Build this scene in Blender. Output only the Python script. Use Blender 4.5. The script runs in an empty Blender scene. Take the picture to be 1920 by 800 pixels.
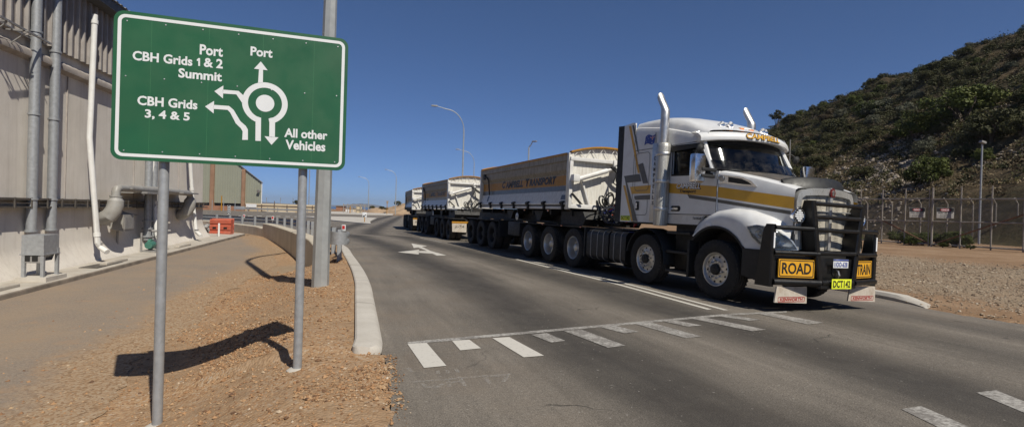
import bpy, bmesh, math, random
import numpy as np
from mathutils import Vector, Matrix, Quaternion, noise as mnoise

S = bpy.context.scene
COL = S.collection
R = math.radians
random.seed(7)
rng = np.random.default_rng(7)

# ------------------------------------------------------------------ camera
CAM_F, CAM_PITCH, CAM_ROLL, CAM_H = 980.0, -0.00439, 0.030, 1.45
cr, sr, cp, sp = math.cos(CAM_ROLL), math.sin(CAM_ROLL), math.cos(CAM_PITCH), math.sin(CAM_PITCH)
cam_data = bpy.data.cameras.new('camera')
cam = bpy.data.objects.new('camera', cam_data)
COL.objects.link(cam)
fwd = Vector((0, cp, sp)); up0 = Vector((0, -sp, cp)); rt0 = Vector((1, 0, 0))
rt = rt0 * cr + up0 * sr
up = -rt0 * sr + up0 * cr
m3 = Matrix((rt, up, -fwd)).transposed()
cam.matrix_world = Matrix.Translation((0, 0, CAM_H)) @ m3.to_4x4()
cam_data.sensor_width = 36.0
cam_data.lens = CAM_F / 1920 * 36.0
cam_data.clip_start = 0.1
cam_data.clip_end = 60000
S.camera = cam

# ------------------------------------------------------------------ light
SUN_EL = R(49.0)
SUN_AZ = Vector((0.58, -0.815)).normalized()
world = bpy.data.worlds.new('World'); S.world = world
world.use_nodes = True
wn = world.node_tree
bg = wn.nodes['Background']
sky = wn.nodes.new('ShaderNodeTexSky')
sky.sky_type = 'NISHITA'; sky.sun_disc = False
sky.sun_elevation = SUN_EL
sky.sun_rotation = math.atan2(SUN_AZ.x, SUN_AZ.y)
sky.altitude = 0; sky.air_density = 0.4; sky.dust_density = 0.0; sky.ozone_density = 8.0
gm = wn.nodes.new('ShaderNodeGamma'); gm.inputs[1].default_value = 0.75
tn = wn.nodes.new('ShaderNodeMix'); tn.data_type = 'RGBA'; tn.blend_type = 'MULTIPLY'; tn.inputs[0].default_value = 1.0
tn.inputs[7].default_value = (0.7, 0.835, 1.02, 1)
wn.links.new(sky.outputs[0], gm.inputs[0]); wn.links.new(gm.outputs[0], tn.inputs[6]); wn.links.new(tn.outputs[2], bg.inputs[0])
bg.inputs[1].default_value = 0.112
sun_data = bpy.data.lights.new('sun', 'SUN')
sun_data.energy = 4.0; sun_data.angle = R(0.53); sun_data.color = (1.0, 0.945, 0.83)
sun = bpy.data.objects.new('sun', sun_data); COL.objects.link(sun)
sd = Vector((-SUN_AZ.x * math.cos(SUN_EL), -SUN_AZ.y * math.cos(SUN_EL), -math.sin(SUN_EL)))
sun.rotation_euler = sd.to_track_quat('-Z', 'Y').to_euler()
sun.location = (0, 0, 40)
S.view_settings.view_transform = 'Standard'
S.view_settings.look = 'None'
S.view_settings.exposure = 0.27
S.view_settings.gamma = 1.0
S.render.engine = 'CYCLES'
S.cycles.max_bounces = 6
S.cycles.transparent_max_bounces = 16

# ------------------------------------------------------------------ survey helpers (photo survey -> metres)
def ray(u, v):
    du, dv = u - 960, v - 400
    a = du * cr + dv * sr; b = -du * sr + dv * cr
    return Vector((a / CAM_F, cp + b / CAM_F * sp, sp - b / CAM_F * cp))
EYE = Vector((0, 0, CAM_H))
def G(u, v, z=0.0):
    d = ray(u, v)
    return EYE + d * ((z - CAM_H) / d.z)
def PD(u, v, D):
    d = ray(u, v)
    return EYE + d * (D / d.y)
def interp(t, pts):
    return np.interp(t, [p[0] for p in pts], [p[1] for p in pts])
def sstep(t):
    t = np.clip(t, 0, 1); return t * t * (3 - 2 * t)

# ------------------------------------------------------------------ materials
class N:
    def __init__(s, name):
        s.m = bpy.data.materials.new(name); s.m.use_nodes = True
        s.t = s.m.node_tree; s.b = s.t.nodes['Principled BSDF']; s.out = s.t.nodes['Material Output']
    def n(s, typ, **kw):
        x = s.t.nodes.new(typ)
        for k, v in kw.items():
            if k.startswith('i_'):
                x.inputs[k[2:].replace('_', ' ')].default_value = v
            else: setattr(x, k, v)
        return x
    def l(s, a, b): s.t.links.new(a, b)
    def coord(s, kind='Object', scale=None):
        c = s.n('ShaderNodeTexCoord').outputs[kind]
        if scale is not None:
            mp = s.n('ShaderNodeMapping'); mp.inputs['Scale'].default_value = scale
            s.l(c, mp.inputs['Vector']); return mp.outputs[0]
        return c
    def noise(s, co, scale, detail=4, rough=.55, dist=0):
        x = s.n('ShaderNodeTexNoise'); x.inputs['Scale'].default_value = scale
        x.inputs['Detail'].default_value = detail; x.inputs['Roughness'].default_value = rough
        x.inputs['Distortion'].default_value = dist
        s.l(co, x.inputs['Vector']); return x.outputs['Fac']
    def ramp(s, f, stops):
        x = s.n('ShaderNodeValToRGB'); e = x.color_ramp.elements
        while len(e) < len(stops): e.new(.5)
        for el, (p, c) in zip(e, stops):
            el.position = p; el.color = (*c, 1) if not np.isscalar(c) else (c, c, c, 1)
        s.l(f, x.inputs[0]); return x.outputs[0]
    def mix(s, f, a, b, mode='MIX'):
        x = s.n('ShaderNodeMix', data_type='RGBA', blend_type=mode)
        for sock, v in ((x.inputs[0], f), (x.inputs[6], a), (x.inputs[7], b)):
            if hasattr(v, 'node'): s.l(v, sock)
            elif np.isscalar(v): sock.default_value = v
            else: sock.default_value = (*v, 1)
        return x.outputs[2]
    def math(s, op, a, b=None, clamp=False):
        x = s.n('ShaderNodeMath', operation=op, use_clamp=clamp)
        for sock, v in ((x.inputs[0], a), (x.inputs[1], b)):
            if v is None: continue
            if hasattr(v, 'node'): s.l(v, sock)
            else: sock.default_value = v
        return x.outputs[0]
    def attr(s, name):
        return s.n('ShaderNodeAttribute', attribute_name=name).outputs['Fac']
    def bump(s, h, strength=.3, dist=.01):
        x = s.n('ShaderNodeBump'); x.inputs['Strength'].default_value = strength
        x.inputs['Distance'].default_value = dist
        s.l(h, x.inputs['Height']); s.l(x.outputs[0], s.b.inputs['Normal'])
    def col(s, c):
        if hasattr(c, 'node'): s.l(c, s.b.inputs['Base Color'])
        else: s.b.inputs['Base Color'].default_value = (*c, 1)
    def set(s, **kw):
        for k, v in kw.items():
            k = k.replace('_', ' ')
            if hasattr(v, 'node'): s.l(v, s.b.inputs[k])
            else: s.b.inputs[k].default_value = v

def simple(name, c, rough=.5, metal=0.0, var=.12, scale=6.0, coat=0.0, dirt=None, dirt_amt=.35, bump=0.0, bscale=60, streak=False, ior=None):
    """painted / plain surface with slight tone variation and optional dust"""
    k = N(name); co = k.coord('Object')
    f = k.noise(co, scale, 5)
    c = np.array(c, float)
    base = k.ramp(f, [(.3, tuple(c * (1 - var))), (.7, tuple(np.minimum(c * (1 + var), .95)))])
    if dirt is not None:
        cs = k.coord('Object', (7, 7, .7)) if streak else co
        g = k.noise(cs, 3.1, 8, .65, .6)
        gm = k.ramp(g, [(.42, 0.0), (.72, 1.0)])
        base = k.mix(k.math('MULTIPLY', gm, dirt_amt), base, dirt)
    k.col(base)
    k.set(Metallic=metal, Coat_Weight=coat)
    rr = k.ramp(k.noise(co, scale * 2.3, 5), [(.3, max(rough - .08, .03)), (.7, min(rough + .1, 1.0))])
    k.l(rr, k.b.inputs['Roughness'])
    if coat: k.set(Coat_Roughness=.08)
    if bump: k.bump(k.noise(k.coord('Object'), bscale, 4), bump, .01)
    return k.m

DUST = (.27, .2, .14)
M = {}
M['white'] = simple('white_paint', (.72, .72, .71), .36, coat=.35, var=.04, dirt=(.42, .37, .31), dirt_amt=.22)
M['fair'] = simple('off_white_paint', (.7, .69, .66), .42, coat=.2, var=.05, dirt=(.3, .25, .2), dirt_amt=.35)
M['trail'] = simple('trailer_white_paint', (.7, .68, .62), .45, coat=.1, var=.07, dirt=(.26, .2, .14), dirt_amt=.5, streak=True)
M['yel'] = simple('yellow_paint', (.62, .33, .025), .38, coat=.3, var=.05, dirt=(.3, .2, .1), dirt_amt=.2)
M['yelm'] = simple('yellow_trailer_paint', (.42, .19, .004), .5, var=.1, dirt=(.16, .08, .012), dirt_amt=.4, streak=True)
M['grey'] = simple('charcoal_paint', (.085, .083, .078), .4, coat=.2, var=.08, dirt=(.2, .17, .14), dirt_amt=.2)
M['black'] = simple('black_paint', (.004, .004, .0045), .42, var=.2, coat=.0, dirt=(.05, .042, .035), dirt_amt=.15)
M['blackm'] = simple('black_matt_plastic', (.012, .012, .0125), .6, var=.2, dirt=(.06, .05, .04), dirt_amt=.22)
M['chassis'] = simple('chassis_black', (.009, .0085, .008), .6, var=.3, dirt=(.06, .045, .032), dirt_amt=.3)
M['bonnet'] = simple('anti_glare_grey', (.075, .068, .06), .6, var=.12, dirt=DUST, dirt_amt=.3)
M['chrome'] = simple('chrome', (.8, .8, .81), .2, 1.0, var=.03, dirt=(.4, .36, .3), dirt_amt=.3)
M['steel'] = simple('stainless_steel', (.62, .61, .59), .42, 1.0, var=.06, dirt=(.3, .26, .2), dirt_amt=.3)
M['alu'] = simple('polished_aluminium', (.6, .59, .57), .36, .9, var=.08, dirt=(.2, .17, .13), dirt_amt=.5)
M['rubber'] = simple('rubber', (.012, .0115, .0115), .78, var=.2, dirt=(.06, .05, .04), dirt_amt=.25, bump=.2, bscale=30)
M['hose'] = simple('hose_rubber', (.012, .012, .012), .45, var=.2)
M['redhose'] = simple('red_hose', (.5, .03, .02), .4)
M['bluehose'] = simple('blue_hose', (.03, .06, .35), .4)
M['amber'] = simple('amber_lens', (.75, .22, .02), .15, coat=.6)
M['redl'] = simple('red_lens', (.5, .015, .012), .25, coat=.4)
M['signyel'] = simple('retroreflective_yellow', (.72, .36, .02), .45, var=.04)
M['signlime'] = simple('fluoro_yellow', (.72, .78, .04), .45, var=.03)
M['ink'] = simple('black_lettering', (.012, .012, .012), .5)
M['trailside'] = simple('shaded_dusty_trailer_side', (.31, .28, .23), .6, var=.16, dirt=(.09, .064, .04), dirt_amt=.75, streak=True)  # trailer white darkened in colour for its shaded side, plus real dust streaks
M['satin'] = simple('satin_bright_metal', (.62, .62, .61), .3, .6, var=.06, dirt=(.3, .26, .2), dirt_amt=.3)
M['bowl'] = simple('headlamp_reflector', (.62, .62, .6), .25, .4, var=.05)
M['fadedwhite'] = simple('faded_white_sign', (.38, .36, .33), .6, var=.1)
M['tank'] = simple('black_tank', (.006, .006, .0065), .5, var=.2, dirt=(.04, .033, .026), dirt_amt=.3)
M['inkw'] = simple('white_lettering', (.74, .74, .73), .45)
M['inkb'] = simple('blue_lettering', (.03, .06, .28), .45)
M['inkr'] = simple('red_lettering', (.32, .035, .03), .5)
M['silver'] = simple('silver_lettering', (.82, .82, .82), .4)
M['galv'] = simple('galvanised_steel', (.34, .35, .36), .48, .35, var=.14, scale=14, bump=.08, bscale=40)
M['galvdk'] = simple('weathered_galvanised', (.27, .26, .25), .55, .2, var=.18, scale=10)
M['pvc'] = simple('white_pvc', (.74, .73, .7), .38, var=.04, dirt=(.4, .34, .28), dirt_amt=.25, streak=True)
M['ductgrey'] = simple('grey_duct_paint', (.3, .29, .27), .5, var=.12, dirt=(.2, .16, .11), dirt_amt=.35)
M['greenp'] = simple('green_machine_paint', (.05, .16, .12), .45, var=.15)
M['orange'] = simple('orange_red_plastic', (.42, .085, .045), .6, var=.12, dirt=(.35, .2, .14), dirt_amt=.4)
M['signgreen'] = simple('green_sign_sheeting', (.017, .097, .037), .42, var=.1, scale=2.2, coat=.15)
M['signback'] = simple('aluminium_sheet', (.45, .45, .45), .45, .6)
M['signwhite'] = simple('white_sign_sheeting', (.7, .71, .71), .42, var=.03)
M['rust'] = simple('rusty_steel', (.16, .08, .045), .8, var=.3)
M['post'] = simple('weathered_fence_post', (.3, .27, .23), .7, var=.2, dirt=(.16, .1, .06), dirt_amt=.5)
M['dirtyglass'] = None
def glass(name, tint, rough, alpha_mix, spec=.5):
    k = N(name)
    gl = k.n('ShaderNodeBsdfGlossy'); gl.inputs['Color'].default_value = (.9, .93, .95, 1); gl.inputs['Roughness'].default_value = rough
    tr = k.n('ShaderNodeBsdfTransparent'); tr.inputs['Color'].default_value = (*tint, 1)
    df = k.n('ShaderNodeBsdfDiffuse'); df.inputs['Color'].default_value = (.3, .27, .23, 1)
    fr = k.n('ShaderNodeFresnel'); fr.inputs['IOR'].default_value = 1.5
    mx = k.n('ShaderNodeMixShader'); k.l(fr.outputs[0], mx.inputs[0]); k.l(tr.outputs[0], mx.inputs[1]); k.l(gl.outputs[0], mx.inputs[2])
    m2 = k.n('ShaderNodeMixShader')
    d = k.ramp(k.noise(k.coord('Object'), 5, 7, .7), [(.45, 0.0), (.9, alpha_mix)])
    k.l(d, m2.inputs[0]); k.l(mx.outputs[0], m2.inputs[1]); k.l(df.outputs[0], m2.inputs[2])
    k.l(m2.outputs[0], k.out.inputs['Surface'])
    return k.m
M['glass'] = glass('windscreen_glass', (.38, .43, .46), .03, .12)
M['lens'] = glass('headlamp_lens', (.85, .87, .88), .05, .25)
M['tint'] = glass('dark_tinted_acrylic', (.12, .12, .12), .08, .2)

def perforated(name, base, hole, scale, metal=.6):
    k = N(name); co = k.coord('Object')
    v = k.n('ShaderNodeTexVoronoi'); v.inputs['Scale'].default_value = scale; v.inputs['Randomness'].default_value = .15
    k.l(co, v.inputs['Vector'])
    f = k.ramp(v.outputs['Distance'], [(.28, 0.0), (.38, 1.0)])
    k.col(k.mix(f, hole, base)); k.set(Metallic=metal, Roughness=.42)
    k.bump(f, .5, .004)
    return k.m
M['perf'] = perforated('perforated_stainless', (.46, .45, .42), (.1, .095, .085), 70)
M['mesh'] = perforated('grille_mesh', (.46, .42, .35), (.02, .018, .016), 34, 0.0)

# ------------------------------------------------------------------ mesh builder
def V(*a): return Vector(a)
class MB:
    def __init__(s): s.v = []; s.f = []; s.mi = []
    def add(s, vs, fs, m=0):
        o = len(s.v); s.v += [tuple(p) for p in vs]
        for f in fs: s.f.append(tuple(i + o for i in f)); s.mi.append(m)
        return s
    def box(s, x0, x1, y0, y1, z0, z1, m=0, bev=0.0, M4=None):
        c = Vector(((x0 + x1) / 2, (y0 + y1) / 2, (z0 + z1) / 2)); d = Vector((abs(x1 - x0), abs(y1 - y0), abs(z1 - z0)))
        bm = bmesh.new(); bmesh.ops.create_cube(bm, size=1.0)
        for v in bm.verts: v.co = Vector((v.co.x * d.x, v.co.y * d.y, v.co.z * d.z))
        if bev > 0:
            bev = min(bev, min(d) * .45)
            bmesh.ops.bevel(bm, geom=bm.edges[:], offset=bev, segments=2, profile=.6, affect='EDGES')
        vs = [v.co + c for v in bm.verts]
        if M4 is not None: vs = [M4 @ v for v in vs]
        bm.verts.index_update()
        s.add(vs, [[v.index for v in f.verts] for f in bm.faces], m); bm.free(); return s
    def tube(s, pts, r, n=8, m=0, caps=True, closed=False):
        pts = [Vector(p) for p in pts]; k = len(pts)
        rs = [r] * k if np.isscalar(r) else list(r)
        tang = []
        for i in range(k):
            if closed: t = pts[(i + 1) % k] - pts[i - 1]
            else: t = pts[min(i + 1, k - 1)] - pts[max(i - 1, 0)]
            tang.append(t.normalized() if t.length > 1e-9 else Vector((0, 0, 1)))
        a = Vector((0, 0, 1)) if abs(tang[0].z) < .9 else Vector((1, 0, 0))
        nx = (a - tang[0] * a.dot(tang[0])).normalized()
        vs = []
        for i in range(k):
            nx = (nx - tang[i] * nx.dot(tang[i])).normalized(); ny = tang[i].cross(nx)
            for j in range(n):
                th = 2 * math.pi * j / n + math.pi / n
                vs.append(pts[i] + (nx * math.cos(th) + ny * math.sin(th)) * rs[i])
        fs = []
        for i in range(k if closed else k - 1):
            for j in range(n):
                a0 = i * n + j; a1 = i * n + (j + 1) % n; i2 = (i + 1) % k
                fs.append((a0, a1, i2 * n + (j + 1) % n, i2 * n + j))
        if caps and not closed:
            fs.append(tuple(reversed(range(n)))); fs.append(tuple(range((k - 1) * n, k * n)))
        return s.add(vs, fs, m)
    def lathe(s, prof, o=(0, 0, 0), ax=(0, 0, 1), n=24, m=0, mats=None):
        o = Vector(o); ax = Vector(ax).normalized()
        a = Vector((0, 0, 1)) if abs(ax.z) < .9 else Vector((1, 0, 0))
        nx = (a - ax * a.dot(ax)).normalized(); ny = ax.cross(nx)
        vs = []
        for r, h in prof:
            for j in range(n):
                th = 2 * math.pi * j / n
                vs.append(o + ax * h + (nx * math.cos(th) + ny * math.sin(th)) * max(r, 1e-4))
        for i in range(len(prof) - 1):
            fs = [(i * n + j, i * n + (j + 1) % n, (i + 1) * n + (j + 1) % n, (i + 1) * n + j) for j in range(n)]
            if i == 0: s._lo = len(s.v); s.add(vs, [], m)
            mm = mats[i] if mats else m
            for f in fs: s.f.append(tuple(q + s._lo for q in f)); s.mi.append(mm)
        return s
    def prism(s, poly, fr, d0, d1, m=0):
        """poly: 2-D points; fr(a,b,depth)->3-D"""
        n = len(poly)
        vs = [fr(a, b, d0) for a, b in poly] + [fr(a, b, d1) for a, b in poly]
        fs = [tuple(reversed(range(n))), tuple(range(n, 2 * n))]
        fs += [(i, (i + 1) % n, n + (i + 1) % n, n + i) for i in range(n)]
        return s.add(vs, fs, m)
    def grid(s, rows, m=0, mats=None, wrap=False):
        k = len(rows); n = len(rows[0]); vs = [p for r in rows for p in r]
        o = len(s.v); s.v += [tuple(p) for p in vs]
        for i in range(k - 1):
            for j in range(n if wrap else n - 1):
                s.f.append((o + i * n + j, o + i * n + (j + 1) % n, o + (i + 1) * n + (j + 1) % n, o + (i + 1) * n + j))
                s.mi.append(mats(i, j) if mats else m)
        return s
    def text(s, txt, w, h, fr, m=0, bold=0.0, shear=0.0, space=1.0, depth=0.0, sub=None):
        """lettering fitted into w x h, lower left at fr(0,0,depth)"""
        vs, fs = glyphs(txt, bold, shear, space)
        x0 = min(v[0] for v in vs); x1 = max(v[0] for v in vs); y0 = min(v[1] for v in vs); y1 = max(v[1] for v in vs)
        kx = w / (x1 - x0); ky = h / (y1 - y0)
        return s.add([fr((v[0] - x0) * kx, (v[1] - y0) * ky, depth) for v in vs], fs, m)
    def build(s, name, mats, parent=None, ang=32, recalc=True):
        me = bpy.data.meshes.new(name)
        me.from_pydata(s.v, [], s.f)
        for mt in (mats if isinstance(mats, (list, tuple)) else [mats]): me.materials.append(mt)
        me.polygons.foreach_set('material_index', s.mi)
        if recalc:
            bm = bmesh.new(); bm.from_mesh(me); bmesh.ops.recalc_face_normals(bm, faces=bm.faces); bm.to_mesh(me); bm.free()
        me.shade_smooth()
        if ang is not None: me.set_sharp_from_angle(angle=R(ang))
        me.update()
        o = bpy.data.objects.new(name, me); COL.objects.link(o)
        if parent is not None: o.parent = parent
        return o
_gc = {}
def glyphs(txt, bold, shear, space):
    key = (txt, bold, shear, space)
    if key in _gc: return _gc[key]
    cu = bpy.data.curves.new('t', 'FONT'); cu.body = txt; cu.offset = bold; cu.shear = shear
    cu.space_character = space; cu.resolution_u = 3; cu.size = 1.0
    ob = bpy.data.objects.new('t', cu); COL.objects.link(ob)
    dg = bpy.context.evaluated_depsgraph_get(); dg.update()
    me = bpy.data.meshes.new_from_object(ob.evaluated_get(dg))
    vs = [tuple(v.co[:2]) for v in me.vertices]; fs = [tuple(p.vertices) for p in me.polygons]
    bpy.data.objects.remove(ob); bpy.data.curves.remove(cu); bpy.data.meshes.remove(me)
    _gc[key] = (vs, fs); return _gc[key]

def tag(o, label, cat, group=None):
    o['label'] = label; o['category'] = cat
    if group: o['group'] = group
    return o
def empty(name, loc=(0, 0, 0), rz=0.0):
    o = bpy.data.objects.new(name, None); COL.objects.link(o)
    o.location = loc; o.rotation_euler = (0, 0, rz); o.empty_display_size = .3
    return o
def thing(name, label, cat, loc=(0, 0, 0), rz=0.0, group=None):
    return tag(empty(name, loc, rz), label, cat, group)
def struct(o, kind='structure'):
    o['kind'] = kind; return o
def children(o): return [c for c in bpy.data.objects if c.parent == o]
def dup(o, parent=None, label=None, loc=None, rz=None, kids=None):
    c = o.copy(); COL.objects.link(c); c.parent = parent
    if label: c['label'] = label
    if loc is not None: c.location = loc
    if rz is not None: c.rotation_euler = (0, 0, rz)
    for ch in (children(o) if kids is None else kids): dup(ch, c)
    return c
def arc(c, r, a0, a1, n, ax, ay):
    c = Vector(c); ax = Vector(ax); ay = Vector(ay)
    return [c + ax * (r * math.cos(a0 + (a1 - a0) * i / n)) + ay * (r * math.sin(a0 + (a1 - a0) * i / n)) for i in range(n + 1)]
# ================================================================== terrain functions
XL = [(-6, -.55), (-3, -.58), (0, -.62), (1.8, -.66), (3.46, -.78), (4.2, -.95), (4.9, -1.14), (5.25, -1.28), (5.66, -1.38), (8.26, -2.16), (9.67, -2.59), (11.8, -3.32), (14.96, -4.49), (18.8, -5.95),
      (22.5, -7.9), (28, -12.2), (31, -15.6), (33, -19), (34, -24), (35, -80), (125, -80)]
XR = [(-6, 34), (2, 34), (4, 20), (6.5, 10.8), (8.2, 8.45), (9.4, 7.75), (10.2, 7.75), (11.5, 7.55), (15, 6.5), (20, 5.0), (25, 3.3), (30, 1.9), (40, -1.2), (50, -4.5), (60, -8.5),
      (80, -14.5), (110, -22), (150, -30)]
XC = [(-6, 8.1), (0, 6.2), (4, 4.8), (7.2, 3.62), (8.1, 3.31), (9.17, 2.94), (11.22, 2.22), (12.82, 1.55), (15.26, .6), (20, -1.35), (28, -5.0), (40, -9.6), (150, -30)]
ZL = [(-10, 0), (12, 0), (20, -.04), (28, -.1), (40, -.25), (60, -.38), (100, -.45), (400, -.45)]
XD = [(-6, -3.0), (3, -3.55), (4.92, -4.1), (7.24, -4.95), (12.2, -6.6), (14, -6.7), (19.7, -8.9), (25.2, -12.6), (31, -18.3)]
XW = [(13.2, -5.0), (15.2, -6.0), (17.4, -7.2), (21, -9.3), (25.2, -12.0), (28.6, -15.2), (31, -17.7), (33, -21), (34, -30)]
def dense(P, n=8):
    P = [Vector(p) for p in P]; o = []
    for i in range(len(P) - 1):
        p0, p1, p2, p3 = P[max(i - 1, 0)], P[i], P[i + 1], P[min(i + 2, len(P) - 1)]
        for j in range(n):
            t = j / n; q = .5 * ((2 * p1) + (p2 - p0) * t + (2 * p0 - 5 * p1 + 4 * p2 - p3) * t * t + (3 * p1 - p0 - 3 * p2 + p3) * t ** 3)
            if not o or q.x > o[-1][0]: o.append((q.x, q.y))
    o.append(tuple(P[-1])); return o
XL = dense(XL[:-3]) + XL[-3:]; XR = dense(XR); XC = dense(XC); XW = dense(XW)
def xl(y): return interp(y, XL)
def xr(y): return interp(y, XR)
def xc(y): return interp(y, XC)
def lat(x, y): return (x - xc(y)) * .925
def roadz(x, y):
    c = .025 * (1 - sstep((y - 16) / 24))
    return interp(y, ZL) - c * np.clip(lat(x, y), 0, 6)
def zdrive(y): return -.5 + np.clip((y - 8) * .0206, -.03, .36)
def RZ(x, y): return float(roadz(np.float64(x), np.float64(y)))
_ns = [(rng.uniform(.25, 3), rng.uniform(0, 6.28), rng.uniform(0, 6.28)) for _ in range(14)]
def wob(x, y, sc=1.0):
    o = 0
    for f, a, p in _ns: o = o + np.sin((x * math.cos(a) + y * math.sin(a)) * f * 2 / sc + p) / (1 + f)
    return o / 5
def groundz(x, y):
    x = np.asarray(x, float); y = np.asarray(y, float)
    L = xl(y); K = np.where(y > 5.2, L - .25, L); D = interp(y, XD); W = interp(y, XW)
    zk = roadz(L, y) + np.where(y > 5.2, .035, .012); zd = zdrive(y)
    t = np.clip((x - D) / (K - D), 0, 1)
    zm = zd + (zk - zd) * sstep((t - .14) / .7) + .018 * wob(x, y, .5) * np.sin(t * np.pi) * 2
    tb = np.clip((x - W) / np.maximum(K - W, .3), 0, 1)
    zb = zd + (.36 + (zk - .36) * tb - zd) * np.clip((x - W - .3) / .5, 0, 1)
    zb = np.where(y > 25.2, np.minimum(zb, .2 + (zk - .2) * tb), zb)
    s = sstep((y - 12.9) / .5) + 0
    zl_ = zm * (1 - s) + zb * s
    zl_ = np.where(y > 34, -.5, zl_)
    Rr = xr(y)
    d = x - Rr
    zr_ = roadz(Rr, y) + .03 + .48 * sstep(d / 15) + .03 * wob(x, y, 1.2) * sstep(d / 3)
    zr_ = np.where(y > 60, np.minimum(zr_, .1), zr_)
    KK = np.where(y > 5.2, K + .13, K + .03 + .05 * wob(x * 0, y, .35))
    inside = (x > KK) & (x < Rr)
    z = np.where(x <= KK, zl_, np.where(x >= Rr, zr_, roadz(x, y) - .07))
    return z
def GZ(x, y): return float(groundz(np.array([x]), np.array([y]))[0])

def sheet(name, xs, ys, zf, mats, attrs=None, parent=None):
    """rows of x for every y"""
    vs = []; n = None
    X = np.array([xs(y) for y in ys]) if callable(xs) else np.tile(np.array(xs), (len(ys), 1))
    Y = np.tile(np.array(ys)[:, None], (1, X.shape[1]))
    Z = zf(X, Y)
    P = np.stack([X, Y, Z], -1).reshape(-1, 3)
    k, n = X.shape
    idx = np.arange(k * n).reshape(k, n)
    F = np.stack([idx[:-1, :-1], idx[:-1, 1:], idx[1:, 1:], idx[1:, :-1]], -1).reshape(-1, 4)
    me = bpy.data.meshes.new(name)
    me.from_pydata(P.tolist(), [], F.tolist())
    for mm in mats: me.materials.append(mm)
    if attrs:
        for an, fn in attrs.items():
            a = me.attributes.new(an, 'FLOAT', 'POINT'); a.data.foreach_set('value', fn(X, Y).reshape(-1).astype(np.float32))
    me.shade_smooth(); me.update()
    o = bpy.data.objects.new(name, me); COL.objects.link(o)
    return o

# ------------------------------------------------------------------ ground material
k = N('gravelly_dirt'); co = k.coord('Object')
big = k.noise(co, .55, 6, .6); fine = k.noise(co, 9, 6, .65)
soil = k.ramp(big, [(.3, (.175, .108, .063)), (.55, (.25, .163, .1)), (.75, (.32, .228, .15))])
vor = k.n('ShaderNodeTexVoronoi'); vor.inputs['Scale'].default_value = 42; k.l(co, vor.inputs['Vector'])
stone = k.ramp(vor.outputs['Color'], [(.0, (.13, .075, .045)), (.3, (.34, .19, .095)), (.6, (.42, .27, .15)), (.85, (.44, .34, .24)), (1, (.5, .44, .37))])
sm = k.ramp(k.noise(co, 1.3, 6, .6), [(.35, .1), (.65, .8)])
mound = k.mix(sm, k.ramp(fine, [(.3, (.21, .135, .078)), (.7, (.37, .255, .16))]), stone)
pale = k.ramp(k.noise(co, 7, 7, .7), [(.3, (.195, .146, .1)), (.55, (.285, .222, .155)), (.75, (.36, .295, .22))])
c1 = k.mix(k.attr('mound'), k.mix(k.ramp(fine, [(.4, 0.0), (.75, .45)]), soil, stone), mound)
pm = k.math('MULTIPLY', k.attr('pale'), k.ramp(k.noise(co, 1.1, 5, .6), [(.3, .55), (.6, 1.0)]))
c2 = k.mix(pm, c1, pale)
k.col(c2); k.set(Roughness=.95, Specular_IOR_Level=.15)
hh = k.math('ADD', k.math('MULTIPLY', vor.outputs['Distance'], -.8), fine)
k.bump(hh, .55, .02)
M['dirt'] = k.m
xs = np.concatenate([np.linspace(-170, -20, 26)[:-1], np.linspace(-20, -9, 75)[:-1], np.arange(-9, 1, .1), np.arange(1, 13, .3), np.arange(13, 30, .7), np.linspace(30, 190, 22)])
ys = np.concatenate([np.arange(-7, 1.5, .5), np.arange(1.5, 14.5, .1), np.arange(14.5, 36, .2), np.geomspace(36, 320, 34)])
def m_mound(X, Y): return ((X < xl(Y) + .3) & (Y < 34)).astype(float)
def m_pale(X, Y):
    lft = sstep(1.35 - np.hypot((X + 6.0) / .75, (Y - 14.6) / 1.5) + .35 * wob(X, Y, .4)) * (X < 0)
    d = X - xr(Y)
    a = sstep((d - 1.3 + .5 * wob(X, Y)) / .8) * (1 - sstep((d - 8.2 + 1.2 * wob(X, Y)) / 1.6))
    return a * (X > 0) * (Y < 40) + lft
ground = struct(sheet('ground', xs, ys, groundz, [M['dirt']], {'mound': m_mound, 'pale': m_pale}))

# ------------------------------------------------------------------ road
k = N('worn_asphalt'); co = k.coord('Object')
la = k.attr('lat')
agg = k.noise(co, 85, 4, .75)
vv = k.n('ShaderNodeTexVoronoi'); vv.inputs['Scale'].default_value = 75; k.l(co, vv.inputs['Vector'])
base = k.ramp(agg, [(.34, (.1, .086, .071)), (.52, (.18, .157, .13)), (.68, (.3, .266, .225))])
blot = k.ramp(k.noise(co, .45, 7, .62), [(.35, .82), (.65, 1.1)])
base = k.mix(1.0, base, blot, 'MULTIPLY')
ll = k.n('ShaderNodeCombineXYZ'); k.l(k.math('MULTIPLY', k.attr('lat'), 5.0), ll.inputs[0]); k.l(k.math('MULTIPLY', k.attr('lon'), .35), ll.inputs[1])
streak = k.ramp(k.noise(ll.outputs[0], 1.0, 8, .7), [(.3, .8), (.7, 1.16)])
base = k.mix(1.0, base, streak, 'MULTIPLY')
grain = k.ramp(k.noise(co, 22, 6, .85), [(.35, .8), (.65, 1.2)])
base = k.mix(1.0, base, grain, 'MULTIPLY')
def band(c, w):
    a = k.math('ABSOLUTE', k.math('SUBTRACT', la, c))
    return k.ramp(k.math('DIVIDE', a, w), [(0.0, 1.0), (.35, .85), (1.0, 0.0)])
wl = k.math('ADD', la, k.math('MULTIPLY', k.math('SUBTRACT', k.noise(k.coord('Object', (.25, .25, .25)), 1.0, 3), .5), .7))
la = wl
st = k.noise(k.coord('Object'), 1.6, 7, .7)
tr = k.math('ADD', k.math('ADD', band(-3.05, .95), band(-.75, .9)), k.math('MULTIPLY', k.math('ADD', band(1.5, .9), band(3.3, .8)), .5))
tr = k.math('MULTIPLY', tr, k.ramp(st, [(.2, .6), (.6, 1.0)]))
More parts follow.
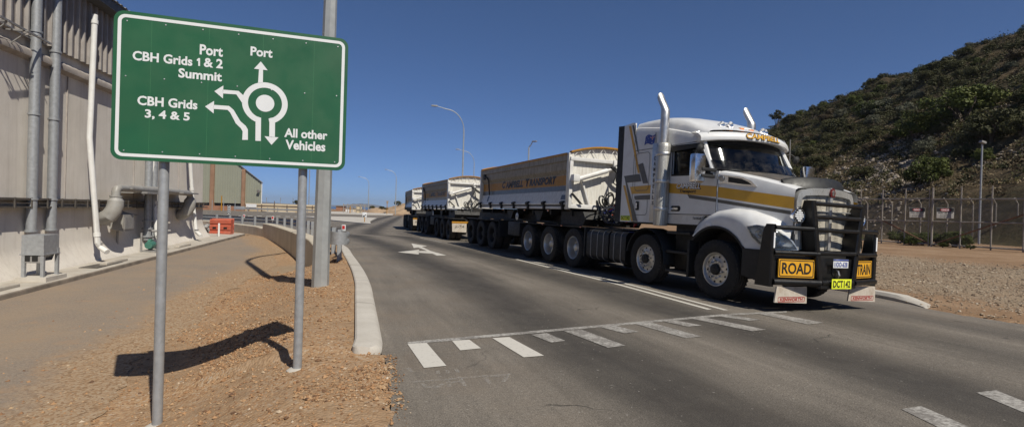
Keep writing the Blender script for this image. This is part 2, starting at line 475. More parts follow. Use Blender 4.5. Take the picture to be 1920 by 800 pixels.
tr = k.math('MULTIPLY', tr, .86, True)
c = k.mix(tr, base, (.028, .026, .0245))
dusty = k.math('MULTIPLY', k.ramp(k.noise(co, .8, 6, .65), [(.45, 0.0), (.75, .55)]), k.ramp(k.attr('edge'), [(0.0, 1.0), (1.0, .12)]))
c = k.mix(dusty, c, (.23, .175, .125))
spots = k.ramp(k.noise(co, 2.6, 3, .5), [(.71, 0.0), (.74, .6)])
c = k.mix(spots, c, (.03, .028, .026))
vc = k.n('ShaderNodeTexVoronoi', feature='DISTANCE_TO_EDGE'); vc.inputs['Scale'].default_value = .42
wv = k.n('ShaderNodeVectorMath', operation='ADD'); k.l(co, wv.inputs[0])
nz = k.n('ShaderNodeTexNoise'); nz.inputs['Scale'].default_value = 1.5; nz.inputs['Detail'].default_value = 6; k.l(co, nz.inputs['Vector']); k.l(nz.outputs['Color'], wv.inputs[1]); k.l(wv.outputs[0], vc.inputs['Vector'])
crack = k.math('MULTIPLY', k.ramp(vc.outputs['Distance'], [(.003, 1.0), (.008, 0.0)]), k.ramp(k.noise(co, .35, 3), [(.55, 0.0), (.62, .75)]))
c = k.mix(crack, c, (.025, .023, .021))
chips = k.ramp(vv.outputs['Color'], [(.93, 0.0), (.97, 1.0)])
c = k.mix(k.math('MULTIPLY', chips, .8), c, (.3, .28, .25))
k.col(c); k.set(Roughness=.83, Specular_IOR_Level=.3)
k.bump(k.math('ADD', agg, vv.outputs['Distance']), .35, .008)
M['asphalt'] = k.m
yr = np.concatenate([np.arange(-5, 14, .2), np.arange(14, 36, .5), np.linspace(36, 125, 30)])
fr01 = np.linspace(0, 1, 61)
def road_x(y):
    a, b = float(xl(y)), float(xr(y))
    return a + (b - a) * fr01
road = struct(sheet('road', road_x, yr, roadz, [M['asphalt']], {'lat': lat, 'lon': lambda X, Y: Y * .92 - X * .38, 'edge': lambda X, Y: np.clip(np.minimum(X - xl(Y), xr(Y) - X) / 1.8, 0, 1)}))

# ------------------------------------------------------------------ driveway
k = N('dusty_driveway_asphalt'); co = k.coord('Object')
f = k.noise(co, 45, 6, .8)
base = k.ramp(f, [(.32, (.15, .118, .092)), (.52, (.235, .192, .153)), (.7, (.34, .285, .23))])
d = k.ramp(k.noise(co, .7, 7, .65), [(.38, 0.0), (.72, .75)])
c = k.mix(d, base, (.3, .225, .155))
o2 = k.ramp(k.noise(co, 2.2, 8, .7), [(.56, 0.0), (.7, .6)])
c = k.mix(o2, c, (.33, .21, .12))
vd = k.n('ShaderNodeTexVoronoi'); vd.inputs['Scale'].default_value = 45; k.l(co, vd.inputs['Vector'])
c = k.mix(k.math('MULTIPLY', k.ramp(vd.outputs['Color'], [(.8, 0.0), (.88, 1.0)]), .5), c, (.3, .2, .12))
eg = k.math('SUBTRACT', k.attr('edge'), k.math('MULTIPLY', k.noise(co, 1.7, 7, .7), .6))
egm = k.ramp(eg, [(.0, 1.0), (.22, 0.0)])
gv = k.ramp(vd.outputs['Color'], [(0, (.14, .085, .048)), (.4, (.3, .19, .105)), (.8, (.37, .28, .19))])
c = k.mix(k.math('MULTIPLY', egm, .92), c, gv)
k.col(c); k.set(Roughness=.93, Specular_IOR_Level=.2); k.bump(f, .4, .01)
M['drive'] = k.m
k = N('concrete'); co = k.coord('Object')
f = k.noise(co, 2.0, 8, .65); f2 = k.noise(co, 50, 4, .6)
c = k.ramp(f, [(.3, (.4, .365, .315)), (.7, (.53, .495, .44))])
c = k.mix(k.ramp(f2, [(.55, 0.0), (.75, .3)]), c, (.25, .22, .18))
k.col(c); k.set(Roughness=.88); k.bump(f2, .2, .006)
M['conc'] = k.m
k = N('weathered_wall_concrete'); co = k.coord('Object')
f = k.noise(co, 1.2, 8, .65); fs_ = k.noise(k.coord('Object', (6, 6, .35)), 1.5, 7, .7); f2 = k.noise(co, 40, 4, .6)
c = k.ramp(f, [(.28, (.59, .54, .475)), (.72, (.7, .65, .585))])
c = k.mix(k.ramp(fs_, [(.48, 0.0), (.78, .42)]), c, (.36, .31, .26))
c = k.mix(k.ramp(f2, [(.62, 0.0), (.75, .35)]), c, (.25, .23, .21))
k.col(c); k.set(Roughness=.9); k.bump(f2, .15, .006)
M['wallc'] = k.m

BA = Vector((-10.8, 11.05)); BDIR = Vector((-3, 12.95)).normalized(); BN = Vector((BDIR.y, -BDIR.x))
def B(s, out, z):   # wall frame of the store building
    p = BA + BDIR * s + BN * out
    return Vector((p.x, p.y, z))
APR = 1.12   # apron width
def apron_x(y):   # x of the apron kerb at a given y
    s = (y - BA.y - BN.y * APR) / BDIR.y
    return BA.x + BDIR.x * s + BN.x * APR
yd = np.concatenate([np.arange(-6, 14, .15), np.arange(14, 34, .4)])
edge_n = {float(y): rng.normal(0, .05) for y in yd}
def drive_x(y):
    a = float(apron_x(y)) - .03; b = float(interp(y, XD)) + .25 + edge_n[float(y)] + .25 * math.sin(y * 1.7) * .5
    if y > 13: b = min(b, float(interp(y, XW)) - .12)
    return a + (b - a) * np.linspace(0, 1, 30)
drive = struct(sheet('driveway', drive_x, yd, lambda X, Y: np.maximum(groundz(X, Y), zdrive(Y)) + .006, [M['drive']], {'edge': lambda X, Y: np.clip((X[:, -1:] - X) / 2.2, 0, 1)}))

# concrete apron along the building with its kerb
mb = MB()
rows = []
for i in range(60):
    s = -17 + 31.6 * i / 59
    y = BA.y + BDIR.y * s
    zd = float(zdrive(np.float64(y)))
    rows.append([B(s, -.3, zd + .16), B(s, APR - .16, zd + .125), B(s, APR - .13, zd + .125), B(s, APR - .02, zd + .11), B(s, APR, zd + .09), B(s, APR + .01, zd - .05)])
mb.grid(rows, mats=lambda i, j: 1 if j >= 3 else 0)
mb.add(rows[-1], [tuple(range(6))])
M['apron'] = simple('dusty_apron_concrete', (.43, .395, .34), .9, var=.15, scale=1.5, dirt=(.3, .23, .16), dirt_amt=.5)
M['apronkerb'] = simple('dark_kerb_face', (.2, .165, .13), .9, var=.3, scale=3)  # kerb face a darker brown than the apron top
struct(mb.build('concrete_apron', [M['apron'], M['apronkerb']]))

# left kerb: concrete ribbon from the rounded nose round to the roundabout
mb = MB(); rows = []
kp = np.concatenate([np.linspace(5.25, 20, 60), np.linspace(20.5, 33, 26)])
for i, y in enumerate(kp):
    x = float(xl(y)); x2 = float(xl(y + .05)); t = Vector((x2 - x, .05)).normalized(); nn = Vector((-t.y, t.x))
    z = RZ(x, y)
    w = .33
    w = .27
    hh = .085
    def q(o, dz): return Vector((x + nn.x * o, y + nn.y * o, z + dz))
    rows.append([q(-.01, -.05), q(-.012, .015), q(.012, .052), q(.045, .074), q(w - .02, hh + .004), q(w, hh - .01), q(w + .01, -.15)])
# nose: squash the first profile forward into a rounded end
nose = []
for a in np.linspace(math.pi / 2, 0.12, 6):
    r0 = rows[0]; c = (r0[0] + r0[6]) / 2
    nr = []
    for p in r0:
        d = p - c
        nr.append(Vector((c.x + d.x * math.sin(math.pi / 2 - a + .0), c.y + d.y * math.sin(math.pi / 2 - a) - .12 * math.sin(a) , r0[0].z - .03 + (p.z - r0[0].z + .03) * (1 if a < 1.2 else .55))))
    nose.append(nr)
mb.grid(nose + rows)
for y in (7.4, 9.8, 12.2, 14.6, 17.0, 19.4):   # open joints between kerb lengths
    i = int(np.argmin(np.abs(kp[:60] - y))); a_, b_ = rows[i], rows[i + 1]
    for j in range(5):
        q = [a_[j], a_[j + 1], a_[j + 1].lerp(b_[j + 1], .045), a_[j].lerp(b_[j], .045)]
        mb.add([p + V(0, 0, .002) + V(.002 if j < 2 else 0, 0, 0) for p in q], [(0, 1, 2, 3)], 1)
struct(mb.build('kerb', [M['conc'], simple('kerb_joint', (.09, .075, .06), .95)]))

# right kerb: rounded end, runs behind the truck
mb = MB(); rows = []
kp = np.concatenate([np.linspace(9.75, 20, 40), np.linspace(21, 40, 20)])
for i, y in enumerate(kp):
    x = float(xr(y)); z = RZ(x, y); g = min(1, .15 + i * .3)
    rows.append([V(x + .02, y, z - .05), V(x + .02, y, z + .06 * g), V(x + .08, y, z + .12 * g), V(x + .3 * (.6 + .4 * g), y, z + .12 * g), V(x + .36 * (.6 + .4 * g), y, z + .09 * g), V(x + .38, y, z - .1)])
r0 = rows[0]
c0 = sum((p for p in r0), V(0, 0, 0)) / len(r0)
mb.grid([[Vector((c0.x + (p.x - c0.x) * .3, p.y - .16, c0.z - .08 + (p.z - c0.z) * .2)) for p in r0]] + rows)
struct(mb.build('kerb', [M['conc']]))

# ------------------------------------------------------------------ painted markings
k = N('worn_road_paint'); co = k.coord('Object')
w = k.noise(co, 26, 8, .75); w2 = k.noise(co, 3.2, 5, .7)
mask = k.ramp(k.math('ADD', k.math('MULTIPLY', w, .75), k.math('MULTIPLY', w2, .4)), [(.46, 0.0), (.62, .9)])
c = k.mix(mask, (.44, .42, .385), (.15, .135, .12)); k.col(c); k.set(Roughness=.75)
M['paint'] = k.m
k = N('fresh_road_paint'); co = k.coord('Object')
mask = k.ramp(k.noise(co, 22, 8, .75), [(.55, 0.0), (.7, .6)])
k.col(k.mix(mask, (.55, .52, .465), (.2, .18, .16))); k.set(Roughness=.7)
M['paint2'] = k.m
k = N('faint_chalk'); co = k.coord('Object')
tn = k.n('ShaderNodeBsdfTransparent'); mx = k.n('ShaderNodeMixShader')
k.l(k.ramp(k.noise(co, 40, 6, .75), [(.4, 0.0), (.65, .5)]), mx.inputs[0]); k.l(tn.outputs[0], mx.inputs[1]); k.l(k.b.outputs[0], mx.inputs[2])
k.col((.5, .47, .42)); k.l(mx.outputs[0], k.out.inputs['Surface'])
M['chalk'] = k.m
def marking(quads, name, m, z=.004, sub=6):
    mb = MB()
    for q in quads:
        q = [Vector((p[0], p[1])) for p in q]
        rows = []
        for i in range(sub + 1):
            t = i / sub
            a = q[0].lerp(q[3], t); b = q[1].lerp(q[2], t)
            rows.append([Vector((p.x, p.y, RZ(p.x, p.y) + z)) for p in (a, a.lerp(b, .5), b)])
        mb.grid(rows)
    return struct(mb.build(name, [m], ang=None))
def gp(u, v, z=0.0):
    p = G(u, v, z)
    for _ in range(4): p = G(u, v, RZ(p.x, p.y))
    return p
bars = [((764, 645), (800, 643), (837, 686), (795, 690)), ((847.5, 639), (880, 637), (902, 653), (863, 657)), ((923, 634), (955, 632), (1020, 667), (982, 670)),
        ((996, 627.5), (1025, 624.5), (1060, 639), (1034, 642.5)), ((1057, 620.5), (1090, 618), (1173, 648), (1140, 652)), ((1127, 613.5), (1155, 611), (1198, 622), (1171, 625)),
        ((1190, 607), (1221, 604.6), (1316, 631), (1286, 634)), ((1244, 602.5), (1265, 600.5), (1316, 610), (1290, 612.5)), ((1298, 597.5), (1323, 595.5), (1436, 618), (1411, 621)),
        ((1344, 592.5), (1365, 590.5), (1427, 599.6), (1407, 601.5))]
bq = [[gp(*p) for p in b] for b in bars]
marking(bq[:3], 'give_way_bars', M['paint2'], .006)
marking(bq[3:] + [[gp(*p) for p in ((1418, 587.5), (1440, 585.5), (1545, 605), (1515, 608))]], 'give_way_bars', M['paint'], .006)
marking([[gp(764, 641), gp(764, 646), gp(1365, 591.5), gp(1365, 588)], [gp(1366, 588), gp(1366, 591.4), gp(1475, 586), gp(1475, 583)]], 'holding_line', M['paint'], .004, 40)
def ribbon(pts, w):
    q = []
    for a, b in zip(pts[:-1], pts[1:]):
        a = Vector(a[:2]); b = Vector(b[:2]); n = (b - a).normalized(); n = Vector((-n.y, n.x)) * w / 2
        q.append([a - n, a + n, b + n, b - n])
    return q
cl = []
for y in np.arange(8.2, 16.5, .6): cl.append((float(xc(y)), float(y)))
marking(ribbon([(x - .13, y) for x, y in cl], .095) + ribbon([(x + .13, y) for x, y in cl], .095), 'double_centre_line', M['paint2'], .0045, 2)
def seg(y0, y1, off): return ribbon([(float(xc(y)) + off, float(y)) for y in np.linspace(y0, y1, 5)], .12)
marking(seg(17.5, 20.5, 0) + seg(24, 27.5, 0), 'lane_line', M['paint'], .0045, 2)
dq = [[gp(1830, 736), gp(1868, 731.5), gp(1990, 780), gp(1950, 786)], [gp(1690, 767), gp(1727, 761), gp(1850, 815), gp(1802, 822)]]
marking(dq, 'lane_dashes', M['paint'], .0045)
# two-headed turn arrow
ap = [(837, 478), (806, 470.5), (797.5, 463), (799.5, 461.5), (771.5, 456.5), (774, 463), (783, 461.8), (795, 469.5), (783, 470.2), (784.5, 468.2), (746, 472.5), (785, 476.3), (783.5, 474.6), (797, 473.8), (802, 475.2), (826, 478.8)]
mb = MB()
def frp(a, b, d):
    p = gp(a, b); return Vector((p.x, p.y, RZ(p.x, p.y) + .005 + d))
vs = [frp(a, b, 0) for a, b in [(837, 478.5), (808, 470.5), (790, 462.2), (783, 463.2), (800, 469.8), (819, 479)]]
mb.add(vs, [(0, 1, 4, 5), (1, 2, 3, 4)])
mb.add([frp(a, b, 0) for a, b in [(771.5, 456.3), (801, 461.2), (776, 464.8)]], [(0, 1, 2)])
mb.add([frp(a, b, .001) for a, b in [(806, 470.3), (783, 470.6), (784, 473.6), (812, 475.5)]], [(0, 1, 2, 3)])
mb.add([frp(a, b, .001) for a, b in [(745.5, 472.6), (786, 468), (785, 476.8)]], [(0, 1, 2)])
struct(mb.build('turn_arrow', [M['paint2']], ang=None))
# chalky scribbles left on the asphalt
sc = [[(792, 719), (800, 726), (818, 726), (832, 719)], [(838, 711), (843, 725)], [(860, 706), (873, 724)], [(841, 718), (868, 713)], [(906, 703), (918, 719)], [(944, 716), (952, 703), (918, 706)], [(775, 716), (960, 701)], [(765, 690), (772, 697)], [(820, 695), (822, 701)], [(838, 694), (841, 700)], [(855, 692), (859, 698)]]
qs = []
for s_ in sc:
    qs += ribbon([gp(*p) for p in s_], .035)
marking(qs, 'chalk_marks', M['chalk'], .004, 2)

# ------------------------------------------------------------------ roundabout: splitter island, far kerb strip, lane dashes
def slab(px, name, h, m, z):
    mb = MB(); pts = [G(u, v, z + h) for u, v in px]
    mb.prism([(p.x, p.y) for p in pts], lambda a, b, d: V(a, b, d), z - .1, z + h)
    return struct(mb.build(name, [m]))
slab([(560, 405.2), (618, 405.4), (660, 406.2), (706, 408.2), (699, 411.5), (694, 414.5), (695, 419), (655, 415.5), (618, 411.8), (584, 406.8)], 'traffic_island', .1, M['conc'], -.38)
slab([(490, 395.1), (560, 395.2), (640, 396.5), (700, 398.2), (738, 400.6), (736, 402.6), (690, 402.2), (620, 400), (560, 397.2), (500, 396)], 'far_footpath', .1, M['conc'], -.45)
fq = []
for i in range(9):
    u = 447 + i * 17.5; v = 403.6 + i * .22
    fq.append([G(u, v, -.36), G(u + 9, v + .1, -.36), G(u + 9.2, v + .75, -.36), G(u + .2, v + .65, -.36)])
marking(fq, 'lane_dashes', M['paint2'], .01, 1)

# ------------------------------------------------------------------ sea and far shore
k = N('sea_water'); k.col((.012, .035, .075)); k.set(Roughness=.22)
k.bump(k.noise(k.coord('Object', (.05, .05, .05)), 2, 5), .4, 1.0)
M['sea'] = k.m
mb = MB(); mb.grid([[V(x, y, -7.0) for x in np.linspace(-1, 1, 9) * (900 + y * 1.4)] for y in (300, 600, 1500, 4000, 9000, 13500)])
struct(mb.build('sea', [M['sea']], ang=None, recalc=False))
k = N('island_heath'); k.col(k.ramp(k.noise(k.coord('Object'), .004, 8, .65), [(.35, (.085, .09, .095)), (.65, (.15, .14, .135))])); k.set(Roughness=1)
M['isle'] = k.m
def island(name, u0, u1, D, hpx, seed):
    r = random.Random(seed); a = PD(u0, 385, D); b = PD(u1, 385, D); n = 40; rows = []
    for j, (w, hh) in enumerate(((0, 0), (.03, .35), (.1, .8), (.22, 1.0), (.4, .6), (.5, 0))):
        row = []
        for i in range(n + 1):
            t = i / n; x = a.x + (b.x - a.x) * t
            prof = (math.sin(math.pi * t) ** .6) * (.55 + .45 * math.sin(2.2 * t * 2 + seed)) + .1 * math.sin(9 * t + seed)
            h = max(prof, 0.03 if 0 < t < 1 else 0) * hpx / CAM_F * D * hh * (1 + .1 * r.uniform(-1, 1))
            row.append(V(x, D + w * (b.x - a.x) * (1 + .1 * math.sin(9 * t)), -8 + max(h, 0) + (8 if hh * prof > 0.05 else 0)))
        rows.append(row)
    mb = MB(); mb.grid(rows); struct(mb.build(name, [M['isle']], ang=None))
island('far_hills', 395, 560, 9000, 8.5, 1)
island('far_hills', 600, 712, 8000, 8.5, 4)
island('far_hills', 560, 960, 11500, 3.5, 2)
# the sea air that turns the far shore blue
mb = MB(); mb.box(-16000, 16000, -300, 14500, -9.5, 190)
k = N('sea_air'); pv = k.n('ShaderNodeVolumePrincipled'); pv.inputs['Color'].default_value = (.78, .87, 1.0, 1); pv.inputs['Density'].default_value = 8e-5; pv.inputs['Anisotropy'].default_value = .2
for l_ in list(k.out.inputs['Surface'].links): k.t.links.remove(l_)
k.l(pv.outputs[0], k.out.inputs['Volume'])
hz_box = struct(mb.build('haze', [k.m], ang=None), 'stuff')
# ================================================================== grain store on the left
def onwall(u, v, out):
    d = ray(u, v); n = Vector((BN.x, BN.y, 0)); o = Vector((BA.x, BA.y, 0))
    t = ((o + n * out) - EYE).dot(n) / d.dot(n); p = EYE + d * t
    return (Vector((p.x, p.y)) - BA).dot(BDIR), p.z
def ons(u, v, s):
    d = ray(u, v); n = Vector((BDIR.x, BDIR.y, 0)); o = Vector((BA.x, BA.y, 0))
    t = ((o + n * s) - EYE).dot(n) / d.dot(n); p = EYE + d * t
    return (Vector((p.x, p.y)) - BA).dot(BN), p.z
S0, S1 = -17.0, onwall(381, 330, 0)[0]
def base_z(s): return float(zdrive(np.float64(BA.y + BDIR.y * s))) + .12
M['clad'] = simple('weathered_steel_cladding', (.34, .31, .285), .5, .25, var=.15, scale=2, dirt=(.2, .165, .14), dirt_amt=.5, streak=True)
M['roofsteel'] = simple('roof_steel', (.3, .3, .3), .5, .3, var=.1)
M['fascia'] = simple('dark_fascia_steel', (.075, .08, .085), .5, .1, var=.15)
M['ledge'] = simple('dark_ledge_steel', (.085, .075, .065), .7, .1, var=.3, dirt=(.2, .16, .12), dirt_amt=.4)
M['course'] = simple('stained_string_course', (.36, .32, .29), .9, var=.15, dirt=(.2, .16, .13), dirt_amt=.5, bump=.2)

store = thing('grain_store', 'tall pale concrete grain store with ribbed steel cladding under its eave', 'building', B(0, 0, 0))
def BL(s, out, z): return B(s, out, z) - B(0, 0, 0)
mb = MB(); rows = []
for s in np.linspace(S0, S1, 40):
    z0 = base_z(s)
    rows.append([BL(s, .42, z0 - .3), BL(s, .36, z0), BL(s, .26, z0 + .12), BL(s, .1, z0 + .42), BL(s, .03, z0 + .62), BL(s, .02, 1.2), BL(s, .0, 1.4), BL(s, -.02, 5.06), BL(s, -.4, 5.06)])
mb.grid(rows)
r = rows[-1]; mb.add(r + [p + (BL(0, -9, 0)) for p in r], [(i, i + 1, i + 1 + len(r), i + len(r)) for i in range(len(r) - 1)])
mb.build('wall', [M['wallc']], store)
# panel joints in the concrete
mb = MB()
for s in np.arange(S0 + 1.2, S1, 3.6):
    mb = MB(); mb.prism([(-.008, 1.45), (.008, 1.45), (.008, 4.5), (-.008, 4.5)], lambda a, b, d: BL(s + a, d, b), -.04, .012)
    mb.build('wall_joint', [M['course']], store)
# slatted service ledge
mb = MB()
mb.prism([(S0, 1.375), (S1 + .04, 1.375), (S1 + .04, 1.42), (S0, 1.42)], lambda a, b, d: BL(a, d, b), .015, .2)
mb.prism([(S0, 1.2), (S1 + .04, 1.2), (S1 + .04, 1.235), (S0, 1.235)], lambda a, b, d: BL(a, d, b), .03, .2)
mb.prism([(S0, 1.295), (S1 + .04, 1.295), (S1 + .04, 1.315), (S0, 1.315)], lambda a, b, d: BL(a, d, b), .16, .185)
for s in np.arange(S0, S1, .55):
    mb.prism([(s, 1.19), (s + .035, 1.19), (s + .035, 1.43), (s, 1.43)], lambda a, b, d: BL(a, d, b), .19, .215)
mb.build('service_ledge', [M['ledge']], store)
mb = MB(); mb.grid([[BL(s, .02, 4.78), BL(s, .13, 4.7), BL(s, .15, 4.62), BL(s, .14, 4.56), BL(s, -.02, 4.5)] for s in np.linspace(S0, S1 + .02, 12)])
mb.build('string_course', [M['course']], store)
mb = MB(); rows = []; prof = []
s = S0
while s < S1:
    prof += [(s, .06), (s + .17, .06), (s + .19, .13), (s + .235, .13), (s + .255, .06)]; s += .27
prof = [(a, o) for a, o in prof if a < S1 + .05]
mb.grid([[BL(a, o, 5.0) for a, o in prof], [BL(a, o, 6.75) for a, o in prof]])
mb.build('cladding', [M['clad']], store, ang=20)
mb = MB()
mb.prism([(.12, 6.62), (.42, 6.66), (.44, 6.86), (.4, 6.88), (.12, 6.82)], lambda a, b, d: BL(d, a, b), S0, S1 + .1)
mb.build('eave_gutter', [M['fascia']], store)
mb = MB(); prof = []
s = S0
while s < S1 + .2: prof += [(s, 0), (s + .1, 0), (s + .13, .03), (s + .2, .03), (s + .23, 0)]; s += .25
mb.grid([[BL(a, .5, 6.885 + o) for a, o in prof], [BL(a, -9, 8.9 + o) for a, o in prof]])
mb.build('roof', [M['roofsteel']], store, ang=20)

# twin riser ducts on their plenum box
s_a, _ = onwall(82, 460, .95); s_b, _ = onwall(111, 450, .95); o_a, _ = ons(40, 458, s_a)
o_a = max(o_a, .2)
_, zt = onwall(82, 441, .95); _, zb = onwall(82, 478, .95); zg = base_z((s_a + s_b) / 2)
ducts = thing('riser_duct', 'pair of tall galvanised riser pipes on a steel box with legs by the store wall', 'ducting', B((s_a + s_b) / 2, (o_a + .95) / 2, zg))
O = B((s_a + s_b) / 2, (o_a + .95) / 2, zg)
def DL(s, o, z): return B(s, o, z) - O
def fbox(mb, fr, s0, s1, o0, o1, z0, z1, m=0):
    mb.prism([(s0, o0), (s1, o0), (s1, o1), (s0, o1)], lambda a, b, d: fr(a, b, d), z0, z1, m)
mb = MB(); fbox(mb, DL, s_a, s_b, o_a, .95, zb + .02, zt)
fbox(mb, DL, s_a - .02, s_b + .02, o_a - .02, .97, zb - .005, zb + .02)
mb.build('plenum_box', [M['galv']], ducts)
mb = MB(); fbox(mb, DL, s_a - .08, s_b + .12, o_a - .05, 1.05, zg - .02, zg + .09); mb.build('plinth', [M['conc']], ducts)
for s in (s_a + .02, s_b - .02):
    for o in (o_a + .04, .93):
        mb = MB(); fbox(mb, DL, s - .03, s + .03, o - .03, o + .03, zg + .09, zb + .12); mb.build('leg', [M['galv']], ducts)
mb = MB()
om = (o_a + .95) / 2 + .08
mb.prism([(o_a + .1, zb), (.9, zb), (.75, zb - .14), (o_a + .3, zb - .14)], lambda a, b, d: DL(d, a, b), s_a + .05, s_b - .05)
mb.build('hopper', [M['galv']], ducts)
mb = MB(); mb.box(-.17, .17, -.02, .02, -.1, .1, bev=.01, M4=Matrix.Translation(DL(s_a + .02, om - .1, zb - .07)) @ Matrix.Rotation(math.atan2(BN.y, BN.x), 4, 'Z'))
mb.box(-.12, -.02, -.03, -.018, -.06, .06, 1, M4=Matrix.Translation(DL(s_a + .02, om - .1, zb - .07)) @ Matrix.Rotation(math.atan2(BN.y, BN.x), 4, 'Z'))
mb.box(.02, .12, -.03, -.018, -.06, .06, 1, M4=Matrix.Translation(DL(s_a + .02, om - .1, zb - .07)) @ Matrix.Rotation(math.atan2(BN.y, BN.x), 4, 'Z'))
mb.build('outlet_flap', [M['galvdk'], M['ink']], ducts)
for u in (58.5, 96):
    o = .15; s, _ = onwall(u, 420, o)
    mb = MB(); mb.tube([DL(s, o, zt), DL(s, o, zt + .5), DL(s, o, 9.5)], .098, 16)
    for z in (zt + .03, zt + .75, 2.4 + .9, 5.15 - (.25 if u > 80 else 0)):
        mb.tube([DL(s, o, z - .02), DL(s, o, z + .02)], .118, 16)
    mb.build('riser_pipe', [M['galv']], ducts)
mb = MB()
s, _ = onwall(58, 420, .15)
for ds in (-1.35, -.75):
    mb.tube([DL(s + ds, .0, 4.95), DL(s + ds, .45, 4.95)], .022, 4)
    mb.tube([DL(s + ds, .0, 4.55), DL(s + ds, .42, 4.93)], .014, 4)
mb.tube([DL(s - 1.6, .44, 4.97), DL(s + .25, .3, 4.97)], .028, 4); mb.tube([DL(s - 1.6, .25, 4.97), DL(s + .2, .06, 4.97)], .02, 4)
for q in np.arange(-1.5, .1, .4): mb.tube([DL(s + q, .2, 4.97), DL(s + q, .42, 4.97)], .012, 4)
mb.build('wall_bracket', [M['galvdk']], ducts)

# white rainwater downpipes
def downpipe(pts, lab, r=.068):
    q = []
    for u, v, o in pts:
        s, z = onwall(u, v, o); q.append((s, o, min(z, 6.6)))
    o0 = B(q[-1][0], q[-1][1], base_z(q[-1][0]))
    t = thing('downpipe', lab, 'pipe', o0, group='white downpipes on the store wall')
    P = [B(s, o, z) - o0 for s, o, z in q]
    mb = MB(); mb.tube(P, r, 12); mb.build('pipe', [M['pvc']], t)
    for a, b, f in ((0, 1, .06), (len(P) // 2 - 1, len(P) // 2, .9)):
        mb = MB(); c = P[a].lerp(P[b], f); d = (P[b] - P[a]).normalized(); mb.tube([c - d * .05, c + d * .05], r * 1.22, 12)
        mb.build('socket', [M['pvc']], t)
    mb = MB(); c = P[-2] + V(0, 0, .1); mb.tube([c - V(0, 0, .015), c + V(0, 0, .015)], r * 1.2, 12); mb.build('strap', [M['galvdk']], t)
downpipe([(178, 28, .28), (168, 258, .28), (171, 300, .34), (183, 455, .5), (188, 463, .53), (201, 472, .75)], 'white downpipe nearest the riser pipes, bent outwards above its foot')
downpipe([(281, -90, .28), (285.5, 250, .28), (287, 330, .28), (290, 385, .34), (294, 440, .5), (297, 448, .55), (306, 456, .75)], 'white downpipe beside the twin pump pipes, half hidden by the green sign post')
downpipe([(349, -20, .28), (355, 250, .28), (357, 310, .28), (360, 360, .3), (367, 430, .45), (369, 435, .5), (377, 442, .75)], 'white downpipe nearest the far corner of the concrete store')

# ventilation duct with two elbows
def wpath(pts):
    q = []
    for u, v, o in pts:
        s, z = onwall(u, v, o); q.append(B(s, o, z))
    return q
P = wpath([(186, 409, 0), (195, 409, .25), (205, 404, .42), (213, 394, .5), (216.5, 384, .52), (217, 377, .52)])
o0 = P[0].copy(); o0.z = base_z(onwall(186, 409, 0)[0])
vd_ = thing('ventilation_duct', 'grey duct with fat elbows at both ends running level along the store wall', 'ducting', o0)
mb = MB(); mb.tube([p - o0 for p in P], [.2, .2, .2, .2, .2, .195], 16, 0); mb.build('elbow', [M['ductgrey']], vd_)
P2 = wpath([(217, 377, .52), (217.3, 368, .52)]); mb = MB(); mb.tube([p - o0 for p in P2], [.195, .11], 16); mb.build('reducer', [M['ductgrey']], vd_)
P3 = wpath([(217.3, 368, .52), (217.3, 359, .52), (219, 354, .52), (223, 352.5, .52), (240, 353.2, .52), (300, 357, .52), (350, 361.5, .52), (355.5, 364, .52), (356.5, 369, .52)])
mb = MB(); mb.tube([p - o0 for p in P3], .105, 14)
for a in (P3[0], P3[4]): mb.tube([a - o0 - V(0, 0, .02), a - o0 + V(0, 0, .02)], .15, 14)
mb.build('pipe_run', [M['ductgrey']], vd_)
P4 = wpath([(356.5, 369, .52), (356.5, 376, .52), (354.5, 388, .5), (350, 396, .42), (342, 402, .22), (334, 403, 0)])
mb = MB(); mb.tube([p - o0 for p in P4], [.11, .2, .21, .21, .21, .21], 16); mb.build('elbow', [M['ductgrey']], vd_)
mb = MB()
for u in (245, 318):
    s, z = onwall(u, 362, .3); mb.prism([(0, 0), (.75, 0), (.75, .05), (0, .12)], lambda a, b, d: B(s + d, a, z + b) - o0, 0, 1.5)
mb.build('support_bracket', [M['galvdk']], vd_)
# twin pump pipes
s, z = onwall(273, 440, .3); o0 = B(s, .3, base_z(s))
pp = thing('pump_pipe', 'twin grey pipes dropping to a small green pump at the foot of the store wall', 'piping', o0)
for u0, u1 in ((266, 276), (275, 286)):
    a, z1 = onwall(u1, 438, .3)
    mb = MB(); q = [B(a, .3, base_z(a) + .35), B(a, .3, 6.55)]; mb.tube([p - o0 for p in q], .105, 14)
    for zz in (.25, .5, .75): mb.tube([B(a, .3, zz) - o0, B(a, .3, zz + .05) - o0], .15, 14)
    mb.build('pipe', [M['galv']], pp)
a, z1 = onwall(283, 457, .55)
mb = MB(); c = B(a, .55, base_z(a) + .22) - o0
mb.lathe([(.0, -.2), (.11, -.19), (.13, -.1), (.13, .1), (.11, .17), (0, .18)], c, (BDIR.x, BDIR.y, 0), 14); mb.lathe([(0, -.05), (.17, -.05), (.17, .03), (0, .05)], c + V(0, 0, .02), (BN.x, BN.y, 0), 14)
mb.build('pump', [M['greenp']], pp)
mb = MB(); mb.box(-.3, .3, -.25, .25, 0, .08, M4=Matrix.Translation(c - V(0, 0, .25))); mb.tube([c + V(.0, 0, .45), c + V(.35, .4, .45)], .04, 6); mb.tube([c + V(-.1, -.3, .4), c + V(-.1, -.3, -.2)], .03, 6)
mb.build('pump_stand', [M['galvdk']], pp)
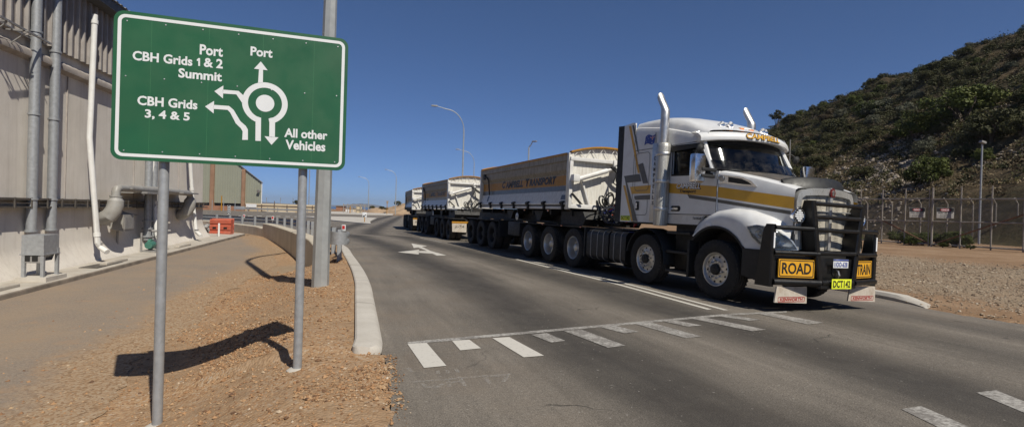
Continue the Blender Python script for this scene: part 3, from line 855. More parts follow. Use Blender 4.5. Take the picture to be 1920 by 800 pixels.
# junction box
s0_, zt_ = onwall(237, 395, .38); s1_, _ = onwall(247, 395, .38); _, zb_ = onwall(237, 433, .38)
o0 = B(s0_, 0, zb_)
jb = thing('control_box', 'dark grey steel control box fixed to the store wall under the duct', 'control box', o0)
mb = MB(); mb.prism([(.03, zb_ + .06), (.38, zb_), (.38, zt_ - .12), (.03, zt_)], lambda a, b, d: B(d, a, b) - o0, s0_ - .15, s1_ + .15); mb.build('housing', [M['ductgrey']], jb)
mb = MB(); mb.prism([(s0_ - .1, zb_ + .06), (s1_ + .1, zb_ + .06), (s1_ + .1, zt_ - .2), (s0_ - .1, zt_ - .2)], lambda a, b, d: B(a, d, b) - o0, .382, .4); mb.build('door', [M['galvdk']], jb)
mb = MB(); mb.tube([B(s0_ + .1, .12, zb_) - o0, B(s0_ + .1, .12, zb_ - .45) - o0], .03, 6); mb.tube([B(s1_, .2, zt_ - .1) - o0, B(s1_ + 1.0, .1, zt_ - .15) - o0], .025, 6); mb.build('conduit', [M['galvdk']], jb)
# covers on the apron
for i, (u, v, lab) in enumerate(((172, 497, 'dark steel drain cover in the apron beside the riser duct plinth'), )):
    p = G(u, v, -.28); t = tag(MB().prism([(-.2, -.75), (.2, -.75), (.2, .75), (-.2, .75)], lambda a, b, d: V(BN.x * a + BDIR.x * b, BN.y * a + BDIR.y * b, d), -.03, .012).build('drain_cover', [M['ledge']]), lab, 'drain cover')
    s = (Vector((p.x, p.y)) - BA).dot(BDIR); t.location = B(s, .78, base_z(s) + .005)
for u, v, lab in ((15, 532, 'concrete kerb block lying on the apron nearest the left edge'), (233, 489, 'concrete kerb block lying on the apron below the white downpipe'), (330, 464, 'concrete kerb block lying on the apron right of the left sign post')):
    p = G(u, v, -.2); s = (Vector((p.x, p.y)) - BA).dot(BDIR)
    o = MB().box(-.085, .085, -.55, .55, 0, .075, bev=.015).build('kerb_block', [M['apron']]); o.location = B(s, .85, base_z(s) + .002); o.rotation_euler = (0, 0, math.atan2(BDIR.y, BDIR.x) - math.pi / 2)
    tag(o, lab, 'kerb block', 'loose kerb blocks on the apron')

# ================================================================== green direction sign
SL = PD(210, 160, 4.18); SR = PD(650, 197, 4.76)
SA = Vector((SR.x - SL.x, SR.y - SL.y, 0)); SW = SA.length; SA.normalize(); SN = Vector((SA.y, -SA.x, 0))   # towards the viewer
ZB, ZT = 1.77, 2.965
SO = Vector((SL.x, SL.y, ZB))
def sg(u, v):
    d = ray(u, v); t = (SO - EYE).dot(SN) / d.dot(SN); p = EYE + d * t - SO
    return p.dot(SA), p.z
def z2(a, b): return sg(200 + a / 2.352, b / 2.352)
SH = ZT - ZB
sign = thing('direction_sign', 'large green and white roundabout direction sign on two galvanised posts', 'road sign', Vector((SL.x, SL.y, 0)) + SA * SW / 2)
SO_ = SO - sign.location
def SF(a, b, d=0.0): return SO_ + SA * a + V(0, 0, b) + SN * d
def rrect(x0, x1, y0, y1, r, n=6):
    p = []
    for cx, cy, a in ((x1 - r, y0 + r, -90), (x1 - r, y1 - r, 0), (x0 + r, y1 - r, 90), (x0 + r, y0 + r, 180)):
        p += [(cx + r * math.cos(R(a + 90 * i / n)), cy + r * math.sin(R(a + 90 * i / n))) for i in range(n + 1)]
    return p
mb = MB(); mb.prism(rrect(0, SW, 0, SH, .075), SF, -.006, .0, 0)
for b in (.1, SH / 2, SH - .1):
    mb.prism([(.05, b - .02), (SW - .05, b - .02), (SW - .05, b + .02), (.05, b + .02)], SF, -.04, -.007, 1)
rv = []
for ri, yy in enumerate((.075, .63 * SH - .08, SH - .08)):
    for i in range(7): rv.append((.09 + (SW - .18) * (i / 6), yy + .004 * math.sin(i)))
for a, b in rv:
    mb.lathe([(.006, .0), (.0055, .003), (.001, .004)], SF(a, b, 0), SN, 8, 1)
for a in np.linspace(.26, 1.5, 4): mb.prism([(a, .02), (a + .0016, .02), (a + .0016, SH - .02), (a, SH - .02)], SF, .0, .0004, 2)
mb.build('panel', [M['signgreen'], M['signback'], simple('pale_green_seam', (.05, .19, .08), .5)], sign)
mb = MB(); o1 = rrect(.028, SW - .028, .028, SH - .028, .055); o2_ = rrect(.053, SW - .053, .053, SH - .053, .034)
n = len(o1); mb.add([SF(a, b, .0015) for a, b in o1 + o2_], [(i, (i + 1) % n, n + (i + 1) % n, n + i) for i in range(n)])
mb.build('border', [M['signwhite']], sign)
mb = MB()
def sline(txt, l, b, r_, rb, h):
    a0, b0 = z2(l, b); a1, b1 = z2(r_, rb); bb = (b0 + b1) / 2
    ht = z2(l, b - h)[1] - b0
    mb = MB(); mb.text(txt, a1 - a0, ht, lambda a, q, d: SF(a0 + a, bb + q, .0015), bold=.03); mb.build('legend', [M['signwhite']], sign)
def poly(pts, fs): mb.add([SF(*z2(a, b), .0015) for a, b in pts], fs)
sline('Port', 410, 244, 512, 250, 46)
sline('CBH Grids', 114, 268, 378, 290, 42)
mb = MB(); poly([(405, 257), (412, 257.6), (412, 292), (404, 291.3), (404, 269), (398, 270), (398, 263.5)], [(0, 1, 2, 3, 4), (0, 4, 5, 6)]); mb.build('legend', [M['signwhite']], sign)
sline('& 2', 428, 297, 512, 303, 42)
sline('Summit', 316, 344, 508, 359, 42)
sline('CBH Grids', 135, 465, 400, 482, 42)
sline('3, 4 & 5', 168, 527, 366, 538, 44)
sline('Port', 634, 247, 731, 256, 41)
sline('All other', 783, 607, 973, 615, 40)
sline('Vehicles', 788, 660, 964, 667, 42)
mb = MB()
def poly(pts, fs): mb.add([SF(*z2(a, b), .0025) for a, b in pts], fs)
ca, cb_ = z2(699, 456); ro = (z2(800, 456)[0] - z2(598, 456)[0]) / 2; ri_ = ro * .745; rd = ro * .405
mb.add([SF(ca + rd * math.cos(i * math.pi / 16), cb_ + rd * math.sin(i * math.pi / 16), .0015) for i in range(32)], [tuple(range(32))])
g0 = R(-90 + 13); ring = [g0 + (2 * math.pi - 2 * R(13)) * i / 48 for i in range(49)]
mb.add([SF(ca + ro * math.cos(t), cb_ + ro * math.sin(t), .0015) for t in ring] + [SF(ca + ri_ * math.cos(t), cb_ + ri_ * math.sin(t), .0015) for t in ring], [(i, i + 1, 50 + i, 49 + i) for i in range(48)])
poly([(668, 366), (689, 366), (690, 309), (672, 305)], [(0, 1, 2, 3)]); poly([(680, 272), (650, 304), (710, 311)], [(0, 1, 2)])
poly([(475, 403), (515, 378), (513, 435)], [(0, 1, 2)]); poly([(512, 396), (513, 413), (572, 417), (582, 402), (598, 455), (608, 426)], [(0, 1, 2, 3), (3, 2, 4, 5)])
poly([(434, 470), (474, 446), (472, 501)], [(0, 1, 2)])
tp = [(472, 463), (540, 468), (560, 485), (590, 535), (614, 556), (623, 572), (623, 617)]; bt = [(472, 481), (533, 485), (545, 497), (570, 545), (592, 566), (600, 580), (598, 617)]
poly(tp + bt, [(i, i + 1, 8 + i, 7 + i) for i in range(6)])
poly([(657, 512), (681, 520), (680, 622), (656, 621)], [(0, 1, 2, 3)])
poly([(718, 522), (743, 517), (742, 606), (717, 605)], [(0, 1, 2, 3)]); poly([(696, 601), (758, 606), (727, 639)], [(0, 1, 2)])
mb.build('roundabout_symbol', [M['signwhite']], sign)
for u, v in ((302, 303), (567, 318)):
    a, _ = sg(u, v); p = SF(a, 0, -.085)
    w = p + sign.location; g = GZ(w.x, w.y)
    mb = MB(); mb.tube([V(p.x, p.y, g - .6), V(p.x, p.y, ZT - .03)], .0385, 16); mb.build('post', [M['galv']], sign)
    mb = MB(); mb.lathe([(.0, -.2), (.1, -.2), (.095, -.012), (.07, .004), (0.03, .006)], V(p.x, p.y, g), (0, 0, 1), 9); mb.build('footing', [M['conc']], sign)

# ================================================================== galvanised lamp pole beside the sign
M['polegalv'] = simple('zinc_pole', (.36, .37, .365), .5, .3, var=.12, scale=5, bump=.05, bscale=50)
def lamp_post(name, label, loc, H, arm_dir, arm_len, rise, r0, r1, group=None, sides=8, bend=1.6, lean=0.0, joint=False):
    t = thing(name, label, 'street lamp', loc, group=group)
    ad = Vector((*arm_dir, 0)).normalized()
    L = lambda z: V(lean * z, 0, z)
    mb = MB(); mb.tube([L(-.4), L(H - bend)], [r0, r0 + (r1 - r0) * .85], sides)
    mb.build('pole', [M['polegalv']], t, ang=20 if sides == 8 else 40)
    pts = [L(H - bend)]
    for i in range(1, 9):
        a = math.pi / 2 * i / 8
        pts.append(L(H - bend) + ad * (bend * (1 - math.cos(a))) * .8 + V(0, 0, bend * math.sin(a) * .92))
    pts.append(pts[-1] + ad * max(arm_len - bend * .8, .3) + V(0, 0, rise))
    mb = MB(); mb.tube(pts, [r1 * 1.05] + [r1 * .8] * (len(pts) - 2) + [r1 * .5], 8); mb.build('arm', [M['polegalv']], t)
    e = pts[-1]; q = ad.to_track_quat('X', 'Z').to_matrix().to_4x4()
    mb = MB(); mb.box(-.05, .62, -.13, .13, -.05, .09, 0, .05, Matrix.Translation(e) @ q); mb.box(.12, .56, -.1, .1, -.075, -.045, 1, .012, Matrix.Translation(e) @ q)
    mb.build('lamp_head', [M['galvdk'], M['lens']], t)
    return t
p = PD(600, 545, 9.25)
lamp_post('lamp_pole', 'thick eight-sided galvanised lamp pole behind the green direction sign', (p.x, p.y, GZ(p.x, p.y)), 10.4, (.35, .94), 2.4, .3, .15, .075, lean=.008)

# ================================================================== guardrail, retaining wall
RP = [(-4.28, 13.35), (-4.75, 14.4), (-5.5, 16), (-7.1, 19.2), (-8.8, 22.5), (-11.0, 26.0), (-13.2, 28.7), (-16.5, 31.4), (-18.9, 32.9), (-22, 34.2)]
def catmull(P, n=6):
    o = []
    for i in range(len(P) - 1):
        p0, p1, p2, p3 = [Vector(P[max(0, min(len(P) - 1, i + k))]) for k in (-1, 0, 1, 2)]
        for j in range(n):
            t = j / n
            o.append(.5 * ((2 * p1) + (p2 - p0) * t + (2 * p0 - 5 * p1 + 4 * p2 - p3) * t * t + (3 * p1 - p0 - 3 * p2 + p3) * t ** 3))
    o.append(Vector(P[-1])); return o
path = catmull(RP)
g0 = V(RP[0][0], RP[0][1], 0)
rail = thing('guardrail', 'curved galvanised guardrail with rounded end along the left kerb', 'guardrail', g0)
def railtop(y): return RZ(xl(y), y) + .09
mb = MB(); rows = []
prof = [(0, .74), (.05, .72), (.075, .68), (.05, .63), (.0, .60), (.0, .57), (.05, .54), (.075, .49), (.05, .44), (0, .42)]
for i, p in enumerate(path):
    a = path[max(i - 1, 0)]; b = path[min(i + 1, len(path) - 1)]; t = (b - a).normalized(); nn = Vector((t.y, -t.x))
    z = railtop(p.y) - .02
    rows.append([V(p.x + nn.x * (o + .06), p.y + nn.y * (o + .06), z + h) - g0 for o, h in prof])
mb.grid(rows); mb.build('rail_beam', [M['galv']], rail, ang=50)
# bull-nose terminal curling round the first post
p0 = path[0]; t = (path[1] - p0).normalized(); nn = Vector((t.y, -t.x)); z = railtop(p0.y) - .02
mb = MB(); rows = []
c = Vector((p0.x, p0.y)) - nn * .12
for i in range(15):
    a = R(0 + 200 * i / 14); rad = .2 + .06 * math.sin(a)
    q = c + nn * (rad * math.cos(a)) - t * (rad * 1.25 * math.sin(a))
    f = min(1, i / 3)
    oo = [(o * (1 - f)) for o, h in prof]
    dirn = (q - c).normalized()
    rows.append([V(q.x + dirn.x * oo[j], q.y + dirn.y * oo[j], z + (h if f == 0 else h + (.0 if f < 1 else 0))) - g0 for j, (o, h) in enumerate(prof)])
tailq = rows[-1]; rows.append([p + Vector((t.x, t.y, 0)) * .35 for p in tailq])
mb.grid(rows); mb.build('end_terminal', [M['galv']], rail, ang=50)
# posts at even spacing
acc = 0; nextp = .25; prev = path[0]; posts = []
for p in catmull(RP, 40):
    acc += (p - prev).length; prev = p
    if acc >= nextp: posts.append(p.copy()); nextp += 1.5
for p in posts:
    i = min(range(len(path) - 1), key=lambda q: (path[q] - p).length); t = (path[i + 1] - path[i]).normalized(); nn = Vector((t.y, -t.x))
    z = railtop(p.y); q = p - nn * .07
    Mx = Matrix.Translation(V(q.x, q.y, z - .1) - g0) @ Matrix.Rotation(math.atan2(t.y, t.x), 4, 'Z')
    mb = MB(); mb.box(-.008, .008, -.05, .05, -.4, .86, 0, M4=Mx); mb.box(-.04, .04, .05, .058, -.4, .86, 0, M4=Mx); mb.box(-.04, .04, -.058, -.05, -.4, .86, 0, M4=Mx)
    mb.build('post', [M['galv']], rail)
pe = path[-1]
mb = MB(); mb.box(-.75, .6, -.2, .2, .35, .85, bev=.08, M4=Matrix.Translation(V(pe.x, pe.y, railtop(34)) - g0)); mb.build('end_terminal', [M['galv']], rail)
for u, v, D, lab in ((644.5, 427, 13.75, 'small white and red reflector on the rounded end of the guardrail'), (511.5, 408.6, 28.0, 'small red reflector on the middle of the curved guardrail'), (457.5, 405, 31.0, 'small red reflector on the guardrail nearest the chevron marker')):
    P_ = PD(u, v, D)
    t = thing('guardrail_reflector', lab, 'reflector', P_, group='red reflectors on the guardrail')
    s_ = 1.0 if D < 20 else 1.25
    mb = MB(); mb.box(-.05 * s_, .05 * s_, -.015, .015, -.08 * s_, .08 * s_, bev=.006); mb.build('back_plate', [M['signwhite']], t)
    mb = MB(); mb.box(-.035 * s_, .035 * s_, -.02, -.0155, -.03 * s_, .06 * s_); mb.build('red_lens', [M['redl']], t)
    mb = MB(); mb.box(-.02, .02, -.012, .012, -.22, -.081); mb.build('bracket', [M['galvdk']], t)

rw = thing('retaining_wall', 'low curved concrete retaining wall stepping down along the driveway', 'wall', (-5, 13.2, 0))
def wallseg(ya, yb, ztop, n):
    pts = [Vector((float(interp(y, XW)), y)) for y in np.linspace(ya, yb, n)]
    sm = [(pts[max(i - 1, 0)] + pts[i] * 2 + pts[min(i + 1, n - 1)]) / 4 for i in range(n)]; sm[0] = pts[0]; sm[-1] = pts[-1]
    rows = []; o = V(-5, 13.2, 0)
    for i, p in enumerate(sm):
        t = (sm[min(i + 1, n - 1)] - sm[max(i - 1, 0)]).normalized(); nn = Vector((t.y, -t.x))
        zz = ztop + (-.05 * max(0, 1 - i / 3))
        zb = float(zdrive(np.float64(p.y))) - .3
        rows.append([V(p.x, p.y, zb) - o, V(p.x, p.y, zz - .02) - o, V(p.x + nn.x * .02, p.y + nn.y * .02, zz) - o, V(p.x + nn.x * .36, p.y + nn.y * .36, zz) - o, V(p.x + nn.x * .38, p.y + nn.y * .38, zz - .02) - o, V(p.x + nn.x * .38, p.y + nn.y * .38, zb) - o])
    mb = MB(); mb.grid(rows); mb.add(rows[0], [tuple(range(6))]); mb.add(rows[-1], [tuple(range(6))]); return mb
k = N('cast_wall_concrete'); co = k.coord('Object')
f = k.noise(co, 1.5, 8, .65); fs_ = k.noise(k.coord('Object', (2, 2, .4)), 2.0, 7, .7)
c = k.ramp(f, [(.3, (.43, .37, .28)), (.7, (.56, .5, .4))]); c = k.mix(k.ramp(fs_, [(.5, 0.0), (.75, .5)]), c, (.22, .18, .14)); k.col(c); k.set(Roughness=.9); k.bump(k.noise(co, 25, 5), .15, .01)
M['castwall'] = k.m
wallseg(13.2, 25.2, .5, 34).build('wall_section', [M['castwall']], rw)
wallseg(25.23, 33, .3, 24).build('wall_section', [M['castwall']], rw)

# orange water barriers
bar = None
def barrier(x, y, rz, lab, z=None):
    global bar
    z = float(zdrive(np.float64(y))) + .012 if z is None else z
    if bar is None:
        t = thing('water_barrier', lab, 'barrier', (x, y, z), rz, 'orange barriers beside the store')
        prof = [(.2, 0), (.2, .17), (.15, .2), (.15, .23), (.19, .26), (.19, .4), (.13, .43), (.13, .46), (.17, .5), (.17, .62), (.12, .66)]
        full = [(-a, b) for a, b in prof] + [(a, b) for a, b in reversed(prof)]
        mb = MB(); mb.prism(full, lambda a, b, d: V(d, a, b), -.56, .56); mb.build('body', [M['orange']], t, ang=40)
        mb = MB()
        for xx, zz in ((.28, .33), (-.05, .1), (-.3, .33)):
            mb.box(xx - .09, xx + .09, -.205, -.189, zz - .035, zz + .035)
        mb.build('lifting_slot', [M['ink']], t)
        bar = t; return t
    return dup(bar, None, lab, (x, y, z), rz)
p = G(414, 444, -.17)
bar_ = barrier(p.x, p.y + .05, R(6), 'orange red ribbed plastic water barrier standing behind the white post')
bar_.scale = (.84, .9, 1.22)
barrier(p.x - .4, p.y + .85, R(40), 'orange red ribbed water barrier turned away behind the other one')
p = G(410, 446.5, -.15)
wp = MB().tube([V(0, 0, -.1), V(0, 0, .68)], .042, 12).lathe([(.042, .68), (.03, .7), (.0, .705)], n=12).build('marker_post', [M['pvc']]); wp.location = (p.x, p.y, GZ(p.x, p.y))
tag(wp, 'short white marker post in front of the orange barriers', 'post')
# grey rubble at the store corner
mb = MB(); r_ = random.Random(3)
def rock(mb, c, s, r_, m=0, flat=.7):
    vs = []
    for i in range(12):
        t = (1 + 5 ** .5) / 2
        base = [(-1, t, 0), (1, t, 0), (-1, -t, 0), (1, -t, 0), (0, -1, t), (0, 1, t), (0, -1, -t), (0, 1, -t), (t, 0, -1), (t, 0, 1), (-t, 0, -1), (-t, 0, 1)][i]
        b = Vector(base).normalized() * s * r_.uniform(.65, 1.15); vs.append(Vector((b.x, b.y, b.z * flat)) + Vector(c))
    fs = [(0, 11, 5), (0, 5, 1), (0, 1, 7), (0, 7, 10), (0, 10, 11), (1, 5, 9), (5, 11, 4), (11, 10, 2), (10, 7, 6), (7, 1, 8), (3, 9, 4), (3, 4, 2), (3, 2, 6), (3, 6, 8), (3, 8, 9), (4, 9, 5), (2, 4, 11), (6, 2, 10), (8, 6, 7), (9, 8, 1)]
    mb.add(vs, fs, m)
M['rubble'] = simple('grey_rubble', (.3, .29, .28), .9, var=.3, scale=3)
for i in range(120):
    u = r_.uniform(384, 398); D = r_.uniform(27, 31); p = PD(u, 420, D); p.z = GZ(p.x, p.y) + r_.uniform(.0, .45) * (1 - (D - 27) / 5)
    rock(mb, p, r_.uniform(.06, .16), r_)
struct(mb.build('rubble_heap', [M['rubble']], ang=None), 'stuff')
# ================================================================== far side of the roundabout
FZ = -.45
M['greenclad'] = simple('sage_green_cladding', (.29, .295, .23), .6, var=.05, dirt=(.17, .17, .12), dirt_amt=.4, streak=True, scale=.3)
M['brick'] = simple('reddish_brick', (.3, .15, .09), .9, var=.15, scale=.8)
M['pilaster'] = simple('brown_brick_pier', (.29, .17, .105), .9, var=.15, scale=1)
M['cream'] = simple('cream_fence_panel', (.5, .41, .28), .8, var=.08, scale=.4)
M['timber'] = simple('brown_rail', (.12, .08, .055), .8, var=.2)
D = 132.0
def FP(u, v, d=D): return PD(u, v, d)
o0 = FP(489, 393); o0.z = FZ
shed = thing('shed', 'sage green gabled shed with brown brick piers across the road', 'building', o0)
def SP(u, v, dd=0.0): p = FP(u, v, D + dd); return p - o0
xr_ = FP(489.5, 380).x; xl_ = FP(300, 380).x
zb_ = FP(489, 380).z; ze = FP(489.5, 341.5).z; za = FP(447, 308.5).z; slope = (za - ze) / (FP(489.5, 341).x - FP(447, 308).x)
xa = xr_ - 17.0; zpk = ze + slope * 17.0
zc_ = FP(440, 381).z
def W3(x, y, z): return V(x - max(y - D, 0) * .62, y, z) - o0
mb = MB(); mb.prism([(xa - 17, zc_), (xr_, zc_), (xr_, ze), (xa, zpk), (xa - 17, ze)], lambda a, b, d: W3(a, D + d, b), 0, 45, 0)
for x in np.arange(xa - 17, xr_, .62):
    mb.prism([(x, zc_), (x + .16, zc_), (x + .16, min(zpk - slope * abs(x - xa), zpk) - .05), (x, min(zpk - slope * abs(x - xa), zpk) - .05)], lambda a, b, d: W3(a, D + d, b), -.09, -.0)
mb.build('wall', [M['greenclad']], shed, ang=20)
mb = MB(); mb.prism([(xa, zpk + .12), (xr_ + .5, ze - slope * .5 + .12), (xr_ + .5, ze - slope * .5 + .32), (xa, zpk + .32), (xa - 17.5, ze + .2), (xa - 17.5, ze)], lambda a, b, d: W3(a, D + d, b), -.4, 46); mb.build('roof', [M['roofsteel']], shed)
mb = MB(); mb.prism([(xa - 17, FZ - .5), (xr_ - 3.6, FZ - .5), (xr_ - 3.6, FP(440, 386.5).z), (xa - 17, FP(440, 386.5).z)], lambda a, b, d: W3(a, D + d, b), -.3, 44); mb.build('plinth', [M['brick']], shed)
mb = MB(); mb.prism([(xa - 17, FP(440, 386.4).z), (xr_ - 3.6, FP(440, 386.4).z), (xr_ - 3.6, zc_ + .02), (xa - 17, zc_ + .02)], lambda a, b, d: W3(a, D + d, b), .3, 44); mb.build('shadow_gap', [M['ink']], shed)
for u0, u1 in ((395, 402), (454, 460)):
    x0, x1 = FP(u0, 360).x, FP(u1, 360).x; xm = (x0 + x1) / 2
    mb = MB(); mb.box(x0 - o0.x, x1 - o0.x, -.45, .3, FZ - o0.z - .5, zpk - slope * abs(xm - xa) - .1 - o0.z); mb.build('pier', [M['pilaster']], shed)
mb = MB(); mb.tube([W3(xr_ + .12, D - .1, FZ), W3(xr_ + .12, D - .1, ze - .1)], .1, 8); mb.build('downpipe', [M['pvc']], shed)
mb = MB(); q = SP(485, 358, -.6); mb.lathe([(0, -.25), (.3, -.2), (.38, .1), (.4, .22), (0, .25)], q, (0, -1, -.3), 12); mb.tube([q + V(0, .2, 0), q + V(.3, .6, .1)], .05, 6); mb.build('floodlight', [M['galvdk']], shed)

# chevron marker
p = PD(429, 401.5, 39); zc = PD(429, 385, 39).z
t = thing('chevron_marker', 'black and white chevron marker post at the roundabout', 'road sign', (p.x, p.y, GZ(p.x, p.y)))
hz_ = zc - t.location.z; w = .115; hb = (PD(429, 385, 39).z - PD(429, 401, 39).z)
mb = MB(); mb.box(-w, w, -.012, .012, hz_ - hb, hz_, bev=.004); mb.build('panel', [M['signwhite']], t)
mb = MB(); mb.tube([V(0, .05, -.3), V(0, .05, hz_)], .03, 8); mb.build('post', [M['galv']], t)
mb = MB()
for i in range(4):
    z = hz_ - hb + .01 + i * hb / 4 * .98; c = .05
    mb.add([V(-w, -.014, z), V(0, -.014, z + c * 1.6), V(w, -.014, z), V(w, -.014, z + hb * .14), V(0, -.014, z + hb * .14 + c * 1.6), V(-w, -.014, z + hb * .14)], [(0, 1, 4, 5), (1, 2, 3, 4)])
mb.build('chevrons_stripe', [M['ink']], t)

# far guardrail, cream panel fence
a = PD(458, 390, 126); b = PD(588, 391.5, 126); t = thing('guardrail', 'straight far guardrail in front of the cream panel fence', 'guardrail', (a.x, 126, FZ))
L_ = b.x - a.x
mb = MB(); mb.grid([[V(x, o, h) for o, h in [(0, .78), (-.08, .72), (0, .64), (0, .58), (-.08, .5), (0, .42)]] for x in (0, L_)]); mb.build('rail_beam', [M['galv']], t, ang=50)
for x in np.arange(.8, L_, 2.4): MB().box(x - .06, x + .06, .01, .15, -.3, 1.05).build('post', [M['galv']], t)
MB().box(-2.4, .1, -.3, .3, .25, 1.1, bev=.12).build('end_terminal', [M['galv']], t)
a = PD(460, 384, 130); b = PD(600, 384, 130); t = thing('panel_fence', 'cream panel fence with brown posts beside the green shed', 'fence', (a.x, 130, FZ)); L_ = b.x - a.x
MB().box(0, L_, 0, .08, -.3, PD(500, 381.6, 130).z - FZ, bev=.01).build('panel', [M['cream']], t)
mb = MB()
for z in (1.35, .55): mb.box(0, L_, -.12, -.005, z, z + .14)
mb.build('rail', [M['timber']], t)
for i, x in enumerate(np.arange(1.0, L_, 3.15)):
    MB().box(x - .08, x + .08, -.2, -.121, -.3, 1.75 + (.9 if i == 2 else 0)).build('post', [M['timber']], t)
mb = MB(); mb.box(.3, 2.9, -.26, -.21, .9, 1.75); mb.build('notice', [M['signwhite']], t)
p = PD(415, 393, 118); o = MB().tube([V(0, 0, -.3), V(0, 0, PD(415, 367, 118).z - FZ)], .12, 8).build('marker_pole', [M['yelm']]); o.location = (p.x, 118, FZ); tag(o, 'tall slim yellow pole in front of the green shed', 'pole')
# bare galvanised fence posts before the shed
for i, (u, v0) in enumerate(((397.5, 375), (419, 376), (440.5, 375))):
    p = PD(u, 393, 122); o = MB().tube([V(0, 0, -.3), V(0, 0, PD(u, v0, 122).z - FZ)], .07, 8).build('fence_post', [M['galv']]); o.location = (p.x, 122, FZ)
    tag(o, ['thin grey fence post before the shed, left of the yellow pole', 'thin grey fence post before the shed, just right of the yellow pole', 'thin grey fence post before the shed, right of the chevron marker'][i], 'fence post', 'grey posts before the shed')
# open yard fence on the right of the lamp pole
a = PD(644, 392, 150); b = PD(686, 392, 150); t = thing('yard_fence', 'open pale post and rail yard fence before the sea', 'fence', (a.x, 150, FZ)); L_ = b.x - a.x
mb = MB()
for z in (1.0, 2.2): mb.box(0, L_, -.05, .05, z, z + .16)
mb.build('rail', [M['post']], t)
for x in np.arange(0, L_ + .1, 1.22): MB().box(x - .09, x + .09, -.08, .08, -.3, 2.6).build('post', [M['post']], t)
MB().box(L_ * .55, L_ * .8, .2, .3, -.3, 2.0).build('gate_panel', [M['cream']], t)
for u, v0, v1, lab, rr in ((656.3, 386, 397, 'short yellow bollard post in front of the yard fence', .13),):
    p = PD(u, v1, 140); o = MB().tube([V(0, 0, -.3), V(0, 0, PD(u, v0, 140).z - FZ)], rr, 8).build('bollard', [M['yelm']]); o.location = (p.x, 140, FZ); tag(o, lab, 'bollard')
for u, v0, D_, lab in ((578.8, 318, 140, 'thin dark mast rising between the sign post and the lamp pole'), (499, 370, 230, 'faint thin mast far off, right of the green shed'), (525.5, 370.5, 230, 'faint thin mast far off, middle of the three'), (549, 371, 230, 'faint thin mast far off, beside the right sign post')):
    p = PD(u, 390, D_); o = MB().tube([V(0, 0, -2), V(0, 0, PD(u, v0, D_).z - FZ)], .1, 6).build('mast', [M['galvdk']]); o.location = (p.x, D_, FZ); tag(o, lab, 'mast', 'thin masts far off')
# low sheds and clutter on the shore
for i, (u0, u1, v0, D_, mm, lab) in enumerate(((514, 533, 381.5, 240, 'timber', 'low dark roofed hut beyond the cream fence'), (630, 642, 384.5, 220, 'brick', 'low brown hut left of the yard fence'), (648, 655, 388, 180, 'signwhite', 'small white hut behind the yard fence'), (662, 672, 389, 185, 'cream', 'small cream hut behind the yard fence'))):
    a = PD(u0, 390, D_); b = PD(u1, v0, D_); t = thing('hut', lab, 'building', (a.x, D_, FZ)); w = b.x - a.x; h = b.z - FZ
    MB().box(0, w, 0, 5, -2, h * .8).build('wall', [M[mm]], t)
    MB().prism([(-.3, h * .8), (w + .3, h * .8), (w + .2, h), (.4, h)], lambda a, b, d: V(a, d, b), -.3, 5.3).build('roof', [M['roofsteel']], t)
# keep-left sign on the splitter island
p = PD(683.3, 416.5, 59.5); z0 = -.28
t = thing('keep_left_sign', 'small white keep left arrow sign on a yellow post on the island', 'road sign', (p.x, p.y, z0))
zt, zb2 = PD(683, 397.8, 59.5).z - z0, PD(683, 407, 59.5).z - z0; w = .24
MB().box(-w, w, -.015, .0, zb2, zt, bev=.005).build('panel', [M['signwhite']], t)
MB().tube([V(0, .03, -.1), V(0, .03, zt - .05)], .045, 8).build('post', [M['yelm']], t)
zm = zb2 + (zt - zb2) * .33
mb = MB(); mb.add([V(.19, -.02, zm + .1), V(.13, -.02, zm + .15), V(-.08, -.02, zm - .03), V(-.03, -.02, zm - .09)], [(0, 1, 2, 3)]); mb.add([V(-.2, -.02, zm - .17), V(-.15, -.02, zm + .04), V(.06, -.02, zm - .14)], [(0, 1, 2)])
mb.build('arrow', [M['ink']], t, ang=None)
# give-way sign seen from behind
p = PD(725.5, 400.5, 135); t = thing('give_way_sign', 'triangular sign on a yellow post seen from behind by the bank', 'road sign', (p.x, p.y, FZ))
zt = PD(725, 376.5, 135).z - FZ; w = 3.4 * 135 / CAM_F
MB().prism([(-w, zt), (w, zt), (.06, zt - w * 1.9), (-.06, zt - w * 1.9)], lambda a, b, d: V(a, d, b), 0, .03).build('panel', [M['signback']], t)
MB().tube([V(0, -.06, -.4), V(0, -.06, zt)], .07, 8).build('post', [M['yelm']], t)
# street lamps
def lp(u, vtop, D_, utip, lab, H=None, r0=.11):
    p = PD(u, 400, D_); H = PD(u, vtop, D_).z - FZ; al = (utip - u) / CAM_F * D_
    lamp_post('street_lamp', lab, (p.x, D_, FZ), H, (1 if al > 0 else -1, -.25), abs(al), .25, r0, r0 * .55, 'street lamps round the roundabout', 10, bend=min(2.4, H * .2))
lp(865.2, 204, 57, 814, 'tallest street lamp, standing behind the second trailer', r0=.105)
lp(886.3, 282.5, 98, 857, 'smaller street lamp just right of the tallest one', r0=.11)
lp(741.2, 319, 146, 724, 'street lamp by the sandy bank left of the last trailer', r0=.14)
lp(690.2, 332.5, 178, 674, 'faint street lamp nearest the sea, right of the galvanised pole', r0=.16)
p = PD(988, 400, 66); H = PD(988, 273, 66).z - FZ
lamp_post('street_lamp', 'lamp post with a short upturned head rising above the first trailer', (p.x, 66, FZ), H, (.75, -.6), .55, .5, .11, .08, 'street lamps round the roundabout', 10, bend=.3)

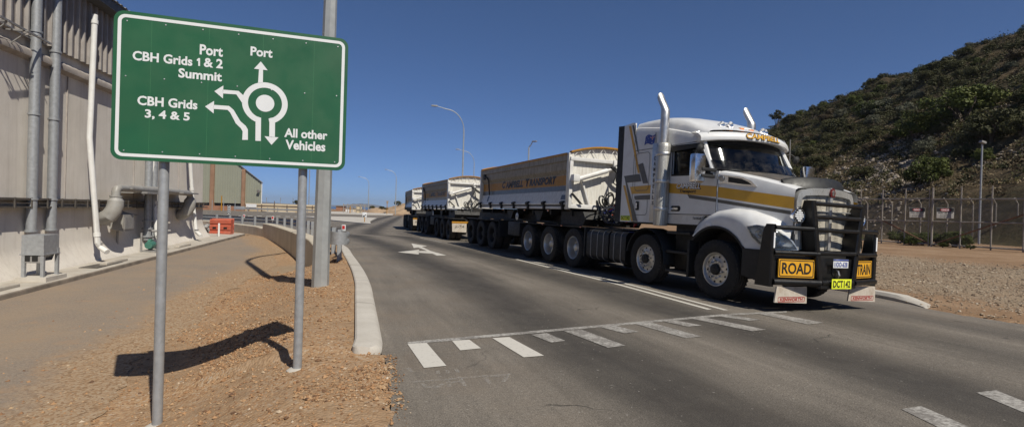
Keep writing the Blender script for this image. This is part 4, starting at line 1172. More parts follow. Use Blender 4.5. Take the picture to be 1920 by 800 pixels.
# sandy rock bank and its shrubs
M['sandrock'] = simple('sandy_rock', (.36, .25, .155), .95, var=.3, scale=.35, bump=.4, bscale=2)
mb = MB(); rows = []
a = PD(686, 398, 165); r_ = random.Random(5)
for j in range(14):
    row = []
    for i in range(70):
        u = 684 + 110 * i / 69; t = j / 13
        top = np.interp(u, [684, 692, 700, 713, 722, 734, 745, 760, 775, 794], [396, 390, 388, 387.6, 389, 386.5, 383, 379.5, 377, 374])
        Dd = 158 + 26 * t; zt = PD(u, top, 168).z
        h = (zt - FZ) * math.sin(min(t * 1.9, 1) * math.pi / 2) * (1 if t < .7 else 1 - (t - .7) / .3 * .8)
        p = PD(u, 390, Dd)
        row.append(V(p.x, Dd, FZ - .3 + max(h, 0) + .35 * mnoise.noise(V(p.x * .35, Dd * .35, 3)) + .2 * mnoise.noise(V(p.x * 1.1, Dd * 1.1, 9))))
    rows.append(row)
mb.grid(rows); struct(mb.build('sandy_bank', [M['sandrock']], ang=None))

# ================================================================== right: gate, fence, floodlight mast
def gd(u): return 1 / (1 / 28.0 + (u - 1646) / 272 * (1 / 22.5 - 1 / 28.0))
def GP(u, v): return PD(u, v, gd(u))
gA = GP(1600, 418); gB = GP(2030, 425)
def gz_(u): p = GP(u, 450); return GZ(p.x, p.y)
def zat(u, v): return GP(u, v).z
chain = N('chain_link'); co = chain.coord('Object')
sep = chain.n('ShaderNodeSeparateXYZ'); chain.l(co, sep.inputs[0])
hx = chain.math('ADD', sep.outputs['X'], sep.outputs['Y'])
def dia(sgn):
    s_ = chain.math('ADD', chain.math('MULTIPLY', hx, sgn * 1.0), sep.outputs['Z'])
    f_ = chain.math('ABSOLUTE', chain.math('SUBTRACT', chain.math('FRACT', chain.math('MULTIPLY', s_, 14)), .5))
    return chain.math('LESS_THAN', f_, .045)
mk = chain.math('MAXIMUM', dia(1), dia(-1))
tn = chain.n('ShaderNodeBsdfTransparent'); mx = chain.n('ShaderNodeMixShader'); chain.l(mk, mx.inputs[0]); chain.l(tn.outputs[0], mx.inputs[1]); chain.l(chain.b.outputs[0], mx.inputs[2])
chain.col((.2, .18, .155)); chain.set(Roughness=.6, Metallic=.3); chain.l(mx.outputs[0], chain.out.inputs['Surface'])
M['chain'] = chain.m
def gate(name, ua, ub, posts, lab, brace, group):
    A_, B_ = GP(ua, 420), GP(ub, 420); o = V(A_.x, A_.y, gz_(ua))
    t = thing(name, lab, 'gate', o, group=group)
    zt_a, zt_b, zb_a, zb_b = zat(ua, 373.5), zat(ub, 372.5), zat(ua, 451 + (ua - 1646) * .0625), zat(ub, 451 + (ub - 1646) * .0625)
    zm_a, zm_b = zat(ua, 413 + (ua - 1646) * .02), zat(ub, 413 + (ub - 1646) * .02)
    def pt(u, z): p = GP(u, 420); return V(p.x, p.y, z) - o
    mb = MB()
    for za_, zb_ in ((zt_a, zt_b), (zm_a, zm_b), (zb_a, zb_b)): mb.tube([pt(ua, za_), pt(ub, zb_)], .035, 8)
    mb.build('rail', [M['post']], t)
    mb = MB(); mb.tube([pt(brace[0], zat(brace[0], brace[1])), pt(brace[2], zat(brace[2], brace[3]))], .035, 6); mb.build('brace', [M['rust']], t)
    for u, v0, r_ in posts:
        mb = MB(); mb.tube([pt(u, gz_(u) - .2), pt(u, zat(u, v0))], r_, 8); mb.build('post', [M['post']], t)
    mb = MB(); mb.add([pt(ua, zb_a), pt(ub, zb_b), pt(ub, zt_b), pt(ua, zt_a)], [(0, 1, 2, 3)]); mb.build('chain_mesh', [M['chain']], t)
    mb = MB()
    for dz in (.18, .38, .58): mb.tube([pt(ua, zt_a + dz), pt(ub, zt_b + dz)], .006, 4)
    mb.build('barbed_wire', [M['rust']], t)
    return t
gate('steel_gate', 1560, 1743, [(1575, 354, .032), (1613, 354, .032), (1653.6, 355, .032), (1696.5, 353.5, .032), (1741.5, 355, .026)], 'left leaf of the rusty steel security gate', (1655, 413, 1741, 456), 'two leaves of the security gate')
gate('steel_gate', 1748, 2010, [(1747.5, 351.5, .05), (1801, 350, .032), (1859, 348, .034), (1920, 346, .034), (1990, 344, .04)], 'right leaf of the rusty steel security gate', (1756, 456, 2010, 372), 'two leaves of the security gate')
M['signred'] = simple('red_sign_band', (.32, .03, .03), .5)
def danger(u0, u1, v0, v1, lab):
    um = (u0 + u1) / 2; dd = gd(um) - .08
    a = PD(u0, v0, dd); b = PD(u1, v1, dd - .2); o = V((a.x + b.x) / 2, (a.y + b.y) / 2, (a.z + b.z) / 2)
    rz = math.atan2(b.y - a.y, b.x - a.x) ; w = math.hypot(b.x - a.x, b.y - a.y) / 2; h = (a.z - b.z) / 2
    t = thing('danger_sign', lab, 'sign', o, rz, 'danger signs on the gate')
    MB().box(-w, w, -.004, .004, -h, h, bev=.002).build('panel', [M['fadedwhite']], t)
    MB().box(-w * .98, w * .98, -.0065, -.0045, h * .2, h * .97).build('header_band', [M['ink']], t)
    mb = MB(); n = 20; mb.add([V(math.cos(6.283 * i / n) * w * .62, -.008, h * .58 + math.sin(6.283 * i / n) * h * .28) for i in range(n)], [tuple(range(n))]); mb.build('header_oval', [M['signred']], t, ang=None)
    mb = MB(); f = lambda x0, z0: (lambda a, b, d: V(x0 + a, -.0095, z0 + b))
    mb.text('DANGER', w * .9, h * .32, f(-w * .45, h * .42), bold=.02); mb.build('heading', [M['inkw']], t, ang=None)
    mb = MB(); mb.text('HIGH VOLTAGE', w * 1.7, h * .22, f(-w * .85, -h * .08), bold=.02); mb.text('AUTHORISED', w * 1.2, h * .18, f(-w * .6, -h * .45)); mb.text('ENTRY ONLY', w * 1.2, h * .18, f(-w * .6, -h * .8)); mb.build('wording', [M['ink']], t, ang=None)
danger(1705.5, 1734.5, 389, 408, 'danger high voltage sign on the left gate leaf')
danger(1756.5, 1788.5, 389, 409.5, 'danger high voltage sign on the right gate leaf')
# rear fence with cranked posts
t = thing('chain_link_fence', 'chain link fence with cranked post tops behind the gate', 'fence', PD(1670, 440, 37.0))
o = t.location
us = [1582, 1625, 1671, 1725, 1775, 1823, 1866, 1907, 1960, 2010]
mb2 = MB(); prevp = None
for i, u in enumerate(us):
    Dd = 37 - (u - 1670) * .022; p = PD(u, 440, Dd); g = GZ(p.x, p.y); zt = PD(u, 382.5, Dd).z; sc = Dd / CAM_F
    mb = MB(); mb.tube([V(p.x, p.y, g - .3) - o, V(p.x, p.y, zt) - o, V(p.x - 10 * sc, p.y - .1, zt + 11 * sc) - o], .04, 8); mb.build('post', [M['post']], t)
    q = (V(p.x, p.y, g) - o, V(p.x, p.y, zt) - o)
    if prevp: mb2.add([prevp[0], q[0], q[1], prevp[1]], [(0, 1, 2, 3)])
    prevp = q
mb2.build('chain_mesh', [M['chain']], t)
p = PD(1836, 440, 31.5); g = GZ(p.x, p.y); H = PD(1837, 270, 31.5).z - g
t = thing('floodlight_mast', 'tall slim grey mast with a small floodlight below the hillside', 'floodlight', (p.x, p.y, g))
MB().tube([V(0, 0, -1), V(0, 0, H)], [.062, .045], 10).build('mast', [M['galv']], t)
mb = MB(); mb.box(-.17, .13, -.12, .12, -.06, .07, bev=.03, M4=Matrix.Translation((-.05, -.1, H + .08)) @ Matrix.Rotation(.35, 4, 'Y')); mb.build('lamp_head', [M['galvdk']], t)
p = PD(1480, 320, 33); t = MB().tube([V(0, 0, -1), V(0, 0, PD(1480, 262, 33).z - .2)], .03, 6).build('whip_pole', [M['galvdk']]); t.location = (p.x, p.y, .2); tag(t, 'thin dark pole seen just behind the far truck mirror', 'pole')
# ================================================================== scrub hillside
def hillz(x, y):
    x = np.asarray(x, float); y = np.asarray(y, float)
    foot = 30 + .045 * (y - 40) + 1.5 * wob(x, y, 6)
    t = (x - foot) / 46.0
    s = np.clip(t, 0, 1)
    prof = np.where(s < .08, s * 1.5, .12 + (s - .08) * .97)          # cut bank, then the slope
    prof = np.minimum(prof, 1.0) + np.clip(t - 1, 0, 2) * .12
    endf = 1 - sstep((y - 165) / 38)
    front = sstep((y + 60) / 60)
    n = np.vectorize(lambda a, b: mnoise.fractal(V(a * .05, b * .05, 1.7), 1.0, 2.0, 5))(x, y)
    n2 = np.vectorize(lambda a, b: mnoise.fractal(V(a * .3, b * .3, 8.1), 1.0, 2.0, 3))(x, y)
    return .3 + (31.5 * prof * (.97 + .0 * y) + 2.0 * n * np.clip(s * 4, 0, 1) + .5 * n2 * np.clip(s * 6, 0, 1)) * endf * front
k = N('scrub_slope_soil'); co = k.coord('Object')
f = k.noise(co, .18, 8, .65); f2 = k.noise(co, 1.4, 8, .7)
c = k.ramp(f2, [(.3, (.045, .034, .02)), (.5, (.092, .068, .04)), (.72, (.175, .13, .082))])
c = k.mix(k.ramp(f, [(.45, 0.0), (.7, .75)]), c, (.06, .055, .028))
k.col(c); k.set(Roughness=1.0, Specular_IOR_Level=.1); k.bump(f2, .8, .3)
M['hillsoil'] = k.m
hx = np.concatenate([np.linspace(24, 80, 80), np.linspace(82, 140, 14)]); hy = np.concatenate([np.linspace(-45, 30, 20), np.linspace(31, 130, 110), np.linspace(132, 210, 40)])
hill = struct(sheet('hillside', hx, hy, hillz, [M['hillsoil']]))
_hx, _hy = hx, hy
from mathutils.bvhtree import BVHTree
_bv = BVHTree.FromPolygons([v.co for v in hill.data.vertices], [tuple(p.vertices) for p in hill.data.polygons])
def HZ(x, y):
    h = _bv.ray_cast(V(x, y, 200), V(0, 0, -1)); return h[0].z if h[0] else 0.0

def leafmat(name, cols, rough=.65):
    k = N(name)
    oi = k.n('ShaderNodeObjectInfo'); tint = k.attr('tint')
    ff = k.math('ADD', k.math('MULTIPLY', tint, .75), k.math('MULTIPLY', oi.outputs['Random'], .3))
    c = k.ramp(ff, [(i / (len(cols) - 1), c) for i, c in enumerate(cols)])
    k.col(c); k.set(Roughness=rough, Specular_IOR_Level=.25)
    try: k.set(Transmission_Weight=0.0)
    except Exception: pass
    return k.m
M['leaf1'] = leafmat('olive_scrub_leaves', [(.026, .027, .009), (.056, .055, .018), (.1, .094, .034)])
M['leaf2'] = leafmat('bright_green_leaves', [(.03, .04, .008), (.068, .082, .016), (.125, .138, .03)])
M['leaf3'] = leafmat('grey_green_leaves', [(.05, .053, .034), (.092, .095, .06), (.145, .142, .095)])
M['leaf4'] = leafmat('brown_heath_leaves', [(.038, .029, .015), (.076, .056, .03), (.13, .098, .055)])
M['bark'] = simple('scrub_bark', (.11, .085, .065), .9, var=.3)
def foliage(seed, W, H, n_clump, n_leaf, leaf, open_=0.0, low=.25):
    """many small leaf faces gathered in uneven clumps through the crown"""
    r = np.random.default_rng(seed); vs = []; fs = []; tint = []
    cl = []
    for i in range(n_clump):
        a = r.uniform(0, 6.283); rad = W * .5 * math.sqrt(r.uniform(0, 1)) * .85
        dome = math.sqrt(max(0, 1 - (rad / (W * .52)) ** 2))
        z = H * (low + (1 - low) * dome * r.uniform(.25, 1.0) * (1 if open_ == 0 else r.uniform(.6, 1.05)))
        cl.append((rad * math.cos(a), rad * math.sin(a), z, W * r.uniform(.09, .2) * (1 - .4 * open_), r.uniform(0, 1)))
    per = n_leaf // n_clump
    for cx, cy, cz, cr_, tn in cl:
        d = r.normal(size=(per, 3)); d /= np.linalg.norm(d, axis=1)[:, None]
        pos = d * (cr_ * r.uniform(.35, 1.05, (per, 1)) ** .6) * np.array([1, 1, .72]) + np.array([cx, cy, cz])
        nrm = d + r.normal(size=(per, 3)) * .55; nrm /= np.linalg.norm(nrm, axis=1)[:, None]
        t1 = np.cross(nrm, r.normal(size=(per, 3))); t1 /= np.linalg.norm(t1, axis=1)[:, None]; t2 = np.cross(nrm, t1)
        s = leaf * r.uniform(.55, 1.25, (per, 1))
        q = np.stack([pos - t1 * s, pos + t2 * s * .5, pos + t1 * s, pos - t2 * s * .5], 1)
        o = len(vs); vs += q.reshape(-1, 3).tolist(); fs += (np.arange(per * 4).reshape(-1, 4) + o).tolist()
        tint += np.repeat(np.clip(tn * .7 + r.uniform(0, .3, per), 0, 1), 4).tolist()
    return vs, fs, tint
def leafmesh(name, data, mat):
    vs, fs, tint = data
    me = bpy.data.meshes.new(name); me.from_pydata(vs, [], fs); me.materials.append(mat)
    a = me.attributes.new('tint', 'FLOAT', 'POINT'); a.data.foreach_set('value', np.array(tint, np.float32)); me.update(); return me
def bush_proto(seed, W, H, mat, n_leaf, leaf, open_=0.0, low=.2, n_cl=26):
    fm = leafmesh('foliage', foliage(seed, W, H, n_cl, n_leaf, leaf, open_, low), mat)
    r = random.Random(seed); mb = MB()
    for i in range(7 if open_ == 0 else 10):
        a = r.uniform(0, 6.28); rad = W * r.uniform(.12, .42); z = H * r.uniform(.5, .9)
        mb.tube([V(0, 0, -.3), V(rad * .3 * math.cos(a), rad * .3 * math.sin(a), z * .4), V(rad * .75 * math.cos(a + .3), rad * .75 * math.sin(a + .3), z * .75), V(rad * math.cos(a), rad * math.sin(a), z)], [.07 * W / 3, .05 * W / 3, .035 * W / 3, .012], 5)
    so = mb.build('stem', [M['bark']]); sm_ = so.data; bpy.data.objects.remove(so)
    return fm, sm_
protos = {
    'olive': [bush_proto(i, 3.4, 2.0, M['leaf1'], 6000, .085) for i in range(4)],
    'green': [bush_proto(10 + i, 3.6, 2.5, M['leaf2'], 6500, .085) for i in range(3)],
    'grey': [bush_proto(20 + i, 3.0, 2.0, M['leaf3'], 5200, .08) for i in range(3)],
    'brown': [bush_proto(30 + i, 2.8, 1.2, M['leaf4'], 4500, .075) for i in range(3)],
    'open': [bush_proto(40 + i, 3.2, 3.6, M['leaf1'], 2200, .095, .7, .5, 15) for i in range(3)],
}
LAB = {'olive': 'rounded dark olive scrub bush on the hillside', 'green': 'bright green leafy bush on the hillside', 'grey': 'pale grey green bush on the hillside', 'brown': 'low brownish heath bush on the hillside',
       'open': 'thin open crowned small tree on the hillside ridge'}
def plant(kind, x, y, s, label=None, group=None, cat='bush', name='scrub_bush', z=None, sz=1.0):
    r = random
    fm, sm_ = r.choice(protos[kind])
    z = HZ(x, y) if z is None else z
    t = thing(name, label or LAB[kind], cat, (x, y, z - .12 * s), r.uniform(0, 6.28), group or kind + ' bushes of the hillside')
    t.scale = (s, s, s * sz * r.uniform(.85, 1.15))
    for nm, me in (('foliage', fm), ('stem', sm_)):
        o = bpy.data.objects.new(nm, me); COL.objects.link(o); o.parent = t
    return t
random.seed(11)
placed = []
def shows(x, y, z, left=1385):
    d = V(x, y, z) - EYE; a = d.x / d.y * CAM_F; b = -d.z / d.y * CAM_F
    u = 960 + a * cr - b * sr; v = 400 + a * sr + b * cr
    return left < u < 1945 and v > -10
tries = 0
while len(placed) < 270 and tries < 9000:
    tries += 1
    y = random.uniform(44, 192); x = random.uniform(38, 82)
    z = HZ(x, y)
    if not shows(x, y, z + 1, 1340) or z < 3.5: continue
    patch = mnoise.noise(V(x * .06, y * .06, 4))
    dens = .75 + .5 * patch
    if z < 9: dens *= .45
    if random.random() > dens: continue
    s = random.uniform(.45, 1.1) * (1 if random.random() < .85 else 1.5)
    if HZ(x, y) > 27: s = min(s, .8)
    if any((x - a) ** 2 + (y - b) ** 2 < (1.15 * (s + c)) ** 2 for a, b, c in placed): continue
    placed.append((x, y, s))
    ridge = z > 28.5
    w = random.random()
    kind = ('open' if w < .2 else 'olive' if w < .7 else 'grey' if w < .85 else 'green') if ridge else ('olive' if w < .38 else 'green' if w < .48 else 'grey' if w < .66 else 'brown' if w < .96 else 'open')
    plant(kind, x, y, s, cat='tree' if kind == 'open' else 'bush', name='small_tree' if kind == 'open' else 'scrub_bush')
# bigger bushes that stand out in the photo
for u, v, D_, kind, s, lab in ((1745, 345, 48, 'green', 1.15, 'broad dark green bush on the bank just above the gate signs'), (1810, 225, 78, 'green', 2.2, 'largest bright green bush in the middle of the hillside'), (1720, 255, 82, 'green', 1.7, 'wide green bush left of the largest green one'),
                               (1650, 215, 95, 'grey', 1.9, 'rounded pale bush high on the left part of the slope'), (1860, 262, 66, 'olive', 1.7, 'dark bush right of the largest green bush')):
    d = ray(u, v); h = _bv.ray_cast(EYE, d.normalized()); q = h[0] if h[0] else PD(u, v, D_)
    plant(kind, q.x, q.y, s, lab, z=q.z - .35 * s)
# low scrub cover, dry grass and stones that nobody could count
r2 = np.random.default_rng(5); vs = []; fs = []; tint = []
def scatter_cover(n, leaf, per, hgt, zmin, zmax, fn):
    vs = []; fs = []; tint = []; c = 0; tr = 0
    while c < n and tr < n * 6:
        tr += 1
        y = r2.uniform(35, 200); x = r2.uniform(33, 84)
        z = HZ(x, y)
        if not (zmin < z < zmax) or not shows(x, y, z, 1130) or r2.uniform() > fn(x, y, z): continue
        c += 1; tn = r2.uniform()
        rad = r2.uniform(.3, .95)
        p = np.array([x, y, z]) + np.column_stack([r2.normal(0, rad * .5, per), r2.normal(0, rad * .5, per), np.abs(r2.normal(0, hgt, per))])
        nrm = r2.normal(size=(per, 3)) + np.array([0, 0, .6]); nrm /= np.linalg.norm(nrm, axis=1)[:, None]
        t1 = np.cross(nrm, r2.normal(size=(per, 3))); t1 /= np.linalg.norm(t1, axis=1)[:, None]; t2 = np.cross(nrm, t1)
        s = leaf * r2.uniform(.6, 1.3, (per, 1))
        q = np.stack([p - t1 * s, p + t2 * s * .5, p + t1 * s, p - t2 * s * .5], 1)
        o = len(vs); vs += q.reshape(-1, 3).tolist(); fs += (np.arange(per * 4).reshape(-1, 4) + o).tolist(); tint += np.repeat(np.clip(tn * .7 + r2.uniform(0, .3, per), 0, 1), 4).tolist()
    return vs, fs, tint
for nm, mt, n, leaf, per, hg, z0, z1, fn in (('low_scrub', M['leaf1'], 4300, .11, 70, .32, 3, 60, lambda x, y, z: 1.0 if z > 9 else .35), ('dry_heath', M['leaf4'], 2200, .09, 55, .2, 1.5, 60, lambda x, y, z: .9), ('dry_grass', leafmat('dry_grass_blades', [(.12, .085, .046), (.22, .165, .09), (.33, .255, .155)]), 2600, .075, 36, .12, .8, 15, lambda x, y, z: .9)):
    me = leafmesh(nm, scatter_cover(n, leaf, per, hg, z0, z1, fn), mt); o = bpy.data.objects.new(nm, me); COL.objects.link(o); struct(o, 'stuff')
M['hillrock'] = simple('pale_hill_rock', (.27, .225, .18), .9, var=.3, scale=.8, bump=.3, bscale=4)
mb = MB(); r_ = random.Random(9); c = 0
while c < 1500:
    y = r_.uniform(36, 120); x = r_.uniform(30, 60); z = HZ(x, y)
    if not shows(x, y, z) or z > 15: continue
    if mnoise.noise(V(x * .09, y * .09, 20)) < .0 + (z / 70) - (.12 if y > 50 else 0): continue
    c += 1; rock(mb, (x, y, z + .02), r_.uniform(.06, .22) * (1 if r_.random() < .94 else 2.0), r_)
c = 0
while c < 1100:
    u = r_.gauss(1672, 42); v = r_.gauss(318, 26)
    h = _bv.ray_cast(EYE, ray(u, v).normalized())
    if h[0] is None or mnoise.noise(V(u * .03, v * .05, 3)) < -.12: c += .2; continue
    c += 1; q = h[0]; rock(mb, (q.x, q.y, q.z + .02), r_.uniform(.06, .2) * (1 if r_.random() < .9 else 1.9), r_)
struct(mb.build('scree', [M['hillrock']], ang=None), 'stuff')
# weeds along the gate and a few shrubs on the far bank
def weed(x, y, s, lab, kind='green', grp='weeds along the gate'):
    plant(kind, x, y, s, lab, grp, 'weed', 'weed', z=GZ(x, y), sz=.8)
for i, (u, dd, s) in enumerate(((1700, -.3, .17), (1716, .4, .2), (1752, -.5, .14), (1775, 1.5, .3), (1792, -.8, .11), (1826, 2.5, .3), (1850, 3, .34), (1882, 2.5, .35), (1905, 3.2, .35), (1640, 1.5, .22), (1788, 3.5, .38), (1868, 4.5, .4), (1922, 3, .3))):
    p = GP(u, 455); weed(p.x, p.y + dd, s, 'small green weed growing at the foot of the steel gate')
for u, v, D_, s, lab in ((698, 391, 172, .62, 'small dark tree on top of the sandy bank'), (716, 391, 166, .55, 'dark shrub on the sandy bank left of the triangular sign'), (746, 384, 168, .75, 'dark shrub beside the lamp on the sandy bank'), (724, 392, 160, .4, 'low shrub at the foot of the triangular sign'), (557, 383.5, 200, .9, 'dark shrub beyond the cream fence')):
    p = PD(u, v, D_); plant('olive', p.x, p.y, s, lab, 'shrubs on the far bank', 'shrub', 'shrub', z=p.z - .2)

# ================================================================== loose stones
k = N('ironstone_gravel'); v_ = k.attr('tint')
k.col(k.ramp(v_, [(0, (.08, .045, .028)), (.25, (.21, .11, .052)), (.5, (.36, .2, .095)), (.85, (.38, .26, .15)), (1, (.5, .43, .34))])); k.set(Roughness=.85)
M['stones'] = k.m
def stones(name, pts, mt):
    vs = []; fs = []; tint = []
    base = np.array([(1, 0, 0), (-1, 0, 0), (0, 1, 0), (0, -1, 0), (0, 0, 1), (0, 0, -1)], float)
    F8 = [(0, 2, 4), (2, 1, 4), (1, 3, 4), (3, 0, 4), (2, 0, 5), (1, 2, 5), (3, 1, 5), (0, 3, 5)]
    for x, y, z, s in pts:
        q = base * s * rng.uniform(.6, 1.2, (6, 1)) * np.array([1, 1, .7]); a = rng.uniform(0, 6.28)
        c_, s_ = math.cos(a), math.sin(a); q = np.column_stack([q[:, 0] * c_ - q[:, 1] * s_, q[:, 0] * s_ + q[:, 1] * c_, q[:, 2]]) + np.array([x, y, z + s * .25]) + rng.normal(0, s * .12, (6, 3))
        o = len(vs); vs += q.tolist(); fs += [tuple(i + o for i in f) for f in F8]; tint += [float(rng.beta(2, 2))] * 6
    me = leafmesh(name, (vs, fs, tint), mt); o = bpy.data.objects.new(name, me); COL.objects.link(o); return struct(o, 'stuff')
pts = []
while len(pts) < 30000:
    y = 2.0 + 12 * rng.uniform() ** 1.5; x = rng.uniform(-8.5, -.6)
    L_, D_ = float(xl(y)), float(interp(y, XD))
    if x > L_ - (.34 if y > 5.2 else -.15 * rng.uniform()) or x < D_ - 2.6: continue
    pr = 1.0 if x > D_ + .3 else max(0, 1 - (D_ + .3 - x) / 2.6) ** 2 * .4
    if mnoise.noise(V(x * .8, y * .8, 2)) < .08 and rng.uniform() < .78: continue
    if rng.uniform() > pr: continue
    if x > L_: z = RZ(x, y) + .004
    else: z = GZ(x, y)
    pts.append((x, y, z, float(np.clip(rng.lognormal(-4.8, .5), .004, .03))))
stones('gravel_stones', pts, M['stones'])
pts = []
while len(pts) < 9000:
    y = rng.uniform(7.5, 24); x = rng.uniform(7.5, 24)
    d = x - float(xr(y))
    if d < -.1 or d > 10 or x / y > 1.08 or x / y < .55: continue
    if not (1.2 < d < 8.6) and rng.uniform() > .35: continue
    pts.append((x, y, GZ(x, y), float(np.clip(rng.lognormal(-4.0, .4), .008, .06))))
k = N('pale_crushed_rock'); k.col(k.ramp(k.attr('tint'), [(0, (.12, .08, .052)), (.4, (.25, .185, .125)), (.7, (.36, .285, .205)), (1, (.46, .4, .32))])); k.set(Roughness=.9); M['stones2'] = k.m
stones('crushed_rock', pts, M['stones2'])
# ================================================================== road train
def frame(name, label, cat, o, th, tilt, pivot=-1.22, z=0.0, group=None):
    t = tag(empty(name), label, cat, group)
    f = V(math.sin(th), -math.cos(th), 0); l = V(math.cos(th), math.sin(th), 0); u = V(0, 0, 1)
    l2 = l * math.cos(tilt) - u * math.sin(tilt); u2 = u * math.cos(tilt) + l * math.sin(tilt)
    base = Vector((o[0], o[1], z)) + l * pivot
    org = base - l2 * pivot
    m = Matrix((f, l2, u2)).transposed().to_4x4(); m.translation = org
    t.matrix_world = m
    return t
TW = 2.44
TH0 = .40
truck = frame('prime_mover', 'white bonneted prime mover with yellow stripe, chrome stacks and black bull bar', 'truck', (4.745, 9.817), TH0, .025)
I3 = lambda a, b, c: V(a, b, c)

# ---- wheels
M['tread'] = simple('tyre_tread', (.022, .021, .02), .85, var=.3, dirt=(.14, .115, .09), dirt_amt=.5, bump=.3, bscale=40)
def tyre_mb(w=.29, rad=.525):
    mb = MB(); h = w / 2
    prof = [(.288, -h * .78), (.31, -h * .9), (.36, -h), (.42, -h * 1.03), (.47, -h), (.5, -h * .94), (rad - .006, -h * .84), (rad, -h * .78)]
    mats = [0] * 7
    for c in (-.62, -.22, .22, .62):
        x = c * h; prof += [(rad, x - .009), (rad - .014, x - .007), (rad - .014, x + .007), (rad, x + .009)]
    prof += [(rad, h * .78), (rad - .006, h * .84), (.5, h * .94), (.47, h), (.42, h * 1.03), (.36, h), (.31, h * .9), (.288, h * .78)]
    mb.lathe(prof, (0, 0, 0), (0, 1, 0), 44, mats=[0 if (i < 7 or i > len(prof) - 9) else 1 for i in range(len(prof) - 1)])
    # sidewall lettering blocks / lugs
    for i in range(44):
        a = 2 * math.pi * i / 44
        c = V(math.cos(a) * .508, 0, math.sin(a) * .508)
        Mx = Matrix.Translation(c) @ Matrix.Rotation(-a, 4, 'Y')
        for s in (-1, 1): mb.box(-.006, .012, s * h * .8, s * h * .97, -.016, .016, 1, M4=Mx)
    return mb
def steer_rim_mb():
    mb = MB()   # outer side is -y
    mb.lathe([(.29, .11), (.3, .1), (.296, -.11), (.305, -.125), (.3, -.132), (.285, -.128), (.275, -.11), (.262, -.085), (.25, -.078), (.2, -.082), (.16, -.1), (.115, -.112), (.1, -.108)], (0, 0, 0), (0, 1, 0), 40, 0)
    mb.lathe([(.1, -.1), (.098, -.15), (.085, -.165), (.05, -.172), (.045, -.185), (.0, -.187)], (0, 0, 0), (0, 1, 0), 20, 1)
    for i in range(10):
        a = 2 * math.pi * i / 10; c = V(.155 * math.cos(a), -.105, .155 * math.sin(a))
        mb.lathe([(.019, 0), (.019, -.03), (.013, -.048), (.0, -.05)], c, (0, 1, 0), 6, 2)
        a += math.pi / 10; c = V(.226 * math.cos(a), -.083, .226 * math.sin(a))
        mb.lathe([(.019, 0), (.019, -.003), (0, -.0035)], c, (0, 1, 0), 12, 1)
    return mb
def drive_rim_mb():
    mb = MB()
    mb.lathe([(.29, .45), (.3, .44), (.296, .14), (.296, -.11), (.307, -.13), (.3, -.137), (.286, -.13), (.274, -.1), (.268, -.02), (.25, .06), (.225, .085), (.2, .09), (.13, .085)], (0, 0, 0), (0, 1, 0), 40, 0)
    mb.lathe([(.13, .086), (.125, .02), (.11, -.03), (.1, -.05), (.075, -.065), (.0, -.07)], (0, 0, 0), (0, 1, 0), 24, 2)
    for i in range(10):
        a = 2 * math.pi * i / 10; mb.lathe([(.019, 0), (.019, -.04), (.0, -.045)], V(.165 * math.cos(a), .087, .165 * math.sin(a)), (0, 1, 0), 6, 2)
        a += math.pi / 10; mb.lathe([(.018, 0), (.018, -.003), (0, -.0035)], V(.22 * math.cos(a), .087, .22 * math.sin(a)), (0, 1, 0), 10, 1)
    return mb
tm1 = None
def mk_wheel(root, x, y, kind):
    """rim object with tyre as its sub-part; dual wheels carry two tyres"""
    global tm1
    if kind not in WH:
        if kind == 'steer': r_ = steer_rim_mb().build('wheel', [M['alu'], M['blackm'], M['chrome']])
        elif kind == 'drive': r_ = drive_rim_mb().build('wheel', [M['steel'], M['blackm'], M['steel']])
        else: r_ = drive_rim_mb().build('wheel', [M['chassis'], M['blackm'], M['chassis']])
        tmb = tyre_mb()
        t_ = tmb.build('tyre', [M['rubber'], M['tread']])
        WH[kind] = (r_.data, t_.data); bpy.data.objects.remove(r_); bpy.data.objects.remove(t_)
    rm, tm = WH[kind]
    s = -1 if y < 0 else 1
    o = bpy.data.objects.new('wheel', rm); COL.objects.link(o); o.parent = root
    o.location = (x, y - s * .145, .525)
    o.rotation_euler = (0, random.uniform(0, 6), 0) if s < 0 else (0, random.uniform(0, 6), math.pi)
    n = 1 if kind == 'steer' else 2
    for i in range(n):
        t = bpy.data.objects.new('tyre', tm); COL.objects.link(t); t.parent = o; t.location = (0, i * .335, 0)
    return o
WH = {}
for x in (0.02, -1.98):
    for y in (-1.22, 1.22): mk_wheel(truck, x, y, 'steer')
for x in (-5.1, -6.55, -8.0):
    for y in (-1.22, 1.22): mk_wheel(truck, x, y, 'drive')

# ---- chassis
mb = MB()
for s in (-1, 1): mb.box(-9.2, 1.15, s * .43 - .045, s * .43 + .045, .72, 1.02)
for x in (-.9, -2.9, -4.2, -5.8, -7.3, -9.1): mb.box(x - .06, x + .06, -.4, .4, .74, .98)
for x in (.02, -1.98): mb.tube([V(x, -1.0, .5), V(x, -.6, .42), V(x, .6, .42), V(x, 1.0, .5)], .07, 8)
for x in (-5.1, -6.55, -8.0):
    mb.tube([V(x, -.9, .525), V(x, .9, .525)], .1, 10); mb.lathe([(0, -.2), (.22, -.14), (.26, 0), (.22, .14), (0, .2)], (x, 0, .53), (1, 0, 0), 14)
mb.box(-9.0, -4.5, -.38, .38, 1.03, 1.06)
mb.lathe([(.0, .0), (.5, .0), (.52, .04), (.48, .09), (.0, .09)], (-6.4, 0, 1.13), (0, 0, 1), 24)
mb.box(-.62, 1.05, -.7, .7, .6, 1.4)
mb.build('chassis_frame', [M['chassis']], truck)
mb = MB()
mb.box(-4.5, -3.05, -1.05, 1.05, 1.06, 1.1, bev=.01); mb.build('deck_plate', [M['chassis']], truck)
